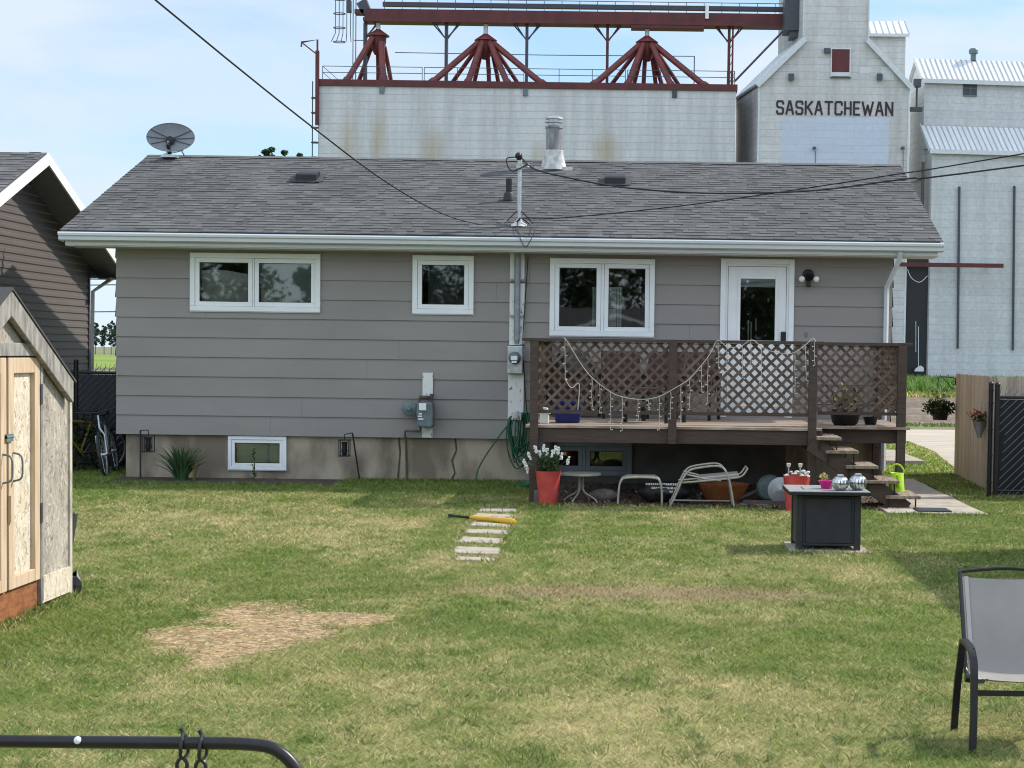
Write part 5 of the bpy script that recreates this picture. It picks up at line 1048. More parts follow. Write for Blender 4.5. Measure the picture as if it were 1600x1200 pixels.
# ------------------------------------------------------------------ patio chair and swing frame near the viewer
ch = thing('sling_chair', 'grey sling patio chair with a black frame at the right edge of the lawn', 'chair', (1.84, 8.6, 0))
X0, X1 = 1.548, 2.12
for X, s in ((X0, 1), (X1, -1)):
    m = MB(); m.v = []
    path = catmull([(X, 8.84, 0), (X + s * .005, 8.80, .22), (X + s * .014, 8.755, .40), (X + s * .014, 8.72, .465), (X + s * .012, 8.66, .482), (X + s * .008, 8.48, .478), (X + s * .006, 8.41, .455), (X + s * .008, 8.375, .40), (X + s * .006, 8.35, .2), (X, 8.33, 0)], 5)
    for a_, b_2 in zip(path[:-1], path[1:]):
        dd = (b_2 - a_); a2 = a_ - dd * .06; b3 = b_2 + dd * .06
        m.bar(a2, b3, .034, .02, up=(0, 1, .4) if abs(dd.z) < abs(dd.y) * .3 else (0, 1, 0))
    m.build('arm_leg', 'blackmetal', ch)
m = MB(); m.bar((X0 + .012, 8.36, .285), (X1 - .012, 8.36, .285), .02, .024); m.build('front_rail', 'blackmetal', ch)
m = MB()
for X in (X0 + .045, X1 - .045): m.tube(catmull([(X, 8.34, .345), (X, 8.5, .315), (X, 8.68, .30), (X, 8.8, .33), (X, 8.88, .5), (X, 9.02, .775)], 4), .0105, 8)
m.tube(catmull([(X0 + .045, 9.02, .768), (X0 + .06, 9.025, .778), (X0 + .16, 9.03, .789), ((X0 + X1) / 2, 9.03, .797), (X1 - .16, 9.03, .789), (X1 - .06, 9.025, .778), (X1 - .045, 9.02, .768)], 4), .0095, 8)
m.tube([(X0 + .012, 8.62, .31), (X0 + .06, 8.62, .305)], .022, 10); m.build('sling_rail', 'blackmetal', ch)
m = MB(); pr = catmull([(8.35, .352, 0), (8.5, .322, 0), (8.68, .307, 0), (8.79, .335, 0), (8.872, .5, 0), (9.0, .755, 0)], 6); nx_ = 12; vs = []
for p in pr:
    for i in range(nx_ + 1): u = i / nx_; sag = .012 * (1 - (2 * u - 1) ** 2); vs.append((X0 + .055 + (X1 - X0 - .11) * u, p.x + sag * .5, p.y - sag))
m.add(vs, [(j * (nx_ + 1) + i, j * (nx_ + 1) + i + 1, (j + 1) * (nx_ + 1) + i + 1, (j + 1) * (nx_ + 1) + i) for j in range(len(pr) - 1) for i in range(nx_)], smooth=True); m.build('sling', 'sling', ch)
for X in (X0 + .064, X1 - .084):
    m = MB(); vs = []
    for p in pr: vs += [(X, p.x - .004, p.y + .003), (X + .02, p.x - .004, p.y + .003)]
    m.add(vs, [(2 * j, 2 * j + 1, 2 * j + 3, 2 * j + 2) for j in range(len(pr) - 1)], smooth=True); m.build('hem', 'slinghem', ch)
sw = thing('swing_frame', 'black tube swing frame with two hooks at the lower left edge', 'swing frame', (-1.5, 3.8, 0))
m = MB(); ZS = 1.011
m.tube([(-2.35, 3.75, 0), (-2.28, 3.78, .6)] + catmull([(-2.26, 3.79, .8), (-2.22, 3.8, .94), (-2.1, 3.8, ZS), (-1.9, 3.8, ZS)], 5) + catmull([(-1.0, 3.8, ZS + .003), (-.84, 3.8, ZS + .002), (-.775, 3.8, ZS - .015), (-.73, 3.8, ZS - .07), (-.71, 3.8, ZS - .15), (-.695, 3.79, .6)], 6) + [(-.64, 3.75, 0)], .0138, 14); m.build('frame_tube', 'blackmetal', sw)
m = MB(); m.ball((-1.205, 3.79, ZS + .008), .0085, 12, 8); m.build('white_plug', 'white', sw)
for (xx, dz) in ((-.985, 0), (-.945, -.004)):
    h_ = MB(); zz = ZS + dz
    h_.tube(catmull([(xx - .004, 3.80, zz + .035), (xx + .002, 3.80, zz + .024), (xx + .003, 3.783, zz + .010), (xx + .002, 3.779, zz - .012), (xx, 3.79, zz - .026), (xx, 3.8, zz - .03)], 4), .0042, 8)
    h_.tube(catmull([(xx + .003, 3.783, zz + .012), (xx + .003, 3.80, zz + .0195), (xx + .006, 3.818, zz + .01), (xx + .008, 3.82, zz - .02), (xx + .002, 3.80, zz - .032)], 4), .0038, 8)
    h_.tube([(xx + math.cos(t) * .011, 3.8, zz - .046 + math.sin(t) * .016) for t in [2 * pi * k / 14 for k in range(14)]], .0042, 8, closed=True)
    h_.tube([(xx + .002, 3.8, zz - .062), (xx + .003, 3.8, zz - .085)], .006, 8)
    h_.tube([(xx + math.cos(t) * .012, 3.8, zz - .10 + math.sin(t) * .017) for t in [2 * pi * k / 14 for k in range(14)]], .0042, 8, closed=True); h_.build('swivel_hook', 'blackmetal', sw)

# ------------------------------------------------------------------ shed
sh = thing('garden_shed', 'small weathered board shed with double doors at the left edge', 'shed', (-5.2, 11.82, 0))
SX, SY0, SY1, SA = -4.25, 10.46, 13.18, 11.82; ZEV, ZAP = 1.50, 2.16
m = MB(); dl, dr = 11.16, 12.49
m.prism([(dr + .02, .05), (SY1, .05), (SY1, ZEV), (dr + .02, ZAP - (dr + .02 - SA) * .485)], 'x', SX - .02, SX); m.prism([(SY0, .05), (dl - .02, .05), (dl - .02, ZAP - (SA - dl + .02) * .485), (SY0, ZEV)], 'x', SX - .02, SX); m.prism([(dl - .02, 1.80), (dr + .02, 1.80), (dr + .02, ZAP - (dr + .02 - SA) * .485), (SA, ZAP), (dl - .02, ZAP - (SA - dl + .02) * .485)], 'x', SX - .02, SX)
m.box(SX - 2.2, SX - .02, SY0, SY0 + .03, .05, ZEV); m.box(SX - 2.2, SX - .02, SY1 - .03, SY1, .05, ZEV); m.box(SX - 2.22, SX - 2.2, SY0, SY1, .05, ZEV); m.prism([(SY0, ZEV), (SY1, ZEV), (SA, ZAP)], 'x', SX - 2.22, SX - 2.2); m.build('wall', 'osb_old', sh)
m = MB(); m.box(SX + .001, SX + .022, dr + .04, SY1 - .03, .05, .235); m.build('skirt_board', 'osb_new', sh)
m = MB(); m.box(SX - .02, SX + .016, SY1 - .028, SY1 + .02, .03, ZEV + .04); m.build('corner_trim', 'palewood', sh)
m = MB(); m.box(SX - .3, SX - .005, dl, dr, .02, .215); m.build('sill_board', 'redboard', sh)
m = MB(); m.box(SX - .9, SX - .3, dl - .3, dr + .3, .03, 1.8); m.build('inner_lining', 'room', sh)
for (y0, y1, hy) in ((dl, 11.835, 11.76), (11.875, dr, 11.95)):
    m = MB(); z0, z1 = .225, 1.775; w_ = .105
    m.box(SX - .025, SX - .012, y0 + .03, y1 - .03, z0 + .03, z1 - .03); dd = m.build('door', 'osb_new', sh)
    m = MB(); m.box(SX - .024, SX + .02, y0, y0 + w_, z0, z1); m.box(SX - .024, SX + .02, y1 - w_, y1, z0, z1); m.box(SX - .024, SX + .019, y0 + w_, y1 - w_, z1 - w_, z1); m.box(SX - .024, SX + .019, y0 + w_, y1 - w_, z0, z0 + w_ * .8); m.build('door_frame', 'pine', dd, bevel=.004)
    m = MB(); m.tube(catmull([(SX + .02, hy, 1.14), (SX + .075, hy, 1.12), (SX + .085, hy, 1.04), (SX + .075, hy, .97), (SX + .02, hy, .95)], 4), .007, 8); m.build('pull_handle', 'bluegrey', dd)
m = MB(); m.box(SX + .02, SX + .035, 11.80, 11.92, 1.22, 1.27); m.tube([(SX + .03, 11.8, 1.25), (SX + .03, 11.93, 1.25)], .01, 6); m.build('latch', 'bluegrey', sh)
m = MB(); m.box(SX + .02, SX + .04, 11.86, 11.9, .68, .86); m.build('turn_button', 'pine', sh)
for z in (.62, 1.45): m = MB(); m.box(SX + .0235, SX + .03, dr - .005, dr + .03, z, z + .14); m.build('hinge', 'steel_dark', sh)
m = MB(); m.box(SX - .02, SX + .024, dl - .08, dr + .09, 1.785, 1.875); m.box(SX - .02, SX + .022, dr + .012, dr + .062, .06, 1.783); m.build('door_trim', 'greywood', sh, bevel=.005)
m = MB()
for s in (1, -1):
    yA, yE = SA, SA + s * 1.27; tz = .485
    zA, zE = ZAP + .03, ZAP + .03 - 1.27 * tz
    m.add([(xq, yq, zq) for xq in (SX + .02, SX + .062) for (yq, zq) in ((yA, zA + .03), (yE, zE + .03), (yE, zE - .13), (yA, zA - .14))], [(0, 1, 2, 3), (7, 6, 5, 4), (0, 4, 5, 1), (1, 5, 6, 2), (2, 6, 7, 3), (3, 7, 4, 0)])
m.build('barge_board', 'greywood', sh, bevel=.005)
m = MB()
for s in (1, -1): yE = SA + s * 1.31; m.add([(xq, yq, zq) for xq in (SX + .07, SX - 2.3) for (yq, zq) in ((SA, ZAP + .08), (yE, ZAP + .08 - 1.31 * .485), (yE, ZAP + .063 - 1.31 * .485), (SA, ZAP + .063))], [(0, 1, 2, 3), (7, 6, 5, 4), (0, 4, 5, 1), (1, 5, 6, 2), (2, 6, 7, 3), (3, 7, 4, 0)])
m.build('roof', 'shingle2', sh)
t = thing('leaning_pot', 'dark nursery pot with small leaves hung on the far corner of the shed', 'pot', (-4.33, 13.3, .3)); m = MB(); m.lathe([(.001, 0), (.06, 0), (.1, .27), (.105, .28), (.09, .27)], (-4.335, 13.32, .33), 16); m.build('pot', 'steel_dark', t); leaves('foliage', t, (-4.31, 13.32, .63), .07, 60, .02, [(.2, .24, .1), (.1, .16, .05)], 81)
t = thing('boot_pair', 'black crumpled thing on the grass behind the shed corner', 'bag', (-4.1, 13.35, 0)); m = MB(); g = random.Random(3); vs = [( -4.30 + .085 * math.cos(a) * rr * g.uniform(.8, 1.1), 13.36 + .09 * math.sin(a) * rr, z + g.uniform(-.02, .03)) for (rr, z) in ((1, 0), (1.05, .05), (.9, .11), (.55, .15)) for a in [2 * pi * k / 9 for k in range(9)]]; m.add(vs, [(r * 9 + k, r * 9 + (k + 1) % 9, (r + 1) * 9 + (k + 1) % 9, (r + 1) * 9 + k) for r in range(3) for k in range(9)]); m.build('sack', 'dark', t)

# ------------------------------------------------------------------ neighbour house on the left
nh = thing('neighbour_house', 'charcoal vinyl sided house with white fascia at the left edge', 'house', (-14, 28.4, 0))
NX, NF, NA, NEY0, NEY1 = -10.0, -9.5, 28.42, 24.75, 32.1; NZE, NZA = 3.30, 4.72; sl2 = (NZA + .12 - 3.45) / (NA - 24.2)
m = MB(); z = .3; k = 0
while z < NZA:
    z1 = z + .1245; t_ = max(0, (z - NZE) / .375); ya, yb = NEY0 + t_, NEY1 - t_
    if yb - ya < .05: break
    for (za, zb, xa, xb) in ((z, z + .018, NX, NX + .016), (z + .018, z + .072, NX + .016, NX + .010), (z + .072, z + .08, NX + .010, NX + .004), (z + .08, z1, NX + .004, NX)):
        m.quad((xa, ya, za), (xa, yb, za), (xb, yb, zb), (xb, ya, zb))
    z = z1
m.build('vinyl_siding', 'darksiding', nh)
m = MB(); m.box(NX - 9, NX - .001, NEY0, NEY1 - .02, .3, NZE + .1); m.box(NX - 9, NX - .02, NEY0 + .03, NEY1 - .03, -.02, .3); m.build('wall', 'darksiding', nh)
m = MB(); m.box(NX - .03, NX + .026, NEY1 - .06, NEY1 + .022, .3, NZE + .15); m.build('corner_post', 'steel_dark', nh)
m = MB(); zt = NZA + .17; S1 = .385; hl = 4.25
for s in (1, -1):
    m.add([(xq, yq, zq) for xq in (NF - .02, NX - 9) for (yq, zq) in ((NA, zt), (NA + s * hl, zt - hl * S1), (NA + s * hl, zt - hl * S1 - .03), (NA, zt - .03))], [(0, 1, 2, 3), (7, 6, 5, 4), (0, 4, 5, 1), (1, 5, 6, 2), (2, 6, 7, 3), (3, 7, 4, 0)])
v2 = Vector((0, 1, S1)); shingles(m, (NX - 9, NA - hl, zt - hl * S1 + .004), (1, 0, 0), v2, 9.5, hl * math.hypot(1, S1), seed=9)
m.build('roof', 'shingle2', nh)
m = MB()
for s in (1, -1): m.add([(xq, yq, zq) for xq in (NF, NF + .03) for (yq, zq) in ((NA, zt - .01), (NA + s * hl, zt - hl * S1 - .01), (NA + s * hl, zt - hl * S1 - .19), (NA, zt - .19))], [(0, 1, 2, 3), (7, 6, 5, 4), (0, 4, 5, 1), (1, 5, 6, 2), (2, 6, 7, 3), (3, 7, 4, 0)])
m.build('rake_fascia', 'whitefascia', nh)
m = MB()
for s in (1, -1): m.quad((NF, NA, zt - .175), (NF, NA + s * hl, zt - hl * S1 - .175), (NX + .002, NA + s * hl, zt - hl * S1 - .175), (NX + .002, NA, zt - .175))
m.quad((NF, NA + hl, zt - hl * S1 - .19), (NX - 9, NA + hl, zt - hl * S1 - .19), (NX - 9, NEY1, zt - hl * S1 - .19), (NF, NEY1, zt - hl * S1 - .19)); m.build('soffit', 'darksoffit', nh)
m = MB(); m.box(NX - 9, NF, NA + hl + .002, NA + hl + .11, zt - hl * S1 - .16, zt - hl * S1 - .02); m.build('gutter', 'whitefascia', nh)
m = MB(); m.tube([(NX + .28, NA + hl, zt - hl * S1 - .14), (NX + .05, NEY1 + .08, zt - hl * S1 - .42), (NX + .02, NEY1 + .07, .2)], .045, 4); m.build('downspout', 'whitefascia', nh)

# ------------------------------------------------------------------ fences
def boards_fence(name, p0, p1, z1, label, wd=.142, seed=1, mat='cedar', z0=.03):
    t = thing(name, label, 'fence', ((p0[0] + p1[0]) / 2, (p0[1] + p1[1]) / 2, 0)); g = random.Random(seed)
    p0 = Vector((*p0, 0)); p1 = Vector((*p1, 0)); d = (p1 - p0); L_ = d.length; d.normalize(); m = MB(); n = int(L_ / wd)
    for k in range(n):
        a = p0 + d * (k * wd + .003); b = p0 + d * ((k + 1) * wd - .003); off = Vector((-d.y, d.x, 0)) * g.uniform(-.004, .004); dz = g.uniform(-.008, .008)
        m.bar((a + b) / 2 + off + Vector((0, 0, z0)), (a + b) / 2 + off + Vector((0, 0, z1 + dz)), wd - .006, .018, up=(-d.y, d.x, 0), tone=g.random())
    m.build('fence_board', mat, t)
    m = MB(); nrm = Vector((d.y, -d.x, 0)) * .035
    for z in (.35, z1 - .3): m.bar(p0 + nrm + Vector((0, 0, z)), p1 + nrm + Vector((0, 0, z)), .04, .09)
    m.build('fence_rail', mat, t)
    for q in (p0, p1): m = MB(); m.bar(q + nrm * 2.2 + Vector((0, 0, 0)), q + nrm * 2.2 + Vector((0, 0, z1 - .02)), .09, .09, up=(0, 1, 0)); m.build('fence_post', mat, t)
    return t
boards_fence('wooden_fence', (4.74, 24.72), (4.88, 28.35), 1.60, 'new cedar board fence running away from the black gate', seed=3)
boards_fence('wooden_fence', (9.5, 24.5), (4.78, 24.66), 1.60, 'cedar board fence seen above and behind the black gate', seed=4)
def mesh_fence(name, p0, p1, z1, label, cat='fence', diag=True, npost=2, seed=1):
    t = thing(name, label, cat, ((p0[0] + p1[0]) / 2, (p0[1] + p1[1]) / 2, 0)); p0 = Vector((*p0, 0)); p1 = Vector((*p1, 0)); d = p1 - p0; L_ = d.length; d.normalize(); Z = Vector((0, 0, 1)); nrm = Vector((d.y, -d.x, 0)); g = random.Random(seed)
    m = MB(); m.tube([p0 + Z * (z1 - .12), p1 + Z * (z1 - .12)], .022, 8); m.tube([p0 + Z * .1, p1 + Z * .1], .018, 8); m.build('rail', 'blackmetal', t)
    m = MB(); x = .02
    while x < L_ - .03: a = p0 + d * (x + .03); m.bar(a + Z * .05 + nrm * (.004 * (int(x / .062) % 2)), a + Z * (z1 - .15) + nrm * (.004 * (int(x / .062) % 2)), .066, .003, up=nrm, tone=g.random()); x += .062
    m.build('privacy_slat', 'slat', t)
    m = MB(); st_ = .105 if diag else .2; H_ = z1 - .03
    for k in range(-int(H_ / st_) - 1, int(L_ / st_) + 2):
        for s in (1, -1):
            if s < 0: continue
            x0 = k * st_; za, zb = 0.02, H_
            pts = []
            for q in range(13):
                z = za + (zb - za) * q / 12; x = x0 + z if s > 0 else x0 + H_ - z
                if 0 <= x <= L_: pts.append(p0 + d * x + Z * z + nrm * (.008 + .003 * s))
            if len(pts) > 1: m.tube([pts[0], pts[-1]], .0052 if s > 0 else .0016, 4)
    for k in range(int(L_ / .068)): a = p0 + d * (k * .068 + .03) + nrm * .01; m.tube([a + Z * (z1 - .1), a + Z * (z1 + .02) + d * .02], .003, 4); m.tube([a + Z * .1, a + Z * .015], .003, 4)
    m.build('wire_mesh', 'chainlink', t)
    for k in range(npost):
        q = p0 + d * (L_ * k / max(1, npost - 1)); m = MB(); m.tube([q, q + Z * (z1 + .03)], .036, 10); m.ball(q + Z * (z1 + .04), .04, 10, 6); m.build('fence_post', 'blackmetal', t)
    return t
mesh_fence('chain_link_gate', (4.64, 23.72), (7.2, 23.66), 1.46, 'black chain link gate with dark privacy weave at the right edge', 'gate', npost=3)
m = MB(); m.tube([(4.57, 23.8, 0), (4.57, 23.8, 1.5)], .032, 10); m.ball((4.57, 23.8, 1.51), .036, 8, 6)
for z in (.2, .55, .9, 1.25, 1.42): m.box(4.53, 4.6, 23.75, 23.83, z, z + .02)
tag(m.build('gate_post', 'blackmetal', origin=(4.57, 23.8, 0)), 'black steel post beside the hinge of the chain link gate', 'post')
mesh_fence('chain_link_fence', (-9.9, 27.0), (-7.3, 27.0), 1.58, 'black chain link fence with dark slats between the two houses', npost=3, seed=4)
# hanging baskets
hb = thing('hanging_basket', 'dark hanging basket on a scroll bracket at the end of the cedar fence', 'hanging basket', (4.62, 28.3, .82))
m = MB(); m.tube(catmull([(4.86, 28.26, 1.42), (4.86, 28.26, 1.52), (4.75, 28.26, 1.545), (4.6, 28.26, 1.545), (4.585, 28.26, 1.50)], 4), .009, 6); m.tube(catmull([(4.86, 28.26, 1.36), (4.80, 28.26, 1.37), (4.75, 28.26, 1.44), (4.66, 28.26, 1.535)], 4), .007, 6); m.tube([(4.83 + .03 * math.cos(t), 28.26, 1.46 + .03 * math.sin(t)) for t in [2 * pi * k / 10 for k in range(10)]], .006, 5, closed=True); m.build('bracket', 'blackmetal', hb)
m = MB(); m.lathe([(.001, 0), (.11, 0), (.15, .2), (.155, .21), (.13, .2)], (4.63, 28.26, .87), 20); m.build('pot', 'dark', hb)
m = MB()
for a in (0, 2.1, 4.2): m.tube([(4.63 + .14 * math.cos(a), 28.26 + .14 * math.sin(a), 1.07), (4.59, 28.26, 1.5)], .004, 4)
m.build('hanger_wire', 'blackmetal', hb); leaves('foliage', hb, (4.62, 28.26, 1.06), .24, 380, .04, [(.02, .03, .018), (.03, .045, .02), (.06, .09, .03)], 91, (1.25, 1, .55)); leaves('trailing_leaves', hb, (4.6, 28.26, 1.2), .16, 70, .03, [(.08, .12, .04), (.12, .13, .05)], 92)
hb = thing('hanging_basket', 'small basket of reddish flowers on the cedar fence near the gate post', 'hanging basket', (4.66, 25.1, .8)); m = MB(); m.lathe([(.001, 0), (.03, 0), (.1, .22), (.105, .23)], (4.66, 25.05, .74), 16); m.build('pot', 'greywood', hb); leaves('foliage', hb, (4.66, 25.05, 1.02), .14, 170, .028, [(.06, .09, .03), (.1, .1, .05)], 93, (1, 1, .7)); leaves('bloom', hb, (4.63, 25.05, 1.07), .15, 70, .025, [(.4, .1, .07), (.45, .2, .14)], 94, (1, 1, .7))
m = MB(); m.bar((4.74, 25.05, 1.05), (4.62, 25.05, 1.05), .02, .02); m.build('bracket', 'blackmetal', hb)
# bicycles between the houses
def bicycle(loc, rz, lean, colour, label):
    t = thing('bicycle', label, 'bicycle', (0, 0, 0), 'bicycles between the houses'); r = .32
    for x in (-.5, .52):
        w = MB(); w.tube([(x + r * math.cos(a), 0, r + r * math.sin(a)) for a in [2 * pi * k / 30 for k in range(30)]], .022, 7, closed=True); wo = w.build('wheel', 'rubber', t)
        w = MB(); w.tube([(x + (r - .035) * math.cos(a), 0, r + (r - .035) * math.sin(a)) for a in [2 * pi * k / 30 for k in range(30)]], .011, 6, closed=True); w.tube([(x, -.05, r), (x, .05, r)], .025, 8)
        for k in range(14): a = 2 * pi * k / 14; w.tube([(x, .02 * (-1) ** k, r), (x + (r - .04) * math.cos(a), 0, r + (r - .04) * math.sin(a))], .0022, 3)
        w.build('rim', 'galv', wo)
    w = MB(); hd, bb, stt = (.40, 0, .72), (0, 0, .30), (-.14, 0, .74); w.tube([hd, bb], .022, 8); w.tube([(.37, 0, .78), stt], .018, 8); w.tube([bb, stt], .018, 8); w.tube([bb, (-.5, .05, r)], .012, 6); w.tube([stt, (-.5, .05, r)], .011, 6); w.build('frame', colour, t)
    w = MB(); w.tube([(.36, 0, .88), (.41, 0, .70), (.46, .06, .6), (.52, .06, r)], .015, 6); w.tube([(.46, -.06, .6), (.52, -.06, r)], .015, 6); w.build('fork', 'galv', t)
    w = MB(); w.tube([(.30, -.3, .96), (.36, -.12, .93), (.37, 0, .92), (.36, .12, .93), (.30, .3, .96)], .013, 6); w.build('handlebar', 'dark', t)
    w = MB(); w.tube([stt, (-.17, 0, .86)], .014, 6); w.prism([(-.32, .86), (.0, .88), (.0, .9), (-.3, .92)], 'y', -.06, .06); w.build('saddle', 'dark', t)
    w = MB(); w.lathe([(.09, -.01), (.1, 0), (.09, .01)], (0, -.04, .3), 18, axis='-y'); w.tube([(.0, -.08, .3), (.1, -.08, .16)], .01, 5); w.tube([(.0, .08, .3), (-.1, .08, .44)], .01, 5); w.build('crank', 'steel_dark', t)
    t.location = loc; t.rotation_euler = (lean, 0, rz)
MT['bikeyellow'] = pmat('bike_yellow', (.2, .15, .02), .35, var=.1); MT['bikegrey'] = pmat('bike_grey', (.25, .28, .3), .35, var=.1)
bicycle((-7.75, 25.95, .0), -1.42, .16, 'bikegrey', 'grey bicycle with its front wheel turned to the lawn by the house corner'); bicycle((-8.35, 26.35, .0), -2.2, -.12, 'bikeyellow', 'yellow framed bicycle leaning behind the grey one by the dark fence')
t = thing('shade_shrub', 'dark leafy shrub in the shade behind the shed corner', 'shrub', (-8.35, 26.5, 0)); leaves('foliage', t, (-8.4, 26.45, .42), .42, 420, .05, [(.02, .04, .015), (.03, .055, .02), (.04, .06, .02)], 95, (.9, .6, 1.1)); m = MB(); m.tube([(-8.4, 26.45, 0), (-8.42, 26.45, .5)], .02, 6); m.build('stem', 'bark', t)

# ------------------------------------------------------------------ grain elevators
YA = 125.0
ax0, ax1 = P(498, 133, YA).x, P(1150, 138, YA).x; az = (P(498, 135, YA).z + P(1150, 139, YA).z) / 2 - .05
def rpt(px, py, rx, rz): q = P(px, py, YA); return (q.x + YA, q.z, rx, rz)
MT['clad_a'] = clad_mat('annex_cladding', (.61, .62, .625), (.29, .30, .31), 5.2, .515, (.36, .37, .37), .6, [rpt(542, 225, 1.1, 3.2), rpt(592, 215, .9, 3.4), rpt(676, 235, 1.2, 2.2), rpt(842, 243, 1.0, 1.6), rpt(945, 235, 1.6, 1.8)], .13)
MT['clad_s'] = clad_mat('elevator_cladding', (.62, .62, .615), (.33, .33, .33), 2.6, .50, (.38, .37, .35), .6, None, .16, 3.0)
MT['clad_r'] = clad_mat('right_elevator_cladding', (.595, .615, .62), (.40, .42, .43), 6.0, .52, (.44, .45, .45), .55, None, .2, 7.0)
an = thing('grain_annex', 'long white clad grain annex with a red roof band behind the bungalow', 'grain storage', ((ax0 + ax1) / 2, 130, 0))
m = MB(); m.box(ax0, ax1, YA, YA + 10, 0, az); m.build('wall', 'clad_a', an)
m = MB(); m.box(ax0 - .12, ax1 + .1, YA - .15, YA + 10.1, az + .002, az + .44); m.build('roof_band', 'barnred', an)
zt_ = az + .44
for (px, py) in ((597, 139), (821, 143), (1054, 146)):
    q = P(px, py, YA); m = MB(); m.box(q.x - .17, q.x + .17, YA - .12, YA - .002, q.z - .3, q.z + .2); m.build('wall_vent', 'steel_dark' if px > 900 else 'bluegrey', an)
m = MB(); x = ax0 + .25
while x < ax1 - .1:
    x2 = min(x + 6.9, ax1 - .1); zz = zt_ + .93
    for z in (.5, .93): m.tube([(x, YA + .1, zt_ + z), (x2, YA + .1, zt_ + z)], .026, 5)
    for k in range(4): xx = x + (x2 - x) * k / 3; m.tube([(xx, YA + .1, zt_), (xx, YA + .1, zz)], .026, 5)
    x = x2 + .14
for z in (.5, .93): m.tube([(ax1 - .1, YA + .1, zt_ + z), (ax1 - .1, YA + 9.8, zt_ + z)], .02, 5); m.tube([(ax0 + .25, YA + .1, zt_ + z), (ax0 + .25, YA + 9.8, zt_ + z)], .02, 5)
m.build('roof_railing', 'steel_dark', an)
m = MB(); xl = P(492, 180, YA).x
for dx in (-.22, .22): m.tube([(xl + dx, YA + .3, 8), (xl + dx, YA + .3, zt_ - .1)], .04, 5)
z = 8.0
while z < zt_ - .4: m.tube([(xl + .26 * math.cos(t), YA + .1 + .35 * math.sin(t), z) for t in [2 * pi * k / 10 for k in range(10)]], .04, 5, closed=True); z += 1.02
m.build('caged_ladder', 'steel_dark', an)
q0, q1, q2, q3 = P(496, 150, YA - .2), P(496, 62, YA - .2), P(471, 66, YA - .2), P(494, 84, YA - .2); m = MB(); m.tube([q0, q1, q2, q2 + Vector((0, 0, -.3))], .07, 6); m.tube([q2, q3], .05, 6); m.box(q1.x - .12, q1.x + .12, YA - .3, YA - .05, q0.z - 2, P(496, 80, YA).z); m.build('hoist_arm', 'barnred', an)
m = MB(); a, b = P(617, 82, 134), P(1085, 88, 134); m.tube([a, (a + b) / 2 - Vector((0, 0, .05)), b], .03, 4); m.tube([b, b + Vector((0, 0, -4))], .04, 4); m.build('guy_cable', 'steel_dark', an)
# overhead conveyor
YC = 129.0
gx0, gx1 = P(572, 25, YC).x, P(1236, 25, YC).x; gzb = P(900, 39.5, YC).z; gzt = P(900, 20, YC).z
cv = thing('overhead_conveyor', 'oxide red conveyor gallery on posts above the annex roof', 'conveyor', ((gx0 + gx1) / 2, YC, zt_))
m = MB(); m.box(gx0, gx1, YC - .6, YC + .6, gzb + .25, gzt); m.box(gx0 - .1, gx1 - .3, YC - .75, YC + .75, gzb - .02, gzb + .248); m.box(P(986, 41, YC).x, P(1100, 41, YC).x, YC - .7, YC + .7, gzb - .22, gzb - .022); m.box(gx0 - .75, gx0 - .1, YC - .5, YC + .5, gzb + .55, gzb + .85); m.build('girder', 'barnred', cv)
m = MB(); zr = P(900, 4.5, YC).z; zp = P(900, 10.5, YC).z
m.box(gx0 + 1.2, gx1 - .4, YC - .22, YC + .22, zp - .16, zp + .14); m.build('conveyor_tube', 'steel_dark', cv)
m = MB(); x = gx0 + 1.4
m.tube([(gx0 + 1.2, YC - .65, zr), (gx1 - .4, YC - .65, zr)], .028, 5)
while x < gx1 - .4: m.tube([(x, YC - .65, gzt), (x, YC - .65, zr)], .025, 5); x += 1.26
m.build('handrail', 'steel_dark', cv)
q = P(575, 10, YC); m = MB(); m.obox = None; m.prism([(q.x - .75, q.z + .1), (q.x - .1, q.z + .5), (q.x + .25, q.z - .35), (q.x - .35, q.z - .65)], 'y', YC - .5, YC + .5); m.box(q.x - 1.5, q.x - 1.2, YC - .3, YC + .3, gzb + .7, q.z + .4); m.build('drive_motor', 'steel_dark', cv)
q = P(1105, 18, YC - 1); m = MB(); m.box(q.x - .12, q.x + .12, YC - .78, YC - .62, q.z - .45, q.z + .5); m.build('sign_plate', 'white', cv)
for px in (570, 697, 823, 949, 1139):
    xx = P(px, 80, YC).x; m = MB(); m.box(xx - .1, xx + .1, YC - .1, YC + .1, zt_, gzb - .02); m.box(xx - .07, xx + .07, YC + .6, YC + .74, zt_, gzb - .02)
    for s in ((1,) if px == 570 else (-1, 1)): m.bar((xx, YC, gzb - 1.1), (xx + s * .95, YC, gzb - .03), .1, .1); m.bar((xx + s * .1, YC + .3, gzb - 1.0), (xx + s * .75, YC + .3, gzb - .03), .08, .08)
    if px == 1139:
        xq = xx + .26; m.box(xq - .06, xq + .06, YC - .1, YC + .1, zt_, gzb - .02)
        for k in range(7): z = zt_ + k * .6; m.bar((xx, YC, z), (xq, YC, z + .5), .05, .05)
    m.build('support_post', 'barnred' if px in (949, 1139) else 'steel_dark', cv)
m = MB(); a, b = P(1228, 44, 127.5), P(1148, 127, 127.5); m.tube([a, b], .085, 6); m.build('brace_pipe', 'steel_dark', cv)
q0, q1 = P(532, 0, YC), P(532, 66, YC); m = MB(); xl = q0.x
for k in range(5): dx = -.62 + .3 * k * .9; m.tube([(xl + .3 + dx, YC - .2, q0.z + 1), (xl + .3 + dx * 1.0, YC - .2, q1.z + .6), (xl + .3 + dx * 1.3 - .1, YC - .2, q1.z)], .028, 5)
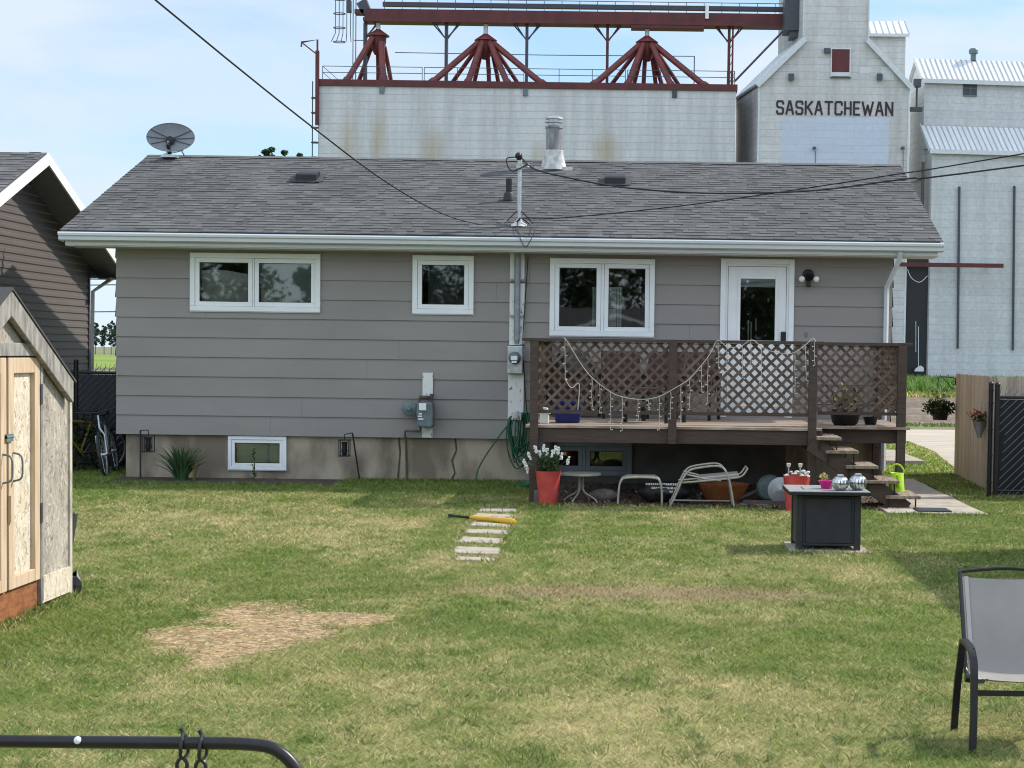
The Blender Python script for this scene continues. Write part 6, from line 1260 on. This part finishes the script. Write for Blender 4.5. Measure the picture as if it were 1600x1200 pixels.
for z in (q1.z, q1.z + 1.0, q1.z + 2.0, q1.z + 3): m.tube([(xl - .05 + .42 * math.cos(t), YC - .1 + .35 * math.sin(t), z) for t in [2 * pi * k / 12 for k in range(12)]], .035, 5, closed=True)
xx = P(553, 50, YC).x
for dx in (-.06, .14): m.tube([(xx + dx, YC, zt_), (xx + dx, YC, q0.z + 1)], .035, 5)
m.tube([(xx, YC, P(553, 63, YC).z), (P(570, 63, YC).x, YC, P(553, 63, YC).z)], .03, 5); m.build('ladder_cage', 'steel_dark', cv)
def distributor(cpx, ends, label, ztop=46, zc=58):
    q = P(cpx, ztop, YC); cz = P(cpx, zc + 1, YC).z; t = thing('spout_cluster', label, 'distributor', (q.x, YC, zt_), 'red spout clusters on the annex roof'); x = q.x
    m = MB(); m.lathe([(.16, 0), (.16, gzb - q.z - .03)], (x, YC, q.z), 12); m.build('feed_pipe', 'trimgrey', t)
    m = MB(); m.lathe([(.18, q.z - cz), (.22, q.z - cz - .04), (.80, .06), (.82, 0), (.62, -.02)], (x, YC, cz), 12); m.build('cone_cap', 'pipered', t)
    m = MB(); m.lathe([(.60, -.02), (.56, -.5), (.45, -.95), (.25, -1.3), (.001, -1.35)], (x, YC, cz), 12); m.build('hopper', 'barnred', t)
    for (ex, dy, big) in ends:
        e = P(ex, 126, YC + dy); e = Vector((e.x, YC + dy, zt_)); a = Vector((e.x - x, dy, 0)).normalized(); st_ = Vector((x, YC, cz - .12)) + a * .52; n1 = st_ + (e - st_) * .80
        if abs(e.x - x) < .9: n1 = Vector((x + (e.x - x) * .75, YC + dy * .8, zt_ + 1.4)); st_ = Vector((x + (e.x - x) * .45, YC + dy * .35, cz - .6))
        m = MB(); m.tube([st_, n1, e + (n1 - e) * .38, e + (n1 - e) * .37, e + Vector((0, 0, .0))], [.22, .22, .22, .29, .31] if big else [.16, .16, .16, .21, .23], 10); m.build('spout', 'pipered', t)
distributor(591, [(540, -2.6, 1), (554, 2.4, 0), (591, 1.8, 0), (600, -2.6, 1), (614, 2.2, 0)], 'leftmost red spout cluster, narrow with only five spouts', 46, 56)
distributor(759, [(673, -2.6, 1), (694, 2.4, 0), (730, -2.6, 1), (737, 2.4, 0), (765, 1.8, 0), (782, 2.4, 0), (794, -2.6, 1), (822, 2.4, 0), (851, -2.4, 1)], 'middle red spout cluster, wide spread spouts left of the chimney flue', 53, 63)
distributor(1011, [(926, -2.6, 1), (942, 2.4, 0), (980, -2.6, 1), (986, 2.4, 0), (1005, 1.8, 0), (1027, 2.0, 0), (1040, 2.4, 0), (1050, -2.6, 1), (1074, 2.4, 0), (1105, -2.4, 1)], 'rightmost red spout cluster, nearest the lettered elevator', 56, 66)
# lettered elevator
se = thing('grain_elevator', 'white grain elevator with dark lettering and a small red hatch in its tower', 'grain elevator', (12.7, 128, 0))
DV = Vector((-1.2, 7.5, 0)); xa, xb, ta, tb = 7.47, 17.9, 10.48, 15.0; ze, zt2, zk = 20.6, 23.68, 30.5
def ext(mb, poly, dv, tone=.5):
    n = len(poly); a = [Vector(p) for p in poly]; b = [p + dv for p in a]
    return mb.add(a + b, [tuple(range(n)), tuple(range(2 * n - 1, n - 1, -1))] + [(i, n + i, n + (i + 1) % n, (i + 1) % n) for i in range(n)], tone)
m = MB(); ext(m, [(xa, YA, 0), (xb, YA, 0), (xb, YA, ze), (tb, YA, zt2), (tb, YA, zk), (ta, YA, zk), (ta, YA, zt2), (xa, YA, ze)], DV); m.build('wall', 'clad_s', se)
for s, (x0, z0, x1, z1) in enumerate(((ta, zt2 + .12, xa - .25, ze - .05), (tb, zt2 + .12, xb + .3, ze - .12))):
    d = Vector((x1 - x0, 0, z1 - z0)).normalized(); nr = Vector((-d.z, 0, d.x)) * (1 if d.x > 0 else -1)
    m = MB(); a, b = Vector((x0, YA - .3, z0)), Vector((x1, YA - .3, z1)); ext(m, [a, b, b - nr * .14, a - nr * .14], DV + Vector((-.05, .6, 0))); m.build('roof_slope', 'tinroof', se)
    m = MB(); a, b = Vector((x0, YA - .36, z0 - .02)), Vector((x1, YA - .36, z1 - .02)); ext(m, [a, b, b - nr * .34, a - nr * .34], Vector((0, .055, 0))); m.build('rake_trim', 'trimgrey', se)
m = MB(); m.box(xa - .04, xa + .08, YA - .05, YA - .002, 0, ze - .1); m.box(xb - .08, xb + .04, YA - .05, YA - .002, 0, ze - .15); m.box(ta - .03, ta + .06, YA - .05, YA - .002, zt2 + .2, zk); m.box(tb - .06, tb + .03, YA - .05, YA - .002, zt2 + .2, zk); m.build('corner_trim', 'trimgrey', se)
a, b = P(1300, 77, YA), P(1327, 113, YA); m = MB(); m.box(a.x, b.x, YA - .06, YA - .002, b.z, a.z); hd = m.build('hatch_door', 'barnred', se)
m = MB(); c = P(1327, 120.5, YA); m.box(a.x - .08, a.x, YA - .09, YA - .002, c.z, a.z + .08); m.box(b.x, b.x + .08, YA - .09, YA - .002, c.z, a.z + .08); m.box(a.x, b.x, YA - .09, YA - .002, a.z, a.z + .08); m.box(a.x, b.x, YA - .05, YA - .003, c.z + .06, b.z - .002); m.build('hatch_frame', 'trimgrey', hd)
m = MB(); m.box(a.x - .1, b.x + .1, YA - .16, YA - .002, c.z - .08, c.z - .001); m.build('hatch_sill', 'steel_dark', hd)
for (px, py, w_, h_) in ((1292, 80, .42, .34), (1236, 121, .36, .46), (1374, 121, .36, .46), (1272, 232, .2, .2), (1410, 232, .2, .2)):
    q = P(px, py, YA); m = MB(); m.prism([(YA - .42, q.z - h_ / 2), (YA - .002, q.z - h_ / 2 + .04), (YA - .002, q.z + h_ / 2), (YA - .3, q.z + h_ / 2)], 'x', q.x - w_ / 2, q.x + w_ / 2); m.build('wall_lamp', 'steel_dark', se)
for px in (1274, 1411):
    q = P(px, 236, YA); m = MB(); m.tube([q + Vector((0, -.05, 0)), q + Vector((.02, -.05, -1.0)), q + Vector((-.05, -.05, -2.2))], .018, 4); m.build('lamp_wire', 'steel_dark', se)
a, b = P(1222, 183, YA), P(1388, 252, YA); MT['clad_b'] = clad_mat('repainted_cladding', (.53, .585, .69), (.42, .46, .54), 2.6, .50, (.52, .55, .62), .5, None, .1, 3.0)
m = MB(); m.box(a.x, b.x, YA - .006, YA - .001, b.z - .6, a.z); m.build('repainted_panel', 'clad_b', se)
a, b = P(1377, 105, YA), P(1397, 125, YA); m = MB(); m.box(a.x, b.x, YA - .02, YA - .001, b.z, a.z); m.build('wall_patch', 'trimgrey', se); m = MB(); a, b = P(1344, 105, YA), P(1360, 115, YA); m.box(a.x, b.x, YA - .02, YA - .001, b.z, a.z); m.build('wall_patch', 'trimgrey', se)
LET = {'S': [[(1, .8), (1, .88), (.85, 1), (.15, 1), (0, .88), (0, .64), (.15, .52), (.85, .48), (1, .36), (1, .12), (.85, 0), (.15, 0), (0, .12), (0, .2)]], 'A': [[(0, 0), (.42, 1), (.58, 1), (1, 0)], [(.16, .33), (.84, .33)]], 'K': [[(0, 0), (0, 1)], [(1, 1), (.05, .42)], [(.3, .6), (1, 0)]],
       'T': [[(0, 1), (1, 1)], [(.5, 1), (.5, 0)]], 'C': [[(1, .78), (1, .88), (.85, 1), (.15, 1), (0, .88), (0, .12), (.15, 0), (.85, 0), (1, .12), (1, .22)]], 'H': [[(0, 0), (0, 1)], [(1, 0), (1, 1)], [(0, .5), (1, .5)]], 'E': [[(1, 1), (0, 1), (0, 0), (1, 0)], [(0, .5), (.85, .5)]],
       'W': [[(0, 1), (.27, 0), (.5, .75), (.73, 0), (1, 1)]], 'N': [[(0, 0), (0, 1), (1, 0), (1, 1)]]}
p0, p1 = P(1212.5, 179, YA), P(1396, 159, YA); hgt = p1.z - p0.z; wid = p1.x - p0.x
ws = {'S': .56, 'A': .60, 'K': .58, 'T': .62, 'C': .58, 'H': .53, 'E': .5, 'W': .86, 'N': .58}; txt = 'SASKATCHEWAN'; tot = sum(ws[c] for c in txt); gap = (wid / hgt - tot) / 11
m = MB(); x = p0.x; sw_ = .068 * hgt * 2
for i, c in enumerate(txt):
    w_ = ws[c] * hgt
    for si, stroke in enumerate(LET[c]):
        pts = [Vector((x + u * (w_ - sw_) + sw_ / 2, 0, p0.z + sw_ / 2 + v * (hgt - sw_))) for u, v in stroke]
        for k, (a, b) in enumerate(zip(pts[:-1], pts[1:])):
            d = (b - a).normalized(); nr = Vector((-d.z, 0, d.x)) * sw_ / 2; e = d * sw_ * .42; yy = YA - .04 - .003 * (k % 3) - .004 * si
            q = [a - e + nr, b + e + nr, b + e - nr, a - e - nr]; ext(m, [(p.x, yy, p.z) for p in q], Vector((0, .02, 0)))
    x += w_ + gap * hgt
m.build('lettering', 'lettering', se)
q = P(1236, 20, YA + 2); m = MB(); m.box(q.x - .5, q.x + .7, YA + 1.2, YA + 3.6, P(1236, 42, YA).z, P(1236, 0, YA).z + .5); m.box(q.x - .1, q.x + .5, YA + 1.4, YA + 3, P(1236, 52, YA).z, P(1236, 42, YA).z - .001); m.build('conveyor_head', 'steel_dark', se)
# small headhouse behind
YB = 152.; a, b, c, d = P(1330, 53, YB), P(1418, 53, YB), P(1330, 31, YB), P(1413, 30, YB)
hh = thing('rear_headhouse', 'small white building with a tin roof half hidden behind the elevator tower', 'building', ((a.x + b.x) / 2, YB, 0))
m = MB(); m.box(a.x, b.x - .12, YB + .2, YB + 7, 0, a.z); m.build('wall', 'clad_s', hh)
def seam_roof(mb, a, b, c, d, th=.08, seams=12):
    """sheet a-b (eave) c-d (ridge) with raised seams"""
    a, b, c, d = map(Vector, (a, b, c, d)); n = (b - a).cross(c - a).normalized(); n = n if n.z > 0 else -n
    mb.add([a, b, d, c, a - n * th, b - n * th, d - n * th, c - n * th], [(0, 1, 2, 3), (7, 6, 5, 4), (0, 4, 5, 1), (1, 5, 6, 2), (2, 6, 7, 3), (3, 7, 4, 0)])
    sm = MB()
    for k in range(seams + 1): t = k / seams; p, q = a + (b - a) * t, c + (d - c) * t; sm.bar(p + n * .02, q + n * .02, .07, .05, up=n)
    return sm
m = MB(); e0, e1 = Vector((a.x, YB - .2, a.z)), Vector((b.x + .12, YB - .2, b.z)); r0_, r1_ = Vector((c.x, YB + 2.2, c.z + .25)), Vector((d.x + .35, YB + 2.2, d.z + .25)); sm = seam_roof(m, e0, e1, r0_, r1_, seams=9); m.build('roof', 'tinroof', hh); sm.build('roof_seam', 'tinseam', hh)
m = MB(); m.box(e0.x, e1.x, YB - .26, YB - .201, e0.z - .22, e0.z + .03); m.build('eave_trim', 'trimgrey', hh)
# right hand elevator
YAW = math.radians(6.5); U = Vector((math.cos(YAW), math.sin(YAW), 0)); V_ = Vector((-math.sin(YAW), math.cos(YAW), 0)); Zv = Vector((0, 0, 1))
re_ = thing('metal_roofed_elevator', 'stepped white elevator with tin roofs and two dark rods at the right edge', 'grain elevator', (24, 126, 0))
A0 = Vector((19.2, 126.8, 0)); B0 = Vector((19.56, 125.0, 0)); LEN = 15
zl, zlr, zu, zur = 16.42, 18.1, 21.45, 22.95
m = MB(); ext(m, [B0, B0 + U * LEN, B0 + U * LEN + Zv * zl, B0 + Zv * zl], V_ * 7); m.build('lower_wall', 'clad_r', re_)
m = MB(); q = A0 + Zv * zl; ext(m, [q - Vector((0, 0, 2)), q + V_ * 3.8 - Vector((0, 0, 2)), A0 + V_ * 3.8 + Zv * zu, A0 + V_ * 1.9 + Zv * zur, A0 + Zv * zu], U * LEN); m.build('upper_wall', 'clad_r', re_)
m = MB(); q = B0 + V_ * .02 - U * .0; ext(m, [B0 + Zv * (zl + .002), A0 + Zv * (zl + .002), A0 + Zv * (zlr - .05)], U * LEN); m.build('lean_to_gable', 'clad_r', re_)
for (o0, z0, o1, z1, nm) in ((B0 - U * .25 - V_ * .3, zl + .05 - .28, A0 - U * .25 - V_ * .002, zlr, 'lower'), (A0 - U * .25 - V_ * .3, zu - .15, A0 - U * .25 + V_ * 1.9, zur + .12, 'upper')):
    m = MB(); a, b, c, d = o0 + Zv * z0, o0 + U * LEN + Zv * z0, o1 + Zv * z1, o1 + U * LEN + Zv * z1; sm = seam_roof(m, a, b, c, d, .09, 40); ro = m.build('roof', 'tinroof', re_); sm.build('roof_seam', 'tinseam', ro)
    m = MB(); m.bar(a - V_ * .04 - Zv * .12, b - V_ * .04 - Zv * .12, .05, .3); m.bar(a - U * .03, c - U * .03, .05, .3); m.build('roof_edge', 'trimgrey', ro)
m = MB(); a = A0 - U * .25 + V_ * 1.9 + Zv * (zur + .12); ext(m, [a, a + V_ * 2.2 - Zv * 1.65, a + V_ * 2.2 - Zv * 1.75, a - Zv * .1], U * LEN); m.build('rear_roof', 'tinroof', re_)
def onface(px, py, o):
    d = ray(px, py); t = (o - EYE).dot(V_) / d.dot(V_); return EYE + d * t
a, b = onface(1505, 127, A0), onface(1526, 149, A0); m = MB(); m.bar((a + b) / 2 + U * -(b.x - a.x) / 2 - V_ * .03, (a + b) / 2 + U * (b.x - a.x) / 2 - V_ * .03, .05, a.z - b.z, up=(0, 0, 1)); wn = m.build('window', 'steel_dark', re_)
m = MB(); cx = (a + b) / 2 - V_ * .07; m.bar(cx - U * .5, cx + U * .5, .02, .05); m.bar(cx - Zv * .48, cx + Zv * .48, .05, .02, up=(0, 1, 0)); m.bar(cx - U * .5 - Zv * .52, cx + U * .5 - Zv * .52, .06, .08); m.build('glazing_bar', 'bluegrey', wn)
q = A0 + V_ * 1.9 + U * 4.05 + Zv * (zur + .1); m = MB(); m.lathe([(.2, 0), (.2, .45), (.32, .5), (.34, .72), (.25, .85), (.001, .88)], q, 14); m.build('roof_vent', 'bluegrey', re_)
for (px, y0, y1) in ((1497, 292, 544), (1583, 291, 547)):
    a, b = onface(px + 1, y0, B0) - V_ * .15, onface(px - 1.5, y1, B0) - V_ * .15; m = MB(); m.tube([a, b], .085, 8); m.tube([a + V_ * .14, a], .03, 5); m.tube([b + V_ * .14, b], .03, 5); m.build('guide_rod', 'steel_dark', re_)
a, b = P(1402, 414, 124.5), P(1566, 415, 124.5); m = MB(); m.box(a.x, b.x, 124.0, 124.3, min(a.z, b.z) - .12, min(a.z, b.z) + .16); m.box(b.x - 1, b.x - .9, 124.3, B0.y + 1, b.z - .05, b.z + .05); m.build('spout_boom', 'barnred', re_)
m = MB(); m.tube(catmull([P(1451, 398, 124.2), P(1452, 407, 124.2), P(1456, 412, 124.2)], 4), .03, 5); m.tube(catmull([P(1418, 421, 124.2), P(1424, 434, 124.2), P(1437, 441, 124.2), P(1449, 431, 124.2)], 4), .025, 5); m.tube([P(1435, 510, 124.2), P(1435, 573, 124.2)], .025, 5); m.tube([P(1431, 502, 124.2), P(1431, 550, 124.2)], .02, 5); m.build('pull_rope', 'trimgrey', re_)
q = P(1436, 578, 124.2); m = MB(); m.prism([(q.x - .32, q.z - .1), (q.x + .3, q.z - .1), (q.x + .3, q.z + .15), (q.x + .1, q.z + .3), (q.x - .2, q.z + .12)], 'y', 124, 124.4); m.build('hanging_weight', 'trimgrey', re_)
m = MB(); m.box(17.95, 19.5, 125.4, 125.6, 0, 9.9); m.build('dark_driveway_sheet', 'blackmetal', re_)  # black sheet standing in for the shadowed driveway opening between the elevators
q0, q1 = P(1430, 118, 125), P(1427, 133, 125); m = MB(); m.box(18.25, 18.75, 125.3, 125.9, P(1430, 134, 125).z, P(1430, 122, 125).z); m.tube([(18.5, 125.6, P(1430, 134, 125).z), (18.5, 125.6, P(1430, 170, 125).z)], .07, 6); m.box(18.0, 18.9, 125.4, 125.9, P(1430, 172, 125).z, P(1430, 166, 125).z); m.build('drop_pipe', 'steel_dark', re_)
m = MB(); a = P(1443, 252, 125.2); m.box(18.9, 19.1, 125.3, 125.45, 9.9, P(1443, 252, 125).z); m.build('corner_pipe', 'greyplank', re_)

# ------------------------------------------------------------------ trees, far wires, and what stands behind the viewer
def tree(name, label, loc, h, cr, n, leaf, seed, cols, group=None, trunk=.12, crown_lo=.3, clumps=14, lean=0.0, kind_cat='tree'):
    g = np.random.default_rng(seed); t = thing(name, label, kind_cat, loc, group); x, y, z = loc
    m = MB(); top = Vector((x + lean, y, z + h * .82)); m.tube([(x, y, z - .05), (x + lean * .4, y, z + h * .35), top], [trunk, trunk * .75, trunk * .2], 7)
    V, F, C_ = [], [], []; off = 0
    for k in range(clumps):
        f = crown_lo + (1 - crown_lo) * (k + .5) / clumps; env = cr * (math.sin(pi * min(1, (f - crown_lo) / (1 - crown_lo) * .86 + .12)) ** .7); a = g.random() * 2 * pi; rr = env * (.25 + .6 * g.random())
        c = np.array([x + lean * f + rr * math.cos(a), y + rr * math.sin(a), z + h * f * .96]); rad = env * (.34 + .3 * g.random()) + .05 * cr
        m.tube([(x + lean * f, y, z + h * f * .75), tuple(c)], [trunk * .3, trunk * .08], 5)
        nk = n // clumps; p = g.normal(0, 1, (nk, 3)); p /= np.linalg.norm(p, axis=1)[:, None]; p = c + p * (g.random(nk) ** .5)[:, None] * rad * np.array([1, 1, .8])
        u = g.normal(0, 1, (nk, 3)); u /= np.linalg.norm(u, axis=1)[:, None]; v = np.cross(u, g.normal(0, 1, (nk, 3))); v /= np.linalg.norm(v, axis=1)[:, None]; s = leaf * (.5 + g.random(nk))[:, None]
        V.append(np.stack([p - u * s, p + v * s * .6, p + u * s, p - v * s * .6], 1).reshape(-1, 3)); i = np.arange(nk) * 4 + off; F.append(np.stack([i, i + 1, i + 2, i + 3], 1)); off += nk * 4
        cc = np.array(cols)[int(g.random() * len(cols))] * (.75 + .5 * g.random(nk))[:, None]; C_.append(np.repeat(cc, 4, 0))
    m.build('trunk', 'bark', t)
    o = np_mesh('crown', np.concatenate(V) - np.array(loc), np.concatenate(F), 'leaf', np.concatenate(C_)); o.parent = t; return t
GC = [(.045, .075, .025), (.06, .095, .03), (.035, .06, .022)]
xs_ = [-135, -132.5, -130, -127.6, -125.2, -123.6, -121.9, -120.2, -118.9, -117.3, -115, -112.5, -110, -107]
for i, xx in enumerate(xs_):
    tree('poplar_tree', 'thin trunked tree in the row at the far edge of the green field', (xx, 396 + 6 * ((i * 7) % 3), 0), 6.2 + 1.1 * ((i * 5) % 4) / 2, 1.2, 1700, .15, 100 + i, [(.05, .085, .05), (.04, .07, .04)], 'far trees between the houses', trunk=.10, crown_lo=.3, clumps=18)
for i, (px, hpx, r_) in enumerate(((412, 240, 1.3), (428, 237, 1.5), (443, 241, 1.3), (472, 246, .9))):
    q = P(px, hpx, 150); tree('tall_tree', ['leafy treetop left of three showing over the roof ridge', 'leafy treetop in the middle showing over the roof ridge', 'leafy treetop right of three showing over the roof ridge', 'tiny treetop just over the ridge left of the annex ladder'][i], (q.x, 150, 0), q.z + 1.25, r_ * 1.2, 3200, .12, 130 + i, [(.05, .085, .03), (.07, .11, .035)], 'treetops over the ridge', trunk=.25, crown_lo=.5)
for (z0, z1, lb) in ((P(150, 447, 60).z, P(180, 443, 60).z, 'upper thin wire crossing the sky between the two houses'), (P(150, 487, 60).z, P(180, 487, 60).z, 'lower thin wire crossing the sky between the two houses')):
    tag(MB().tube([(-32, 60, z0 - .3), (-18, 60, (z0 + z1) / 2), (2, 60, z1 + .3)], .018, 5).build('utility_wire', 'wire', origin=(-18, 60, z0)), lb, 'cable')
# the pole the service cables come from, right of the view
pole = thing('utility_pole', 'brown wooden utility pole right of the yard carrying the service cables', 'utility pole', (15.05, 20.0, 0)); m = MB(); m.tube([(15.1, 20, 0), (15.1, 20, 7.5)], [.16, .11], 10); m.build('pole_shaft', 'greyplank', pole); m = MB(); m.box(14.3, 15.9, 19.85, 19.97, 6.3, 6.45); m.build('crossarm', 'greyplank', pole)
pole = thing('utility_pole', 'brown wooden utility pole behind the viewer holding the diagonal black cable', 'utility pole', (-8.1, -3.1, 0)); m = MB(); m.tube([(-8.12, -3.12, 0), (-8.12, -3.12, 9)], [.17, .12], 10); m.build('pole_shaft', 'greyplank', pole)
# detached garage right of the lawn: its shadow falls across the grass by the chair
ga = thing('detached_garage', 'beige sided garage standing right of the lawn outside the view', 'garage', (7.5, 15.4, 0))
m = MB(); m.prism([(4.95, 0), (10, 0), (10, 2.4), (7.57, 3.3), (4.95, 2.4)], 'y', 12.9, 17.95); m.build('wall', 'osb_old', ga)
m = MB()
for s in (1, -1): x0_, x1_ = 7.57, 7.57 + s * 2.9; m.add([(xq, yq, zq) for yq in (12.6, 18.15) for (xq, zq) in ((x0_, 3.42), (x1_, 2.42), (x1_, 2.34), (x0_, 3.34))], [(0, 1, 2, 3), (7, 6, 5, 4), (0, 4, 5, 1), (1, 5, 6, 2), (2, 6, 7, 3), (3, 7, 4, 0)])
m.build('roof', 'shingle2', ga)
# house and trees behind the viewer, seen only as reflections in the panes
bh = thing('rear_neighbour_house', 'brown roofed house behind the viewer, reflected in the kitchen window', 'house', (-3, -26, 0))
m = MB(); m.prism([(-32, 0), (-22, 0), (-22, 2.3), (-32, 2.3)], 'x', -13, 1.2); m.build('wall', 'curtain', bh)
for (xx, zz) in ((-9, 3.3), (-1.2, 3.3)):
    m = MB(); m.add([(xx - 2.2, -21.3, 2.55), (xx + 2.2, -21.3, 2.55), (xx, -21.3, zz), (xx - 2.2, -21.3, 2.7), (xx + 2.2, -21.3, 2.7), (xx, -21.3, zz + .16)], [(0, 2, 5, 3), (1, 4, 5, 2)]); m.build('gable_trim', 'whitefascia', bh)
m = MB(); m.add([(-13.6, -21.4, 2.2), (1.8, -21.4, 2.2), (1.8, -27, 3.8), (-13.6, -27, 3.8), (-13.6, -32.6, 2.2), (1.8, -32.6, 2.2)], [(0, 1, 2, 3), (3, 2, 5, 4), (0, 3, 4), (1, 5, 2)]); m.build('roof', pmat('brown_roof', (.075, .075, .08), .9, var=.15, scale=3), bh)
for i, (xx, yy, hh_, cr_) in enumerate(((-19, -30, 7.5, 2.2), (-15.5, -34, 6.2, 1.6), (-12, -36, 8.2, 2.4), (-7.5, -36, 9.5, 3.0), (-3, -35, 8.4, 2.8), (1.2, -37, 9.8, 3.2), (4.2, -30, 8.6, 2.4), (9, -34, 8.0, 2.6), (-24, -33, 8, 2.5), (7, -38, 10, 2.6))):
    tree('garden_tree', 'leafy garden tree behind the viewer, reflected in the panes', (xx, yy, 0), hh_, cr_, 4200, .15, 160 + i, GC, 'trees behind the viewer', trunk=.16, crown_lo=.22, clumps=22)
